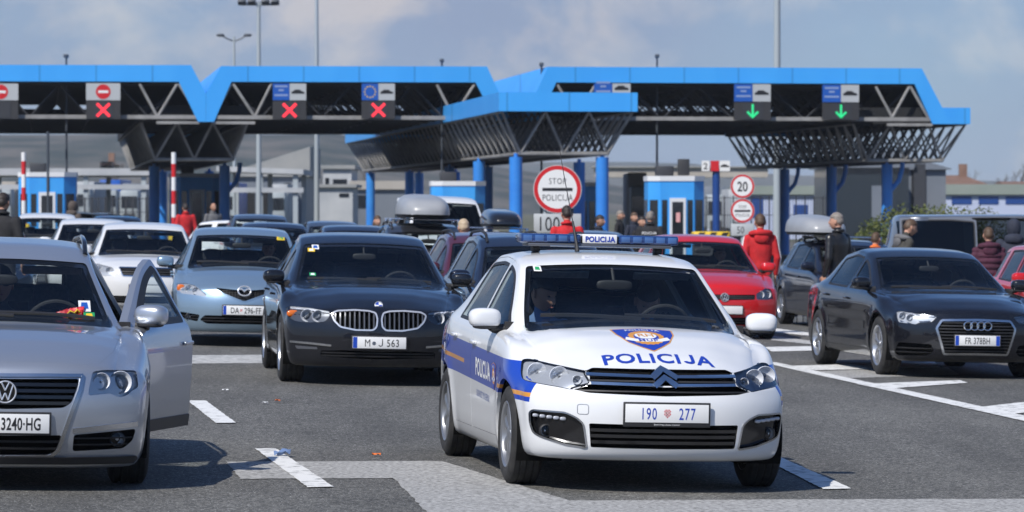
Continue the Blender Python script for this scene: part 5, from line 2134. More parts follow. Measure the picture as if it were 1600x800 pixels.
def island_canopy(label, uc, va, vb, cols, stub=0, front='fascia_blue', flanks=('fascia_blue', 'fascia_blue'), wt=4.5, wb=2.85, zt=4.80, zf=5.41, zb=3.46, pieces=1.5):
    c0 = uvz(uc, va, 0)
    root = empty('island_canopy', (c0.x, c0.y, zg(c0.x, c0.y)))
    tag(root, label, 'canopy', 'low canopies along the islands')
    inv = Matrix.Translation(-root.location)
    def fin(mb, name, m, smooth=None):
        mb.v = [tuple(inv @ Vector(p)) for p in mb.v]
        return mb.build(name, m, root, smooth)
    h = wt / 2
    ring_o = [(uc - h, va), (uc + h, va), (uc + h, vb), (uc - h, vb)]
    t = .18
    mb = MB()
    mb.box(uvz(uc, va + t / 2, (zt + zf) / 2), (wt, t, zf - zt), 0, rot=(0, 0, YAW))
    mb.box(uvz(uc, vb - t / 2, (zt + zf) / 2), (wt, t, zf - zt), 0, rot=(0, 0, YAW))
    for s in (-1, 1):
        mb.box(uvz(uc + s * (h - .02), (va + vb) / 2, (zt + zf) / 2), (.04, vb - va - 2 * t - .004, zf - zt - .004), 2 if s < 0 else 3, rot=(0, 0, YAW))
        mb.box(uvz(uc + s * (h - .112), (va + vb) / 2, (zt + zf) / 2), (.14, vb - va - 2 * t - .004, zf - zt - .012), 4, rot=(0, 0, YAW))
    mb.m[:6] = [1] * 6
    if stub: mb.box(uvz(uc + h - stub / 2, va - .022, (zt + zf) / 2), (stub, .04, zf - zt), 0, rot=(0, 0, YAW))
    fin(mb, 'fascia', [M['fascia_blue'], M[front], M[flanks[0]], M[flanks[1]], M['soffit']])
    mb = MB()
    mb.box(uvz(uc, (va + vb) / 2, zf - .12), (wt - 2 * t - .01, vb - va - 2 * t - .01, .16), 0, rot=(0, 0, YAW))
    fin(mb, 'roof_deck', [M['soffit']])
    mb = MB(); md = MB()
    b = wb / 2
    ea, eb = va + .25, vb - .25
    la, lb = va + .95, vb - .95
    n = int((eb - ea) / pieces)
    for s in (-1, 1):
        for k in range(n + 1):
            v = ea + (eb - ea) * k / n
            v2 = ea + (eb - ea) * (k + 1) / n
            vl = la + (lb - la) * min(1, (k + .5) / n)
            tgt = mb if s < 0 or k < 1 else mb
            mb.bar(uvz(uc + s * (h - .12), v, zt), uvz(uc + s * b, vl, zb), .042, 5)
            if k < n:
                mb.bar(uvz(uc + s * b, vl, zb), uvz(uc + s * (h - .12), v2, zt), .042, 5)
                md.bar(uvz(uc + s * b, vl, zb), uvz(uc + s * .75, v, zt), .03, 5)
                md.bar(uvz(uc + s * b, vl, zb), uvz(uc + s * .75, v2, zt), .03, 5)
                md.bar(uvz(uc + s * .75, v, zt), uvz(uc, vl, zb), .03, 5)
                md.bar(uvz(uc, vl, zb), uvz(uc + s * .75, v2, zt), .03, 5)
                md.bar(uvz(uc - b, vl, zb), uvz(uc + b, vl, zb), .03, 5)
        mb.bar(uvz(uc + s * b, la, zb), uvz(uc + s * b, lb, zb), .06, 6)
        md.bar(uvz(uc, la, zb), uvz(uc, lb, zb), .05, 6)
        mb.bar(uvz(uc + s * (h - .12), ea, zt), uvz(uc + s * (h - .12), eb, zt), .05, 6)
    for (v, vl) in ((ea, la), (eb, lb)):
        mb.bar(uvz(uc - b, vl, zb), uvz(uc + b, vl, zb), .07, 6)
        us = [uc - h + .12 + (2 * h - .24) * k / 3 for k in range(4)]
        ls = [uc - b + 2 * b * k / 2 for k in range(3)]
        for k in range(3):
            mb.bar(uvz(us[k], v, zt), uvz(ls[k], vl, zb), .045, 5)
            mb.bar(uvz(ls[k], vl, zb), uvz(us[k + 1], v, zt), .045, 5)
    fin(mb, 'edge_truss', [M['steel']])
    fin(md, 'inner_truss', [M['dark_steel']])  # same lattice in a darker colour that stands in for shade
    for (u, v, arm) in cols:
        mb = MB()
        p = uvz(u, v, 0)
        g = zg(p.x, p.y)
        mb.lathe([(.0, g), (.21, g), (.21, zb - .12), (.0, zb - .12)], 20, Matrix.Translation((p.x, p.y, 0)))
        mb.lathe([(.07, zb - .12), (.07, zb)], 10, Matrix.Translation((p.x, p.y, 0)))
        if arm:
            mb.tube([uvz(u + .15, v, zb - 1.1), uvz(u + .45, v, zb - .75), uvz(u + .58, v, zb - .3), uvz(u + .6, v, zb)], .09, 8)
        fin(mb, 'column', [M['column_blue']], 40)
    return root
u1 = cu(306, 190)[0]
u2 = to_uv(at(888, 160, 119).x, 119)[0]
u3 = cu(1519, 180)[0] - 2.25
def ucol(px, Y):
    p = at(px, 300, Y); return to_uv(p.x, p.y)
isl1 = island_canopy('low dark canopy between the left and middle roofs, behind the striped barrier pole', u1, V0 + .6, V0 + 40,
    [(*ucol(351, 145), True), (*ucol(241, 147), False), (*ucol(327, 168), True), (*ucol(254, 170), False)], front='soffit', flanks=('soffit', 'soffit'), wt=4.1)
isl2 = island_canopy('long low blue edged canopy reaching out in front of the roofs, in the middle', u2, V0 - 16.2, V0 + 45,
    [(*ucol(806, 119.5), False), (*ucol(941, 120.2), False), (*ucol(748.5, 131), False), (*ucol(905, 134), False), (*ucol(702, 150), False), (*ucol(762, 150), False), (*ucol(640, 172), False), (*ucol(712, 172), False), (*ucol(579, 177), False), (*ucol(655, 177), False)])
isl3 = island_canopy('low lattice canopy at the right end over three dark blue columns', u3, V0 + .3, V0 + 26,
    [(*ucol(1386, 140), True), (*ucol(1299, 150.5), True), (*ucol(1226, 158.5), True)], flanks=('soffit', 'fascia_blue'), front='soffit', stub=1.35)

# ---- kerbed islands
def island(uc, va, vb, w=2.6):
    mb = MB()
    n = int((vb - va) / 4)
    for k in range(n):
        v = va + (vb - va) * (k + .5) / n
        p = uvz(uc, v, 0)
        mb.box((p.x, p.y, zg(p.x, p.y) - .02), (w, (vb - va) / n + .002, .30), 0, rot=(0, math.atan(FALL), YAW))
    o = mb.build('island_kerb', [M['light_asphalt']], None, None)
    tag(o, kind='structure')
for (uc, va, vb) in ((u1, V0 - 6, V0 + 42), (u2, V0 - 18, V0 + 58), (u3, V0 - 2, V0 + 45)):
    island(uc, va, vb)

# ---- lane signs on the gantry
def lane_sign(x0, x1, y0, ym, y1, kind, symbol, label, group='lane control signs under the roofs'):
    v = V0 - .40
    (ua, za), (ub, zb) = cu(x0, y0, v), cu(x1, y1, v)
    zm = cu(x0, ym, v)[1]
    uc = (ua + ub) / 2
    o = uvz(uc, v, zb)
    root = empty('lane_sign', o, (0, 0, YAW))
    tag(root, label, 'lane sign', group)
    w = ub - ua
    def flat(poly, y, mi, mb): mb.add([(a, y, b) for a, b in poly], [tuple(range(len(poly)))], mi)
    def rect(a0, a1, b0, b1): return [(a0, b0), (a1, b0), (a1, b1), (a0, b1)]
    ht, hm = za - zb, zm - zb
    if y0 is not None and kind:
        mb = MB()
        if kind == 'noentry':
            mb.box((0, 0, (ht + hm) / 2), (w, .10, ht - hm - .02), 1)
            c = (0, (ht + hm) / 2)
            r = (ht - hm) * .42
            flat(circle(c, r, 28), -.056, 3, mb)
            flat(rect(-r * .68, r * .68, c[1] - r * .17, c[1] + r * .17), -.060, 4, mb)
        else:
            mb.box((-w / 4, 0, (ht + hm) / 2), (w / 2 - .01, .10, ht - hm - .02), 2)
            mb.box((w / 4, 0, (ht + hm) / 2), (w / 2 - .01, .10, ht - hm - .02), 1)
            zc = (ht + hm) / 2
            # car pictogram
            k = w * .19
            car = [(-1, -.28), (1, -.28), (1, .02), (.62, .10), (.30, .36), (-.45, .36), (-.80, .08), (-1, .02)]
            flat([(w / 4 + a * k, zc + b * k) for a, b in car], -.056, 5, mb)
            if kind == 'eu':
                for q in range(12):
                    t = q * math.pi / 6
                    flat(circle((-w / 4 + .20 * math.cos(t), zc + .20 * math.sin(t)), .028, 8), -.056, 6, mb)
            else:
                # two short lines of white lettering, too small to read
                for (dz, wd) in ((.20, .19), (.06, .08), (-.12, .20)):
                    flat(rect(-w / 4 - w * wd, -w / 4 + w * wd, zc + dz - .035, zc + dz + .035), -.056, 7, mb)
        mb.build('sign_panel', [M['sign_back'], M['sign_grey'], M['sign_blue'], M['ink_red'], M['ink_white'], M['ink_black'], M['yellow'], M['sign_text']], root, None)
    mb = MB()
    mb.box((0, .03, hm / 2 - .02), (w * 1.0, .16, hm), 0)
    mb.box((0, -.055, hm / 2 - .02), (w * .56, .02, hm * .92), 1)
    mb.build('matrix_box', [M['sign_back'], M['dark_steel']], root, None)
    s = hm * .40
    if symbol == 'x':
        mb = MB()
        for a in (45, -45):
            mb.box((0, -.075 - (.004 if a > 0 else 0), hm / 2 - .02), (s * 2.5, .012, s * .36), 0, rot=(0, R(a), 0))
        mb.build('red_cross', [M['led_red']], root, None)
    elif symbol == 'v':
        mb = MB()
        mb.box((0, -.075, hm / 2 + s * .12), (s * .30, .012, s * 1.6), 0)
        for a in (1, -1):
            mb.box((a * s * .36, -.079, hm / 2 - s * .55), (s * 1.15, .012, s * .30), 0, rot=(0, -R(45) * a, 0))
        mb.build('green_arrow', [M['led_green']], root, None)
    return root
lane_sign(-26, 28.5, 130, 157, 185, 'noentry', None, 'no entry lane sign cut by the left edge, its matrix dark')
lane_sign(134.5, 188, 129.5, 157, 185, 'noentry', 'x', 'no entry lane sign above a red cross')
lane_sign(426, 478.5, 130, 157, 186, 'text', 'x', 'blue and grey lane sign with car symbol above a red cross, on the middle roof')
lane_sign(565, 617, 130, 157, 185, 'eu', 'x', 'lane sign with a ring of yellow stars above a red cross')
lane_sign(928, 985, 130, 145, 172, 'text', None, 'blue and grey lane sign half hidden by the low blue canopy')
lane_sign(1147, 1204, 131, 159, 187, 'text', 'v', 'lane sign with a green arrow above the small blue booth')
lane_sign(1285, 1342, 132, 160, 187, 'text', 'v', 'lane sign with a green arrow, nearest the right end of the roof')

# ---- booths
def booth(px0, px1, ytop, Y, label, door=True, notice=False, shaded=False):
    a, b = at(px0, ytop, Y), at(px1, ytop, Y)
    w = b.x - a.x
    p = (a + b) / 2
    g = zg(p.x, p.y) + .13
    h = a.z - g
    root = empty('toll_booth', (p.x, p.y + w / 2, g), (0, 0, YAW * .6))
    tag(root, label, 'booth', 'blue control booths')
    hw, ch = w / 2, w * .20
    oc = [(-hw + ch, -hw), (hw - ch, -hw), (hw, -hw + ch), (hw, hw - ch), (hw - ch, hw), (-hw + ch, hw), (-hw, hw - ch), (-hw, -hw + ch)]
    mb = MB()
    mb.prism(oc, lambda x, y: (x, y, 0), lambda x, y: (x, y, h - .16))
    mb.build('booth_wall', [M['booth_blue']], root, None)
    mb = MB()
    oc2 = [(x * 1.03, y * 1.03) for x, y in oc]
    mb.prism(oc2, lambda x, y: (x, y, h - .158), lambda x, y: (x, y, h))
    mb.build('booth_roof', [M['white_metal']], root, None)
    wz0, wz1 = .85, h - .75
    def pane(p, q, t0, t1, z0, z1, mi=0, off=.012, nm='window'):
        p, q = Vector((p[0], p[1], 0)), Vector((q[0], q[1], 0))
        n = Vector((q.y - p.y, p.x - q.x, 0)).normalized()
        A, B = p + (q - p) * t0, p + (q - p) * t1
        mb = MB()
        vs = [A + n * off, B + n * off, B + n * .0, A + n * .0]
        mb.add([(v.x, v.y, z0) for v in vs] + [(v.x, v.y, z1) for v in vs], [(0, 1, 5, 4), (4, 5, 6, 7), (3, 2, 1, 0), (1, 2, 6, 5), (0, 4, 7, 3)], 0)
        return mb, A, B, n
    f0, f1 = oc[0], oc[1]
    W_ = (hw - ch) * 2
    for (p, q, t0, t1) in ((oc[7], oc[0], .15, .8), (oc[1], oc[2], .15, .85), (f0, f1, .04, .20), (f0, f1, .80, .96), (oc[6], oc[7], .1, .45), (oc[6], oc[7], .55, .9), (oc[2], oc[3], .1, .45), (oc[2], oc[3], .55, .9)):
        mb, *_ = pane(p, q, t0, t1, wz0, wz1)
        mb.build('window', [M['dim_glass']], root, None)
    mb, A, B, n = pane(f0, f1, .27, .75, .05, wz1 + .06, off=.03)
    d = mb.build('door', [M['white_metal']], root, None)
    mb, A, B, n = pane(f0, f1, .345, .675, .25, wz1 - .06, off=.038)
    mb.build('door_glass', [M['dim_glass']], d, None)
    mb = MB(); mb.box((-hw * .35, 0, h + .16), (.55, .5, .32), 0, bev=.03); mb.build('roof_unit', [M['dark_steel']], root, 30)
    if notice:
        mb = MB(); mb.box((.25, -hw * .5, h + .28), (.36, .22, .52), 0, bev=.03); mb.build('signal_head', [M['sign_back']], root, 30)
        mb, A, B, n = pane(f0, f1, .46, .58, 1.45, 1.75, off=.043)
        mb.build('door_notice', [mat('notice', (.70, .35, .34), .5)], d, None)
    return root
booth(1011, 1099, 275, 116, 'small blue booth with a white framed door, behind the red hatchback', notice=True)
booth(25, 114, 269, 128, 'blue octagonal booth with a white framed door, at the left')
booth(672, 756, 283, 125, 'blue booth with a white roof edge, behind the white van')
booth(262, 346, 271, 158, 'deep blue booth under the low canopy, behind the man in the red jacket')
booth(860, 930, 285, 146, 'blue booth in the shade behind the big round sign')

# ---- poles, barriers, signs
def thing(name, label, cat, loc, group=None, rot=(0, 0, 0)):
    return tag(empty(name, loc, rot), label, cat, group)
def striped_pole(px, ytop, ybot, Y, label):
    p = at(px, ytop, Y)
    g = zg(p.x, Y)
    root = thing('barrier', label, 'barrier', (p.x, Y, g), 'raised barrier poles')
    top = p.z - g
    mb = MB()
    n = int(top / .42)
    z = 1.0
    k = 0
    while z < top:
        z2 = min(top, z + .42)
        mb.lathe([(.0, z), (.075, z), (.075, z2), (0, z2)], 10, None, k % 2)
        z = z2; k += 1
    mb.build('barrier_arm', [M['ink_red'], M['ink_white']], root, 40)
    mb = MB()
    mb.box((0, .12, .55), (.34, .30, 1.1), 0, bev=.02)
    mb.build('barrier_housing', [M['yellow']], root, 30)
striped_pole(37, 238, 335, 118, 'raised red and white barrier pole in front of the left blue booth')
striped_pole(271.5, 238, 352, 116, 'raised red and white barrier pole under the valley between the roofs')

def mast(px, ytop, Y, r0, r1, label, name='lamp_mast', m='mast_grey', head=None, group=None):
    p = at(px, 330, Y)
    g = zg(p.x, p.y)
    top = at(px, ytop, Y).z - g
    root = thing(name, label, 'mast', (p.x, p.y, g), group)
    mb = MB()
    mb.lathe([(r0 * 1.6, 0), (r0 * 1.6, .03), (r0, .05), (r1, top)], 14)
    mb.build('shaft', [M[m]], root, 40)
    if head == 'flood':
        mb = MB()
        mb.bar((-.9, 0, top - .12), (.9, 0, top - .12), .07)
        mb.build('crossarm', [M[m]], root, 40)
        for x in (-.85, -.35, .35, .85):
            mb = MB(); mb.box((x, -.1, top), (.42, .35, .22), 0, rot=(R(-35), 0, 0), bev=.03)
            mb.build('floodlight', [M['pole_dark']], root, 30)
    elif head == 'twin':
        for s in (-1, 1):
            mb = MB()
            mb.tube([(0, 0, top - .3), (s * .4, 0, top - .15), (s * .75, 0, top + .05)], .05, 6)
            mb.blob((s * .85, 0, top + .08), (.26, .16, .10), 2.5, 12, 8)
            mb.build('lamp_head', [M['pole_dark']], root, 40)
    elif head == 'camera':
        mb = MB()
        mb.box((0, -.05, top + .03), (.16, .42, .13), 0, bev=.03)
        mb.build('camera_housing', [M['pole_dark']], root, 30)
    elif head == 'cap':
        mb = MB(); mb.box((0, 0, top + .06), (.36, .36, .10), 0, bev=.02); mb.build('mast_cap', [M['pole_dark']], root, 30)
    return root
mast(404.5, 3, 190, .15, .09, 'tall grey floodlight mast rising behind the middle roof', head='flood')
mast(495, -60, 170, .13, .07, 'tall slender grey mast rising left of the middle', name='mast')
mast(366, 57, 230, .10, .07, 'twin headed lamp post peeping over the left end of the middle roof', head='twin')
mast(1214, -80, 185, .20, .15, 'thick pale grey mast rising through the frame at the right', name='mast')
for px, yt, Y, lb in ((104, 89, 124, 'thin camera pole just inside the front edge of the left roof'), (690.5, 96, 122, 'thin camera pole at the middle roof, left of the low canopy'), (1026.5, 89, 126, 'thin camera pole at the right roof, beside the small blue booth'), (846, 102, 131, 'thin camera pole over the gap between the middle and right roofs')):
    Y = on_plane(px, 150, V0 + .9).y
    mast(px, yt, Y, .05, .035, lb, name='camera_pole', m='pole_dark', head='camera', group='camera poles before the roofs')
mast(75, 205, 128, .05, .05, 'short dark pole under the left roof, beside the camera pole', name='pole', m='pole_dark')

# round signs
def disc_sign(root, mb_mats, zc, r, border=.15, y=-.04, back=True):
    mb = MB()
    Mx = Matrix.Translation((0, y, zc)) @ Matrix.Rotation(math.pi / 2, 4, 'X')
    mb.lathe([(0, -.02), (r, -.02), (r, .004), (0, .004)], 44, Mx, 2)
    mb.lathe([(r * (1 - border), .007), (r * .965, .007)], 44, Mx, 1)
    mb.lathe([(0, .007), (r * (1 - border), .007)], 44, Mx, 0)
    return mb, y - .009
def stop_sign():
    Y = 66.0
    c = at(871, 295.5, Y)
    g = zg(c.x, Y)
    root = thing('stop_sign', 'large round STOP POLICIJA sign above a plate reading 100', 'road sign', (c.x, Y, g), None, (0, 0, 0))
    z = c.z - g
    r = 38 * Y / FPX
    mb, y = disc_sign(root, None, z, r, .20)
    mb.box((0, y - .001, z - .005), (r * 1.24, .003, r * .125), 3, bev=0)
    tv, tf = text_mesh('STOP', r * .25, -.004, 1.15, .80)
    mb.add([(a, y - .002, z + r * .34 + b) for a, b in tv], tf, 3)
    tv, tf = text_mesh('POLICIJA', r * .27, -.004, 1.12, .72)
    mb.add([(a, y - .002, z - r * .34 + b) for a, b in tv], tf, 3)
    mb.build('sign_disc', [M['plate_white'], M['ink_red'], M['sign_grey'], M['ink_black']], root, 40)
    mb = MB()
    pz = at(871, 349, Y).z - g
    mb.box((0, -.03, pz), (74 * Y / FPX, .03, 30 * Y / FPX), 0, bev=.008)
    tv, tf = text_mesh('100', .26, .0, 1.05, .75)
    mb.add([(a - .16, -.048, pz + b) for a, b in tv], tf, 1)
    mb.build('distance_plate', [M['sign_grey'], M['ink_black']], root, 30)  # white plate, greyed in colour for the angle of the sun
    for x in (-.22, .22):
        mb = MB(); mb.lathe([(.03, 0), (.03, z + r * .8), (0, z + r * .8)], 10, Matrix.Translation((x, .03, 0)))
        mb.build('post', [M['mast_grey']], root, 40)
stop_sign()
def twenty_sign():
    Y = 92.0
    c = at(1160, 291, Y)
    g = zg(c.x, Y)
    root = thing('speed_sign', 'post with a round 20 sign above a smaller stop police sign', 'road sign', (c.x, Y, g))
    r = 19 * Y / FPX
    z = c.z - g
    mb, y = disc_sign(root, None, z, r, .20)
    tv, tf = text_mesh('20', r * .82, .01, 1.0, .78)
    mb.add([(a, y - .002, z + b) for a, b in tv], tf, 3)
    mb.build('speed_disc', [M['plate_white'], M['ink_red'], M['sign_grey'], M['ink_black']], root, 40)
    z2 = at(1160, 329.5, Y).z - g
    mb, y = disc_sign(root, None, z2, r, .20)
    mb.box((0, y - .001, z2), (r * 1.3, .003, r * .16), 3)
    for s, dz in (('STOP', .34), ('POLICIJA', -.34)):
        tv, tf = text_mesh(s, r * .26, 0, 1.1, .7)
        mb.add([(a, y - .002, z2 + r * dz + b) for a, b in tv], tf, 3)
    mb.build('stop_disc', [M['plate_white'], M['ink_red'], M['sign_grey'], M['ink_black']], root, 40)
    z3 = at(1160, 359, Y).z - g
    mb = MB()
    mb.box((0, -.03, z3), (36 * Y / FPX, .03, 19 * Y / FPX), 0, bev=.006)
    tv, tf = text_mesh('50', .18, .0, 1.05, .75)
    mb.add([(a - .05, -.047, z3 + b) for a, b in tv], tf, 1)
    mb.build('distance_plate', [M['sign_grey'], M['ink_black']], root, 30)  # grey stands for sun angle on a white plate, put into colour
    mb = MB(); mb.lathe([(.035, 0), (.035, z + r), (0, z + r)], 10, Matrix.Translation((0, .02, 0)))
    mb.build('post', [M['mast_grey']], root, 40)
twenty_sign()
# small lane mast with plates, right of the booth
def lane_mast():
    Y = 129
    p = at(1119, 262, Y)
    g = zg(p.x, Y)
    root = thing('lane_mast', 'dark post carrying a white 2 plate, red panel and car plate', 'sign post', (p.x, Y, g))
    z = p.z - g
    mb = MB(); mb.lathe([(.13, 0), (.13, z), (0, z)], 10); mb.build('post', [M['deep_blue']], root, 40)
    for i, (x0, x1, m) in enumerate(((1096, 1108, 'plate_white'), (1110, 1123, 'ink_red'), (1124, 1140, 'plate_white'))):
        xa, xb = at(x0, 262, Y).x - p.x, at(x1, 262, Y).x - p.x
        mb = MB(); mb.box(((xa + xb) / 2, -.17, z + .06), (xb - xa, .05, .36), 0)
        if i == 0:
            tv, tf = text_mesh('2', .22, .01); mb.add([((xa + xb) / 2 + a, -.20, z + .06 + b) for a, b in tv], tf, 1)
        if i == 2:
            car = [(-1, -.28), (1, -.28), (1, .02), (.62, .10), (.30, .36), (-.45, .36), (-.80, .08), (-1, .02)]
            mb.add([((xa + xb) / 2 + a * .15, -.20, z + .06 + b * .15) for a, b in car], [tuple(range(8))], 1)
        mb.build('plate', [M[m], M['ink_black']], root, None)
lane_mast()
# yellow and black impact barrier
def chevron_barrier():
    Y = 96
    a, b = at(1082, 362, Y), at(1141, 374, Y)
    g = zg(a.x, Y)
    root = thing('crash_cushion', 'yellow and black striped crash barrier beyond the red hatchback', 'barrier', ((a.x + b.x) / 2, Y, g))
    w, top = b.x - a.x, a.z - g
    mb = MB()
    mb.box((0, .3, top - .16), (w, .6, .32), 0, bev=.04)
    mb.box((0, .32, (top - .33) / 2), (w * .96, .5, top - .33), 1)
    mb.build('barrier_body', [M['yellow'], M['sign_back']], root, 30)
    mb = MB()
    h = .28
    for k in range(-2, 4):
        x = -w / 2 + k * w / 3.2
        pts = [(x, 0), (x + .16, 0), (x + .16 + .18, h), (x + .18, h)]
        pts = [(min(max(q[0], -w / 2 + .02), w / 2 - .02), q[1] + top - .30) for q in pts]
        mb.add([(q[0], -.004, q[1]) for q in pts], [(0, 1, 2, 3)], 0)
    mb.build('black_stripe', [M['ink_black']], root, None)
chevron_barrier()

# ---- buildings beyond
def px_box(name, label, cat, x0, x1, y0, Y, depth, m, ybase=None, roof=None, windows=(), wm='dim_glass', yaw=0.0, roofm='soffit', over=.3):
    a, b = at(x0, y0, Y), at(x1, y0, Y)
    g = zg((a.x + b.x) / 2, Y) if ybase is None else at(x0, ybase, Y).z
    w, h = b.x - a.x, a.z - g
    root = thing(name, label, cat, ((a.x + b.x) / 2, Y, g), None, (0, 0, R(yaw)))
    mb = MB(); mb.box((0, depth / 2, h / 2), (w, depth, h), 0)
    mb.build('wall', [M[m]], root, None)
    if roof is not None:
        mb = MB()
        rl, rr_ = roof
        pts = [(-w / 2 - over, h), (w / 2 + over, h), (w / 2 + over, h + rr_), (-w / 2 - over, h + rl)]
        mb.prism(pts, lambda x, z: (x, -over, z + .003), lambda x, z: (x, depth + over, z + .003))
        mb.build('roof', [M[roofm]], root, None)
    for (wx0, wx1, wy0, wy1, *mm) in windows:
        xa, xb = at(wx0, wy0, Y).x - root.location.x, at(wx1, wy0, Y).x - root.location.x
        za, zb = at(wx0, wy0, Y).z - g, at(wx0, wy1, Y).z - g
        mb = MB(); mb.box(((xa + xb) / 2, -.02, (za + zb) / 2), (xb - xa, .06, za - zb), 0)
        mb.build('window', [M[mm[0] if mm else wm]], root, None)
    return root
M['pale_wall'] = noisy('pale_wall', (.34, .36, .38), (.46, .47, .48), .5, .7)
M['grey_panel'] = noisy('grey_panel', (.14, .16, .19), (.17, .19, .22), .4, .5)
M['grey_roof'] = noisy('grey_roof', (.24, .25, .25), (.30, .30, .29), .5, .7)
M['beige_wall'] = noisy('beige_wall', (.34, .31, .27), (.40, .37, .33), .3, .8)
M['green_roof'] = noisy('green_roof', (.20, .24, .21), (.25, .28, .25), .3, .7)
M['lilac_wall'] = mat('lilac_wall', (.42, .47, .62), .7)
M['tile_roof'] = noisy('tile_roof', (.15, .085, .06), (.22, .13, .09), 1.2, .85)
M['glazing'] = mat('glazing', (.018, .026, .034), .12, coat=.4)
px_box('shed', 'grey shed with a sloping pale roof, left of the middle', 'building', 372, 478, 276, 260, 14, 'grey_panel', roof=(.4, 2.1), roofm='grey_roof', windows=((376, 398, 298, 335, 'soffit'), (404, 426, 298, 335, 'soffit'), (444, 454, 286, 294)))
px_box('white_building', 'white flat roofed two storey building beyond the slender mast', 'building', 505, 549, 264, 300, 12, 'pale_wall', roof=(.3, .3), roofm='grey_roof', windows=((520, 542, 280, 291), (508, 514, 278, 290)))
px_box('white_hall', 'low white hall in front of the white two storey building', 'building', 459, 551, 293, 285, 10, 'pale_wall', roof=(.25, .25), roofm='grey_roof', windows=((530, 545, 302, 308),))
px_box('low_building', 'low dark fronted building right of the white hall', 'building', 552, 640, 296, 300, 10, 'grey_panel', roof=(.7, .7), roofm='beige_wall', windows=((556, 575, 305, 325),))
px_box('long_building', 'long low building with a grey-green roof and pale blue walls, at the right', 'building', 1478, 1680, 304, 260, 14, 'lilac_wall', roof=(.72, .72), roofm='green_roof', windows=tuple((x, x + 31, 307, 319, 'deep_blue') for x in range(1487, 1660, 42)))
px_box('long_building', 'low building with a grey-green roof seen between the dark columns', 'building', 1165, 1297, 304, 255, 14, 'lilac_wall', roof=(.60, .60), roofm='green_roof', windows=((1172, 1192, 308, 340, 'deep_blue'), (1240, 1262, 320, 345, 'deep_blue')))
px_box('glass_hall', 'dark glazed hall standing behind the right hand columns', 'building', 1300, 1420, 262, 205, 12, 'glazing', roof=(.3, .3), roofm='grey_panel', windows=((1362, 1378, 290, 345, 'grey_panel'), (1428, 1446, 256, 345, 'dark_steel')))
px_box('panel_hall', 'blue-grey panelled hall with a sloping roof edge, right of the glazed hall', 'building', 1398, 1478, 265, 215, 14, 'grey_panel', roof=(1.1, .05), roofm='grey_panel', windows=((1424, 1447, 252, 345, 'soffit'),))
px_box('pedestrian_bridge', 'beige covered walkway spanning beyond the blue booth', 'bridge', 930, 1200, 262, 330, 5, 'beige_wall', ybase=277, roof=(.12, .12), roofm='grey_roof')
def open_shed(label, x0, x1, ytop, ybot, Y, depth, nposts, second=None, tilt=0.0):
    a, b = at(x0, ytop, Y), at(x1, ytop, Y)
    g = zg((a.x + b.x) / 2, Y)
    w, h, t = b.x - a.x, a.z - g, a.z - at(x0, ybot, Y).z
    root = thing('inspection_shed', label, 'shed', ((a.x + b.x) / 2, Y, g))
    mb = MB(); mb.box((0, depth / 2, h - t / 2), (w, depth, t), 0, rot=(0, -R(tilt), 0)); mb.build('roof', [M['pale_wall']], root, None)
    for k in range(nposts):
        for y in (.4, depth - .4):
            mb = MB(); mb.box((-w / 2 + .5 + (w - 1) * k / (nposts - 1), y, (h - t) / 2 - .01), (.30, .30, h - t - .02), 0); mb.build('post', [M['mast_grey']], root, None)
    if second:
        z = at(x0, second, Y).z - g
        mb = MB(); mb.box((0, .2, z), (w, .25, .30), 0); mb.build('cross_beam', [M['pale_wall']], root, None)
open_shed('long open sided inspection shed with a pale roof, beyond the left booth', -60, 236, 263, 274, 235, 14, 4, 292)
open_shed('open sided shed with pale beams behind the floodlight mast', 338, 474, 262, 270, 225, 10, 3, 297, -2.2)
def lorry(px0, px1, ytop, Y, m, label, cab='mast_grey'):
    a, b = at(px0, ytop, Y), at(px1, ytop, Y)
    g = zg((a.x + b.x) / 2, Y)
    w, h = b.x - a.x, a.z - g
    root = thing('lorry', label, 'lorry', ((a.x + b.x) / 2, Y, g), 'lorries waiting beyond the crossing')
    mb = MB(); mb.box((0, 2.2, .9 + (h - .9) / 2), (w, 8.0, h - .9), 0, bev=.05); mb.build('cargo_box', [M[m]], root, 30)
    hc = min(h * .86, 3.0)
    mb = MB(); mb.box((0, -3.0, .5 + (hc - .5) / 2), (w * .95, 2.1, hc - .5), 0, bev=.12); mb.build('cab', [M[cab]], root, 30)
    mb = MB(); mb.box((0, -4.06, hc * .72), (w * .82, .04, hc * .28), 0, bev=.01); mb.build('windscreen', [M['dim_glass']], root, None)
    mb = MB(); mb.box((0, -4.07, hc * .34), (w * .6, .05, hc * .22), 0, bev=.01); mb.build('grille', [M['sign_back']], root, None)
    for s in (-1, 1):
        mb = MB(); mb.box((s * w * .36, -4.08, hc * .24), (w * .14, .06, .18), 0, bev=.02); mb.build('headlight', [M['lamp_silver']], root, 30)
        for y in (-3.0, 1.5, 5.0):
            mb = MB(); mb.lathe([(0, -.14), (.48, -.14), (.5, -.10), (.5, .10), (.48, .14), (0, .14)], 18, Matrix.Translation((s * (w / 2 - .16), y, .5)) @ Matrix.Rotation(math.pi / 2, 4, 'Y')); mb.build('wheel', [M['rubber']], root, 40)
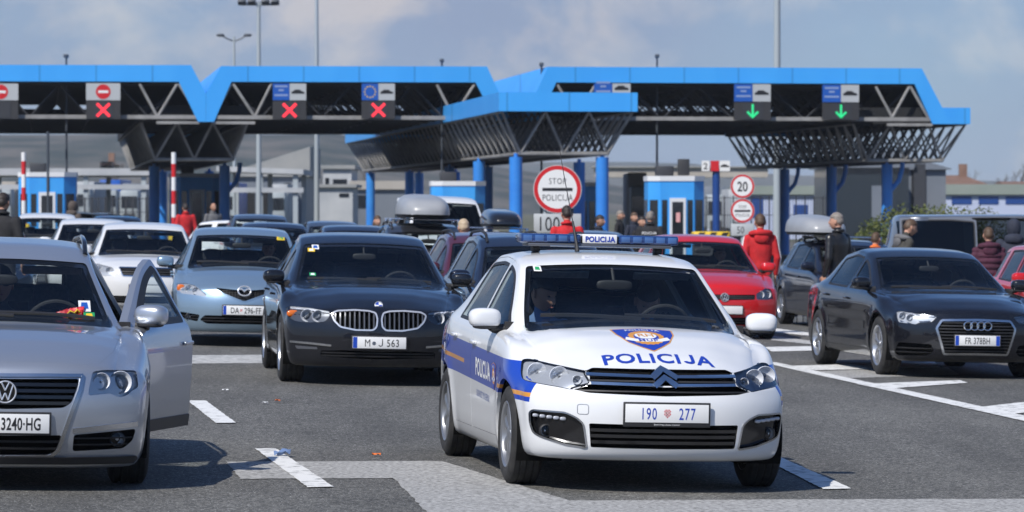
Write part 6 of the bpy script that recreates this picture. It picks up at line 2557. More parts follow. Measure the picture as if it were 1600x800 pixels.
for a in ((118, 152, 284, 262, 'pale_wall', 'white lorry under the long pale shed, left of the shed post'), (160, 192, 281, 275, 'sign_blue', 'blue lorry under the long pale shed'), (196, 226, 287, 258, 'grey_panel', 'grey lorry under the long pale shed, nearest the dark canopy'),
          (0, 30, 284, 265, 'beige_wall', 'beige lorry at the left edge beyond the booth'), (352, 376, 286, 250, 'sign_blue', 'blue lorry under the open shed behind the floodlight mast'), (424, 452, 288, 255, 'pale_wall', 'white lorry right of the floodlight mast'),
          (980, 1008, 270, 160, 'beige_wall', 'tan lorry left of the small blue booth'), (1098, 1130, 292, 240, 'grey_panel', 'grey lorry behind the lane mast'), (1136, 1160, 296, 230, 'pale_wall', 'white lorry right of the lane mast')):
    lorry(*a)
def fence(x0, x1, ytop, Y, label, n=16):
    a, b = at(x0, ytop, Y), at(x1, ytop, Y)
    g = zg((a.x + b.x) / 2, Y)
    root = thing('fence', label, 'fence', (a.x, Y, g))
    h, w = a.z - g, b.x - a.x
    mb = MB()
    for k in range(3): mb.box((w / 2, 0, h * (.3 + .33 * k)), (w, .03, .04), 0)
    m_ = int(w / .16)
    for k in range(m_): mb.box((w * k / m_, 0, h * .55), (.02, .02, h * .9), 0)
    mb.build('mesh_panel', [M['dark_steel']], root, None)
    for k in range(n):
        mb = MB(); mb.box((w * k / (n - 1), .04, h / 2), (.08, .08, h), 0); mb.build('post', [M['dark_steel']], root, None)
fence(1090, 1300, 306, 200, 'grey wire fence behind the round 20 sign')
fence(90, 250, 308, 205, 'grey wire fence beyond the left booth')
def gable_house(x0, x1, yt, ye, yb, Y, label):
    a, b = at(x0, ye, Y), at(x1, ye, Y)
    g = at(x0, yb, Y).z
    w, h, pk = b.x - a.x, a.z - g, at(x0, yt, Y).z - g
    root = thing('house', label, 'house', ((a.x + b.x) / 2, Y, g))
    mb = MB(); mb.box((0, 5, h / 2), (w, 10, h), 0)
    mb.build('wall', [M['beige_wall']], root, None)
    mb = MB()
    # ridge runs left to right, hipped gable at the right
    mb.add([(-w / 2 - .5, -.6, h), (w / 2 + .5, -.6, h), (w / 2 + .5, 10.6, h), (-w / 2 - .5, 10.6, h), (-w / 2 - .5, 5, pk), (w / 2 - 1.4, 5, pk)], [(0, 1, 5, 4), (2, 3, 4, 5), (1, 2, 5), (0, 4, 3), (0, 3, 2, 1)], 0)
    mb.build('roof', [M['tile_roof']], root, None)
    mb = MB(); mb.box((w * .12, 4.2, pk + .2), (.7, .7, 1.6), 0)
    mb.build('chimney', [M['tile_roof']], root, None)
    for k in range(3):
        mb = MB(); mb.box((-w * .3 + k * w * .3, -.02, h * .6), (1.1, .06, 1.3), 0); mb.build('window', [M['dim_glass']], root, None)
gable_house(1470, 1540, 273, 290, 330, 330, 'house with a brown tiled roof, above the long low building')
gable_house(1580, 1660, 283, 291, 330, 340, 'house with a brown tiled roof, cut by the right edge')
gable_house(162, 172, 252, 257, 268, 420, 'small pale house on the hillside over the inspection shed')
# ================================================================ people
M['skin'] = mat('skin', (.46, .25, .17), .55)
M['skin_tan'] = mat('skin_tan', (.36, .19, .125), .55)
M['eye'] = mat('eye', (.02, .015, .012), .2)
M['lip'] = mat('lip', (.33, .12, .10), .5)
M['hair_dark'] = noisy('hair_dark', (.012, .009, .008), (.035, .025, .02), 60, .6, stretch=(3, 3, .5))
M['hair_brown'] = noisy('hair_brown', (.05, .028, .015), (.11, .065, .038), 60, .6, stretch=(3, 3, .5))
M['hair_grey'] = noisy('hair_grey', (.14, .12, .105), (.27, .24, .21), 60, .6, stretch=(3, 3, .5))
M['hair_blond'] = noisy('hair_blond', (.36, .27, .17), (.50, .40, .28), 60, .6)
def cloth(name, c, k=1.35, rough=.85):
    M[name] = noisy(name, c, tuple(q * k for q in c), 9, rough, 5, .8, 13)
for n_, c_ in (('red_cloth', (.42, .012, .016)), ('black_cloth', (.012, .012, .014)), ('navy_cloth', (.016, .02, .035)), ('grey_cloth', (.11, .11, .115)), ('brown_cloth', (.065, .05, .042)),
               ('plum_cloth', (.055, .012, .028)), ('jeans', (.10, .12, .16)), ('olive_cloth', (.040, .038, .032)), ('orange_cloth', (.60, .14, .03)), ('police_blue', (.10, .16, .30)), ('shoe', (.02, .02, .02))):
    cloth(n_, c_)
M['leather'] = noisy('leather', (.010, .010, .011), (.02, .02, .021), 6, .36, 5, .5, 18)

def capsule(mb, p, q, r0, r1, n=14, k=5):
    p, q = Vector(p), Vector(q)
    d = (q - p).normalized()
    pts, rad = [], []
    for i in range(k):
        a = math.pi / 2 * (1 - i / (k - 1))
        pts.append(p - d * r0 * math.sin(a)); rad.append(max(.002, r0 * math.cos(a)))
    for i in range(k):
        a = math.pi / 2 * i / (k - 1)
        pts.append(q + d * r1 * math.sin(a)); rad.append(max(.002, r1 * math.cos(a)))
    mb.tube(pts, rad, n)
def head_mesh(sc=1.0, female=False):
    """face looks along -y; origin at the head's centre; height about 0.235"""
    n, m = 36, 28
    vs = []
    g = lambda x, z, cx, cz, sx, sz: math.exp(-((x - cx) / sx) ** 2 - ((z - cz) / sz) ** 2)
    for i in range(m + 1):
        a = -math.pi / 2 + math.pi * i / m
        for j in range(n):
            b = 2 * math.pi * j / n
            x, y, z = .076 * math.cos(a) * math.cos(b), .098 * math.cos(a) * math.sin(b), .118 * math.sin(a)
            if z < 0:
                t = -z / .118
                x *= 1 - .26 * t * t
                if y > 0: y *= 1 - .45 * t
                else: y = y * (1 - .10 * t) - .016 * t
            if y > 0: y *= 1.04
            if y < -.01:
                f = min(1, (-y - .01) / .05)
                y -= f * (.026 * g(x, z, 0, -.022, .014, .024) + .012 * g(x, z, 0, .004, .010, .030) + .007 * g(x, z, 0, .034, .05, .012)
                          + .007 * g(x, z, 0, -.062, .026, .012) + .011 * g(x, z, 0, -.100, .024, .018) - .011 * g(x, z, .030, .010, .017, .013) - .011 * g(x, z, -.030, .010, .017, .013)
                          + .006 * g(abs(x), z, .042, -.02, .02, .02))
            vs.append((x, y, z))
    fs = [(i * n + j, i * n + (j + 1) % n, (i + 1) * n + (j + 1) % n, (i + 1) * n + j) for i in range(m) for j in range(n)]
    return vs, fs
def person(name_label, cat, px, ytop, Y, yaw, top, legs='jeans', hair='hair_dark', style='short', skin='skin', lean=0.0, turn=0.0, arms=None, hood=False, sit=None, group=None, voxel=.016, female=False, text=None, stripe=None, fit=1.0, glasses=False, nod=0.0, cap=None, puffy=False):
    """yaw: 0 faces the camera, 180 away, 90 faces image right. arms: elbow and wrist offsets per side"""
    if sit is None:
        p = at(px, ytop, Y)
        g = zg(p.x, p.y)
        h = p.z - g
        k = h / 1.78
        root = empty('person', (p.x, p.y, g), (0, 0, R(yaw)))
    else:
        root = empty('person', sit['loc'], sit['rot'])
        k = sit.get('k', 1.0)
    root.scale = (k, k, k)
    tag(root, name_label, cat, group)
    mb = MB()
    seg = []        # (p, q, material)
    def limb(p, q, r0, r1, mi):
        capsule(mb, p, q, r0, r1); seg.append((Vector(p), Vector(q), mi, (r0 + r1) / 2))
    L = math.sin(R(lean))
    C = math.cos(R(lean))
    def up(x, y, z, base=.95):
        # torso points lean forward about the hips
        dz = z - base
        return Vector((x, y * 1 - dz * L, base + dz * C))
    sw = (.160 if female else .176) * fit
    # torso: stacked ellipses
    rings = [(.90, .150, .105), (.97, .165, .115), (1.08, .150 * fit, .110), (1.20, .165 * fit, .118), (1.32, .190 * fit, .122), (1.40, .185 * fit, .108), (1.455, .125, .085), (1.49, .068, .062)]
    n = 20
    vs = []
    for (z, a, b) in rings:
        for j in range(n):
            t = 2 * math.pi * j / n
            vs.append(up(a * math.cos(t), b * math.sin(t), z))
    fs = [(i * n + j, i * n + (j + 1) % n, (i + 1) * n + (j + 1) % n, (i + 1) * n + j) for i in range(len(rings) - 1) for j in range(n)]
    fs += [tuple(range(n - 1, -1, -1)), tuple(range((len(rings) - 1) * n, len(rings) * n))]
    mb.add(vs, fs)
    seg.append((up(0, 0, .93), up(0, 0, 1.42), 1, .15))
    hc = up(0, -.02, 1.640)
    limb(up(0, .01, 1.44), up(0, 0, 1.58), .056, .054, 0)
    A = arms or {}
    hands = []
    for s, key in ((1, 'a'), (-1, 'b')):
        sh_ = up(s * sw, 0, 1.405)
        e = A.get(key + 'e', (s * (sw + .065), .03, 1.12))
        w = A.get(key + 'w', (s * (sw + .055), -.05, .875))
        e, w = up(*e), up(*w)
        limb(sh_, e, .062 * fit, .048 * fit, 1)
        limb(e, w, .050 * fit, .036, 1)
        hands.append((e, w, s))
    if sit is None:
        for s in (1, -1):
            hip, kn, an = Vector((s * .088, 0, .90)), Vector((s * .105, -.015, .49)), Vector((s * .11, .02, .09))
            limb(hip, kn, .092, .060, 2); limb(kn, an, .062, .043, 2)
            limb(an + Vector((0, .02, -.035)), an + Vector((s * .02, -.15, -.052)), .042, .034, 3)
    else:
        for s in (1, -1):
            hip, kn, an = Vector((s * .09, -.02, .93)), Vector((s * .12, -.44, 1.0)), Vector((s * .12, -.62, .62))
            limb(hip, kn, .09, .062, 2); limb(kn, an, .06, .045, 2)
    me = mb.mesh('body')
    o = bpy.data.objects.new('tmp', me); COL.objects.link(o)
    m = o.modifiers.new('r', 'REMESH'); m.mode = 'VOXEL'; m.voxel_size = voxel
    m2 = o.modifiers.new('s', 'SMOOTH'); m2.factor = .5; m2.iterations = 5
    dg = bpy.context.evaluated_depsgraph_get()
    body = bpy.data.meshes.new_from_object(o.evaluated_get(dg))
    bpy.data.objects.remove(o, do_unlink=True)
    V = [v.co.copy() for v in body.vertices]
    if puffy:
        for v in V:
            if v.z > .9 and v.z < 1.46:
                d = Vector((v.x, v.y, 0))
                v += d.normalized() * (.022 * abs(math.sin(v.z * 34)))
    F = [tuple(p.vertices) for p in body.polygons]
    out = MB()
    out.v = [tuple(v) for v in V]; out.f = F
    P0 = np.array([s[0][:] for s in seg]); D = np.array([(s[1] - s[0])[:] for s in seg])
    mi_ = [s[2] for s in seg]; rr = np.array([s[3] for s in seg])
    cen = np.array([(np.mean([V[i][:] for i in f], axis=0)) for f in F])
    ap = cen[:, None, :] - P0[None]
    t = np.clip((ap * D[None]).sum(-1) / (D * D).sum(-1)[None], 0, 1)
    dist = np.linalg.norm(ap - t[..., None] * D[None], axis=-1) - rr[None]
    idx = dist.argmin(1)
    out.m = []
    for i, c in zip(idx, cen):
        q = mi_[i]
        if q == 2 and c[2] > .885: q = 1
        if q == 1 and sit is None and c[2] < .86 and abs(c[0]) < .16: q = 2
        out.m.append(q)
    # head
    Rm = Matrix.Translation(hc) @ Matrix.Rotation(R(turn), 4, 'Z') @ Matrix.Rotation(R(lean * .6 + nod), 4, 'X')
    hv, hf = head_mesh()
    out.add([Rm @ Vector(v) for v in hv], hf, 0)
    for s in (1, -1):
        out.blob(Rm @ Vector((s * .080, .012, -.005)), (.010, .022, .033), 2.2, 10, 8, 0)
        out.blob(Rm @ Vector((s * .030, -.080, .011)), (.012, .008, .007), 2, 10, 6, 4)
    out.blob(Rm @ Vector((0, -.101, -.064)), (.022, .007, .006), 2, 10, 6, 5)
    if not hood and sit is None:
        out.tube([up(.078 * math.cos(t), .012 + .074 * math.sin(t), 1.505 + .012 * math.sin(t)) for t in np.linspace(0, 2 * math.pi, 17)[:-1]], .021, 8, 1, closed=True)
    # hands: palm, four bent fingers, thumb
    for (e, w, s) in hands:
        d = (w - e).normalized()
        side = Vector((0, -1, 0)) - d * d.dot(Vector((0, -1, 0)))
        if side.length < .1: side = Vector((1, 0, 0))
        side.normalize()
        nrm = d.cross(side)
        c = w + d * .055
        Mh = Matrix((side, nrm, d)).transposed().to_4x4()
        out.blob(c, (.040, .016, .055), 2.6, 14, 10, 0, M=Mh.to_3x3())
        for q, (off, ln) in enumerate(((-.028, .072), (-.009, .082), (.010, .078), (.027, .062))):
            b = c + side * off + d * .045
            curl = nrm * (-s) * .018
            out.tube([b, b + d * ln * .45 + curl * .3, b + d * ln * .78 + curl, b + d * ln * .95 + curl * 1.7], [.0095, .009, .008, .006], 7, 0)
        b = c + side * .036 - d * .02
        out.tube([b, b + side * .022 + d * .03, b + side * .022 + d * .058], [.012, .010, .007], 7, 0)
    out.build('body', [M[skin], M[top], M[legs], M['shoe'], M['eye'], M['lip']], root, 60)
    # hair
    if style != 'bald':
        hb = MB()
        n2, m2_ = 36, 28
        vv = []
        rnd = random.Random(int(px * 7 + ytop))
        for (x, y, z) in hv:
            b = Vector((x, y, z))
            grow = .006 + .005 * rnd.random() + (.008 if z > .06 else 0)
            nn = Vector((x / .076 ** 2, y / .1 ** 2, z / .118 ** 2)).normalized()
            vv.append(Rm @ (b + nn * grow))
        ff = []
        for f in hf:
            c = Vector((0, 0, 0))
            for i in f: c += Vector(hv[i])
            c /= len(f)
            line = .055 if c.y < -.03 else (.055 - (c.y + .03) * .9)
            low = {'short': -.055, 'long': -.118, 'bun': -.06}[style]
            line = max(line, low)
            if abs(c.x) > .068 and -.02 < c.y < .03 and c.z < .02 and style == 'short': continue
            if c.z > line: ff.append(f)
        hb.add(vv, ff, 0)
        if style == 'long':
            hb.blob(Rm @ Vector((0, .07, -.09)), (.085, .05, .11), 2.5)
        if style == 'bun':
            hb.blob(Rm @ Vector((0, .115, .0)), (.045, .035, .045), 2.2)
        hb.build('hair', [M[hair]], root, 60)
    if hood == 'up':
        hb = MB()
        hb.blob(Rm @ Vector((0, .02, .0)), (.110, .125, .150), 2.3, 24, 16)
        hb.blob(up(0, .05, 1.47), (.15, .12, .09), 2.3, 20, 12)
        hb.build('hood', [M[top]], root, 60)
    elif hood:
        hb = MB()
        pts = [up(.155 * math.cos(t), .03 + .105 * math.sin(t), 1.475 + .018 * math.sin(t)) for t in np.linspace(R(-35), R(215), 15)]
        rd = [.022 + .024 * math.sin(math.pi * i / 14) for i in range(15)]
        hb.tube(pts, rd, 10)
        hb.blob(up(0, .118, 1.415), (.115, .040, .085), 2.3, 18, 12)
        hb.build('hood', [M[hood if hood in M else top]], root, 60)
    if text:
        tb = MB()
        tv, tf = text_mesh(text, .055, .01, 1.05, .9)
        tb.add([(-a, .128 * fit + .012, 1.33 + b) for a, b in tv], tf)
        tb.build('back_lettering', [M['ink_white']], root, None)
    if stripe:
        tb = MB()
        for (e, w, s) in hands:
            a, b = up(s * sw, 0, 1.405), e
            off = Vector((s * .058, 0, 0))
            tb.tube([a + off + Vector((0, 0, .03)), (a + b) / 2 + off * 1.02, b + off * .92, (b + w) / 2 + off * .80, w + off * .66], [.012] * 5, 6)
        tb.build('sleeve_stripe', [M['ink_white']], root, 60)
    if glasses:
        gb = MB()
        for s in (1, -1):
            gb.blob(Rm @ Vector((s * .033, -.098, .010)), (.028, .006, .018), 3, 14, 8)
            gb.bar(Rm @ Vector((s * .06, -.09, .014)), Rm @ Vector((s * .083, .0, .01)), .003)
        gb.bar(Rm @ Vector((-.01, -.102, .014)), Rm @ Vector((.01, -.102, .014)), .003)
        gb.build('glasses', [M['gloss_black']], root, 60)
    return root

G_BY = 'people standing among the queue'
person('person in a bright red hooded top and grey jeans, beside the red hatchback', 'person', 1188, 333, 56, 186, 'red_cloth', 'grey_cloth', 'hair_brown', hood=True, stripe=True, fit=1.04, voxel=.014)
person('person in a black leather jacket with grey hair, before the silver roof box', 'person', 1309, 331, 55, 228, 'leather', 'jeans', 'hair_grey', fit=1.08, turn=15, voxel=.014)
person('person with short brown hair in a dark hooded jacket leaning forward, by the grey van', 'person', 1398, 337, 57, 108, 'olive_cloth', 'jeans', 'hair_brown', hood='grey_cloth', lean=20, fit=1.12, nod=6, voxel=.014)
person('person seen from behind in a quilted plum jacket with brown hair, by the grey van', 'person', 1545, 354, 54, 184, 'plum_cloth', 'black_cloth', 'hair_brown', hood=True, fit=1.12, female=True, puffy=True, voxel=.014)
person('person in a dark jacket with the hood up, leaning into the open van door', 'person', 1584, 342, 58.5, 172, 'navy_cloth', 'black_cloth', style='bald', hood='up', fit=1.2, lean=8)
person('person in an orange top, mostly hidden behind the person in the dark hooded jacket', 'person', 1368, 362, 58, 150, 'orange_cloth', 'jeans', 'hair_brown', female=True)
person('person in a black suit seen from behind, cut by the left edge', 'person', 4, 300, 50, 165, 'black_cloth', 'black_cloth', 'hair_dark', fit=1.1)
person('person with the hood of a brown-grey coat up, in front of the left blue booth', 'person', 114, 314, 95, 140, 'brown_cloth', 'jeans', style='bald', hood='up', fit=1.2)
person('person in a red jacket seen from behind, beside the striped barrier pole', 'person', 290, 317, 104, 200, 'red_cloth', 'jeans', 'hair_dark', fit=1.15)
person('person in a grey jacket standing at the deep blue booth under the low canopy', 'person', 333, 316, 110, 30, 'grey_cloth', 'jeans', style='bald', fit=1.1, skin='skin_tan')
person('person with red-brown hair, before the farthest blue column', 'person', 589, 336, 80, 30, 'brown_cloth', 'jeans', 'hair_brown', female=True, style='long')
person('person with pale blond hair standing between the maroon and the navy estates', 'person', 725, 341, 49.5, 200, 'grey_cloth', 'jeans', 'hair_blond')
person('person with black hair in a red shirt, in front of the big round sign', 'person', 886, 320, 58, 190, 'red_cloth', 'jeans', 'hair_dark', fit=1.05)
person('person with a shaved head, right of the big round sign', 'person', 936, 335, 75, 60, 'navy_cloth', 'jeans', 'hair_dark', skin='skin_tan')
person('person in dark clothes facing right, left of the pair near the police officer', 'person', 968, 328, 99, 70, 'black_cloth', 'jeans', 'hair_grey')
person('person in dark clothes beside the person facing right, left of the police officer', 'person', 990, 331, 95, 40, 'navy_cloth', 'jeans', 'hair_brown')
person('police officer in black seen from behind with white lettering on the back', 'person', 1016, 329, 78, 170, 'black_cloth', 'black_cloth', 'hair_grey', text='POLICIJA', fit=1.15)
person('person facing the police officer, partly hidden behind the black uniform', 'person', 1002, 337, 81, 35, 'black_cloth', 'jeans', 'hair_dark')

def seated(car, y, label, top, hair, style='short', turn=0, nod=0, dz=0.0, dx=0.0, skin='skin', female=False, glasses=False, arms=None, lean=0.0, k=.97):
    hx, hy, hz = car.hip
    loc = car.M @ Vector((hx - .08 + dx, y, hz - .93 * k + .05 + dz))
    e = car.root.rotation_euler
    # the figure's -y looks along the car's +x
    rot = (car.M.to_3x3() @ Matrix.Rotation(math.pi / 2, 3, 'Z')).to_euler()
    A = arms or dict(ae=(.26, -.12, 1.14), aw=(.19, -.34, 1.16), be=(-.26, -.12, 1.14), bw=(-.19, -.34, 1.16))
    return person(label, 'person', y * 100, 400, 0, 0, top, 'black_cloth', hair, style, skin, lean=lean, turn=turn, arms=A, sit=dict(loc=loc, rot=rot, k=k), female=female, glasses=glasses, nod=nod)
seated(POLICE, -.42, 'person with tied back dark hair in the passenger seat of the police car', 'police_blue', 'hair_dark', 'bun', turn=38, nod=16, female=True, dx=.10, dz=.0, lean=10)
seated(POLICE, .30, 'person looking down behind the wheel of the police car', 'police_blue', 'hair_dark', 'short', turn=-5, nod=24, dx=.05, dz=-.05, lean=8)
seated(PASSAT, .02, 'person with dark glasses seated inside the silver estate', 'black_cloth', 'hair_dark', 'short', glasses=True, dx=.0, dz=-.02)
seated(MAZDA, .36, 'person seated at the wheel of the blue hatchback', 'black_cloth', 'hair_dark', 'short')
seated(GOLF, .36, 'person seated at the wheel of the red hatchback', 'navy_cloth', 'hair_dark', 'short')
# ================================================================ the queue behind
_plain = {}
M['box_grey'] = noisy('box_grey', (.27, .28, .295), (.31, .32, .335), 2, .33)
def plain_car(name, label, cat, P, pos, yaw, paint, k=1.0, style='five', group='cars waiting in the queue', rails=False, plate=None):
    """a complete car with a simpler face, copied when its kind was built before"""
    key = (id(P), style, rails)
    if key not in _plain:
        c = Car(name, P, None, None, (0, 40), 7.2, M['slate_paint'])
        w, nz = P['w'], [q for q in P['top'] if abs(q[0] - (P['fo'] - .09)) < 1e-6][0][1]
        H = rpoly([(w * .50, nz - .15), (w * .56, nz - .035), (w * .80, nz + .015), (w * .90, nz + .0), (w * .89, nz - .10), (w * .70, nz - .165)], .03, .03)
        G = rpoly([(-w * .46, nz - .02), (w * .46, nz - .02), (w * .40, nz - .15), (-w * .40, nz - .15)], .02, .05)
        LO = rpoly([(-w * .66, .36), (w * .66, .36), (w * .60, .25), (-w * .60, .25)], .03, .05)
        c.build_body([(H, .08), (c.mir(H), .08), (G, .07), (LO, .07)], doors=True, hood=True)
        c.headlamp(H, [(w * .78, nz - .06, .052, 1), (w * .63, nz - .075, .045, 1)], depth=.05)
        c.opening('grille', G, [nz - .05, nz - .085, nz - .12], .05, frame=.014)
        c.opening('bumper_intake', LO, [.29, .325], .05)
        c.wheels(style); c.cabin(); c.mirrors(); c.tail(float(c.sh.zsh(-P['wb'] - .5)) - .08); c.wipers()
        c.plate(0, .47, plate, style='hr0')
        if rails:
            for sg in (1, -1):
                mb = MB()
                x0, x1 = P['screen'][1] - .15, -P['wb'] - P['ro'] + .75
                pts = []
                for t in np.linspace(0, 1, 12):
                    q = c.sh.hit('T', x0 + (x1 - x0) * t, sg * P['w'] * .60)[0]
                    pts.append(q + Vector((0, 0, .045 * min(1, min(t, 1 - t) / .1))))
                mb.tube(pts, .016, 8)
                mb.build('roof_rail', [M['trim']], c.root, 40)
        _plain[key] = c.root
        root = c.root
        root['fresh'] = 1
    else:
        root = None
    src = _plain[key]
    if src.get('fresh'):
        del src['fresh']
        r = src
    else:
        r = copy_tree(src)
    r.name = name
    roll = -math.atan(FALL) * (1 - math.tanh((to_uv(*pos)[0] - 3.2) / 24) ** 2)
    r.location = (pos[0], pos[1], zg(*pos))
    a = R(yaw)
    r.rotation_euler = (roll * math.cos(a - YAW), 0, a - math.pi / 2)
    r.scale = (1, 1, k)
    tag(r, label, cat, group)
    def repaint(o):
        for ch in o.children:
            if ch.type == 'MESH':
                for s in ch.material_slots:
                    if s.material and s.material.name.endswith('_paint'):
                        s.link = 'OBJECT'
                        s.material = M[paint]
            repaint(ch)
    repaint(r)
    return r
bpy.context.view_layer.update()
def roof_box(car_root, x, y, z, size, m, label):
    """top box resting on bars across a car's roof: a thing of its own"""
    bpy.context.view_layer.update()
    Mw = Matrix.LocRotScale(car_root.location, car_root.rotation_euler, None)
    p = Mw @ Vector((x, y, z))
    root = empty('roof_box', p, car_root.rotation_euler)
    tag(root, label, 'roof box')
    mb = MB()
    n, mm = 28, 14
    L_, W_, H_ = size
    vs, fs = [], []
    for i in range(mm + 1):
        a = math.pi / 2 * i / mm
        for j in range(n):
            t = 2 * math.pi * j / n
            sg = lambda q, e: math.copysign(abs(q) ** e, q)
            rr_ = math.cos(a) ** .45 if i < mm else 0
            xx = L_ / 2 * sg(math.cos(t), .5) * rr_
            vs.append((xx - (.10 * L_) * math.sin(a) * 0, W_ / 2 * sg(math.sin(t), .5) * rr_, .10 * H_ + H_ * .9 * math.sin(a) ** .8 * (1 - .18 * (xx / (L_ / 2)))))
    fs = [(i * n + j, i * n + (j + 1) % n, (i + 1) * n + (j + 1) % n, (i + 1) * n + j) for i in range(mm) for j in range(n)]
    fs.append(tuple(range(n - 1, -1, -1)))
    mb.add(vs, fs)
    mb.build('box_lid', [M[m]], root, 50)
    mb = MB()
    base = [(L_ / 2 * math.copysign(abs(math.cos(t)) ** .5, math.cos(t)) * .985, W_ / 2 * math.copysign(abs(math.sin(t)) ** .5, math.sin(t)) * .985) for t in np.linspace(0, 2 * math.pi, n, endpoint=False)]
    mb.prism(base, lambda a, b: (a, b, .10 * H_ - .003), lambda a, b: (a * .94, b * .94, -.02))
    mb.build('box_base', [M['trim']], root, 50)
    for dx in (-.38, .38):
        mb = MB()
        yw = 1.15
        mb.box((dx, -y, -.045), (.055, yw, .028), 0, bev=.006)
        for s in (-1, 1):
            mb.box((dx, -y + s * yw * .47, -.085), (.07, .05, .08), 0, bev=.01)
        mb.build('cross_bar', [M['satin']], root, 30)
    return root

def pl(px, d, P, yaw=7.2): return place(px, d, P['fo'], yaw)
navy = plain_car('navy_estate', 'dark navy estate with roof rails standing right behind the police car', 'car', P_ESTATE, (.42, 38.5), 7.2, 'navy_paint', 1.02, rails=True)
plain_car('maroon_estate', 'maroon estate behind the navy estate, mostly hidden', 'car', P_ESTATE, (-.05, 46.3), 7.2, 'maroon_paint', 1.0, rails=True)
boxcar = plain_car('grey_estate', 'dark grey estate carrying a silver roof box, beyond the black saloon', 'car', P_ESTATE, pl(688, 56, P_ESTATE), 7.2, 'darkgrey_paint', 1.05, rails=True)
roof_box(boxcar, -2.15, 0, 1.475 * 1.05 + .10, (2.0, .78, .34), 'box_grey', 'silver roof box on the dark grey estate in the middle')
plain_car('white_hatchback', 'white hatchback with a black grille, behind the ajar door of the silver estate', 'car', P_OCTAVIA, pl(228, 55.6, P_OCTAVIA), 7.2, 'white_paint')
plain_car('white_hatchback', 'second white car in the left lane, between the other two white ones', 'car', P_OCTAVIA, pl(146, 69, P_OCTAVIA), 7.2, 'white_paint')
plain_car('white_small_estate', 'white small estate, farthest of the three white cars at the left', 'car', P_FABIA, pl(72, 78, P_FABIA), 7.2, 'white_paint', 1.04)
plain_car('black_estate', 'black estate cut by the left edge, behind the silver estate', 'car', P_ESTATE, pl(-48, 51, P_ESTATE), 7.2, 'black_paint', 1.02, rails=True)
plain_car('black_hatchback', 'black car far back at the left, under the striped barrier pole', 'car', P_OCTAVIA, pl(184, 98, P_OCTAVIA), 7.2, 'black_paint')
plain_car('slate_suv', 'slate blue tall car with its roof above the blue hatchback', 'car', P_SUV, pl(412, 88, P_SUV), 7.2, 'slate_paint', .96)
plain_car('navy_hatchback', 'navy car between the blue hatchback and the black saloon', 'car', P_OCTAVIA, pl(437, 72, P_OCTAVIA), 7.2, 'navy_paint')
plain_car('white_small_estate', 'white car turned side on, beyond the slate blue tall car', 'car', P_FABIA, (-5.5, 98), 62, 'white_paint')
plain_car('slate_estate', 'slate blue car under the slender mast, beyond the black saloon', 'car', P_ESTATE, pl(530, 90, P_ESTATE), 7.2, 'slate_paint')
plain_car('navy_hatchback', 'navy car left of the dark grey estate, beyond the black saloon roof', 'car', P_OCTAVIA, pl(573, 66, P_OCTAVIA), 7.2, 'navy_paint')
van = plain_car('white_van', 'white van with a high roof in front of the blue columns', 'van', P_VAN, pl(708, 73, P_VAN), 7.2, 'white_paint', 1.055)
bb = plain_car('navy_estate', 'navy estate with a black roof box, beyond the maroon estate', 'car', P_ESTATE, pl(802, 62, P_ESTATE), 7.2, 'navy_paint', .96)
roof_box(bb, -2.1, .12, 1.475 * .96 + .10, (1.9, .62, .28), 'black_paint', 'black roof box on the navy estate left of the big round sign')
plain_car('slate_estate', 'slate blue car right of the big round sign, above the police light bar', 'car', P_ESTATE, pl(952, 69, P_ESTATE), 7.2, 'slate_paint', .98)
rb = plain_car('dark_small_estate', 'dark blue small estate with a silver roof box, behind the right hand black saloon', 'car', P_FABIA, (5.68, 58.8), 9, 'navy_paint', .965, rails=True)
roof_box(rb, -1.9, -.45, 1.475 * .965 + .08, (1.9, .74, .30), 'box_grey', 'silver roof box on the dark blue small estate at the right')
GV = plain_car('grey_van', 'grey van parked across, its side towards us, at the right edge', 'van', P_VAN, (10.1, 62.3), 91, 'grey_paint', .98)
bpy.context.view_layer.update()
for ch in list(GV.children):
    if ch.name.startswith('door'):
        cs = [Vector(b) for b in ch.bound_box]
        c_ = sum(cs, Vector()) / 8
        if c_.y < 0 and c_.x < -1.5:
            # the sliding door of this van stands open: pushed back along its flank
            ch.location = (-1.22, -.07, 0)
plain_car('red_estate', 'red car cut by the right edge, behind the black saloon with rings', 'car', P_FABIA, (7.5, 47.5), 4, 'red_paint')

# far inspection cars in front of the shed
for i, (px, d, lab, p_) in enumerate(((120, 140, 'far silver car beyond the left booth', 'silver_paint'), (205, 150, 'far white car under the pale inspection shed', 'white_paint'), (448, 150, 'far red car before the inspection hall', 'red_paint'))):
    plain_car('far_car', lab, 'car', P_FABIA, pl(px, d, P_FABIA), 7.2 + 40 * i, p_, 1.0)

# ---------------------------------------------------------------- small things
def bottle(px, ybot, label):
    p = ground(px, ybot)
    root = thing('water_bottle', label, 'bottle', p, 'plastic bottles on the road')
    mb = MB()
    mb.lathe([(0, 0), (.040, 0), (.044, .02), (.042, .09), (.044, .10), (.044, .19), (.040, .22), (.018, .275), (.014, .285), (.014, .30)], 20)
    mb.build('bottle_body', [M['lens']], root, 50)
    mb = MB(); mb.lathe([(0, .295), (.017, .295), (.017, .32), (0, .32)], 14); mb.build('bottle_cap', [M['plate_blue']], root, 40)
    mb = MB(); mb.lathe([(.0455, .11), (.0455, .185)], 20); mb.build('bottle_label', [M['sign_blue']], root, 40)
bottle(1242, 505, 'water bottle nearer the red hatchback')
bottle(1258, 504, 'water bottle nearer the black saloon')
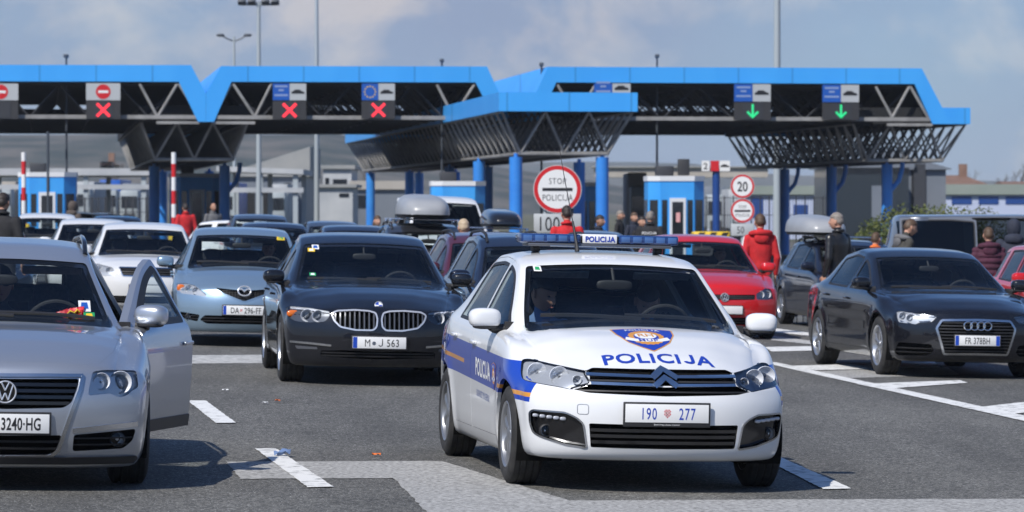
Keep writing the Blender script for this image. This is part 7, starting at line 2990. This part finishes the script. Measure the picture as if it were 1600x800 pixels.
# snack bag on the silver estate's dashboard, stickers on the screens
def snack_bag():
    c = PASSAT
    p = c.M @ Vector((-.60, .405, .985))
    root = thing('snack_bag', 'crumpled red snack bag with a yellow mark on the dashboard of the silver estate', 'bag', p, None, (0, 0, 0))
    root.scale = (.62, .62, .62)
    mb = MB()
    n, m_ = 22, 9
    rnd = random.Random(4)
    vs = []
    for i in range(n + 1):
        t = i / n
        r = (.015 + .060 * math.sin(min(1, t * 1.15) * math.pi * .62))
        for j in range(m_):
            a = 2 * math.pi * j / m_
            vs.append((-.19 + .38 * t, r * .7 * math.cos(a) + rnd.uniform(-.005, .005), r * math.sin(a) * .8 + .06 * t + rnd.uniform(-.006, .006)))
    fs = [(i * m_ + j, i * m_ + (j + 1) % m_, (i + 1) * m_ + (j + 1) % m_, (i + 1) * m_ + j) for i in range(n) for j in range(m_)]
    fs += [tuple(range(m_ - 1, -1, -1)), tuple(range(n * m_, (n + 1) * m_))]
    mb.add(vs, fs)
    mb.build('bag_body', [M['ink_red']], root, 25)
    mb = MB()
    mb.tube([(.02, -.055, .03), (.06, -.062, .07), (.10, -.06, .05), (.13, -.06, .085), (.15, -.05, .06)], .010, 6)
    mb.build('yellow_mark', [M['yellow']], root, 40)
snack_bag()
def sticker(car, cy, cz, w, h, m1, m2, label=None):
    mb = MB()
    for (a, b, mi) in ((0, 1, 0),):
        q = [(cy - w / 2, cz - h / 2), (cy + w / 2, cz - h / 2), (cy + w / 2, cz + h / 2), (cy - w / 2, cz + h / 2)]
        car.sh.sheet(mb, q, 'F', .0, .04, 0)
        q = [(cy - w / 3, cz - h / 4), (cy + w / 3, cz - h / 4), (cy + w / 4, cz + h / 3), (cy - w / 4, cz + h / 3)]
        car.sh.sheet(mb, q, 'F', .0012, .04, 1)
    mb.build('screen_sticker', [M[m1], M[m2]], car.root, None)
sticker(PASSAT, .525, 1.06, .075, .065, 'ink_white', 'sign_blue')
sticker(PASSAT, .55, 1.005, .07, .035, 'green_ink', 'yellow')
sticker(BMW, -.50, 1.325, .07, .045, 'ink_white', 'sign_blue')
sticker(BMW, -.545, 1.295, .07, .035, 'yellow', 'ink_white')
sticker(BMW, -.56, 1.055, .065, .03, 'green_ink', 'ink_white')
sticker(POLICE, -.50, 1.345, .05, .035, 'ink_white', 'green_ink')
sticker(MAZDA, .50, 1.335, .10, .045, 'yellow', 'green_ink')
# scraps on the asphalt
def scrap(px, py, w, m, label, h=.02, seed=1):
    p = ground(px, py)
    rnd = random.Random(seed)
    mb = MB()
    vs = []
    n = 5
    for i in range(n):
        for j in range(n):
            vs.append((p.x + (i / (n - 1) - .5) * w + rnd.uniform(-.2, .2) * w / n, p.y + (j / (n - 1) - .5) * w * .8 + rnd.uniform(-.2, .2) * w / n, p.z + .008 + h * rnd.random()))
    mb.add(vs, [(i * n + j, i * n + j + 1, (i + 1) * n + j + 1, (i + 1) * n + j) for i in range(n - 1) for j in range(n - 1)])
    o = mb.build('paper_scrap', [M[m]], None, None)
    tag(o, label, 'litter', 'scraps lying on the asphalt')
scrap(441, 714, .11, 'police_blue', 'crumpled blue wrapper lying on the lane dash', .05, 2)
scrap(414, 632, .05, 'ink_white', 'white paper scrap nearer the black saloon', .02, 3)
scrap(434, 628, .045, 'orange_cloth', 'orange scrap beside the white paper scrap', .02, 4)
scrap(588, 713, .06, 'orange_cloth', 'orange scrap at the edge of the pale repair strip', .02, 5)
scrap(352, 612, .06, 'ink_white', 'white scrap above the lane dashes', .02, 6)

# ---------------------------------------------------------------- planting
M['leaf'] = noisy('leaf', (.045, .075, .015), (.12, .13, .03), 3, .7)
M['bark'] = noisy('bark', (.06, .05, .04), (.12, .10, .085), 8, .9)
def shrub(px, ytop, Y, w, label, seed, m='leaf'):
    p = at(px, ytop, Y)
    g = zg(p.x, Y)
    h = p.z - g
    root = thing('shrub', label, 'shrub', (p.x, Y, g), 'shrubs in the planted strip')
    rnd = random.Random(seed)
    mb = MB(); ms = MB()
    for s in range(7):
        a = rnd.uniform(0, 6.28)
        tip = Vector((math.cos(a) * w * .35 * rnd.random(), math.sin(a) * w * .35 * rnd.random(), h * rnd.uniform(.7, .95)))
        ms.tube([(0, 0, 0), tip * .5 + Vector((0, 0, .1)), tip], [.025, .018, .008], 5)
    for k in range(1500):
        a = rnd.uniform(0, 6.28)
        r = w / 2 * rnd.random() ** .5
        z = h * (.12 + .96 * rnd.random() ** .6 * (1 - .35 * (r / (w / 2)) ** 2))
        c = Vector((r * math.cos(a), r * math.sin(a), z))
        d = Vector((rnd.uniform(-1, 1), rnd.uniform(-1, 1), rnd.uniform(-.4, 1))).normalized() * rnd.uniform(.05, .11)
        e = d.cross(Vector((rnd.uniform(-1, 1), rnd.uniform(-1, 1), rnd.uniform(-1, 1)))).normalized() * .028
        b = len(mb.v)
        mb.add([c, c + d * .5 + e, c + d, c + d * .5 - e], [(0, 1, 2, 3)])
    ms.build('stem', [M['bark']], root, 40)
    mb.build('foliage', [M[m]], root, None, weld=False)
for i, (px, yt, w) in enumerate(((1364, 350, 1.0), (1392, 333, 1.3), (1418, 328, 1.6), (1448, 328, 1.6), (1476, 329, 1.5), (1500, 332, 1.4), (1535, 332, 1.5))):
    shrub(px, yt, 88 + i * 1.2, w, 'green shrub number %s from the columns in the planted strip above the grey van' % ('one two three four five six seven'.split()[i]), 30 + i)
def bare_tree(px, ytop, ybase, Y, label, seed):
    p = at(px, ybase, Y)
    h = at(px, ytop, Y).z - p.z
    root = thing('bare_tree', label, 'tree', p, 'bare trees behind the buildings')
    rnd = random.Random(seed)
    mb, mc = MB(), MB()
    mb.tube([(0, 0, 0), (.05 * h * .1, 0, h * .3), (0, 0, h * .55)], [h * .022, h * .016, h * .009], 8)
    def grow(p, d, l, r, k):
        q = p + d * l
        mc.bar(p, q, r, 4, 0, r * .6)
        if k == 0: return
        for _ in range(3):
            nd = (d + Vector((rnd.uniform(-.7, .7), rnd.uniform(-.7, .7), rnd.uniform(-.1, .5)))).normalized()
            grow(p + d * l * rnd.uniform(.5, 1), nd, l * rnd.uniform(.55, .8), r * .6, k - 1)
    for s in range(7):
        z = h * rnd.uniform(.22, .55)
        a = rnd.uniform(0, 6.28)
        grow(Vector((0, 0, z)), Vector((math.cos(a) * .55, math.sin(a) * .55, 1)).normalized(), h * .20, h * .007, 3)
    mb.build('trunk', [M['bark']], root, 40)
    mc.build('crown', [M['bark']], root, None, weld=False)
for i, (px, yt, yb, Y, lab) in enumerate(((1512, 250, 330, 350, 'bare tree behind the brown roofed house'), (1592, 246, 330, 350, 'bare tree at the right edge, behind the long low building'), (1566, 268, 330, 370, 'smaller bare tree between the two at the right'), (1000, 256, 330, 420, 'bare tree beyond the covered walkway'), (470, 240, 330, 330, 'bare tree behind the grey shed'), (575, 250, 330, 340, 'bare tree right of the white building'), (180, 240, 330, 380, 'bare tree beyond the long inspection shed'), (60, 236, 330, 390, 'bare tree behind the left camera pole'))):
    bare_tree(px, yt, yb, Y, lab, 60 + i)
# ================================================================ air: thin even haze round the whole scene
def haze(density):
    mb = MB()
    mb.box((0, 1450, 8), (5200, 3300, 78), 0)
    m = bpy.data.materials.new('haze')
    m.use_nodes = True
    t = m.node_tree
    t.nodes.clear()
    o = t.nodes.new('ShaderNodeOutputMaterial')
    v = t.nodes.new('ShaderNodeVolumePrincipled')
    v.inputs['Color'].default_value = (.82, .89, 1.0, 1)
    v.inputs['Density'].default_value = density
    v.inputs['Anisotropy'].default_value = 0.0
    t.links.new(v.outputs['Volume'], o.inputs['Volume'])
    h = mb.build('haze', [m], None, None)
    tag(h, kind='stuff')
haze(0.00016)
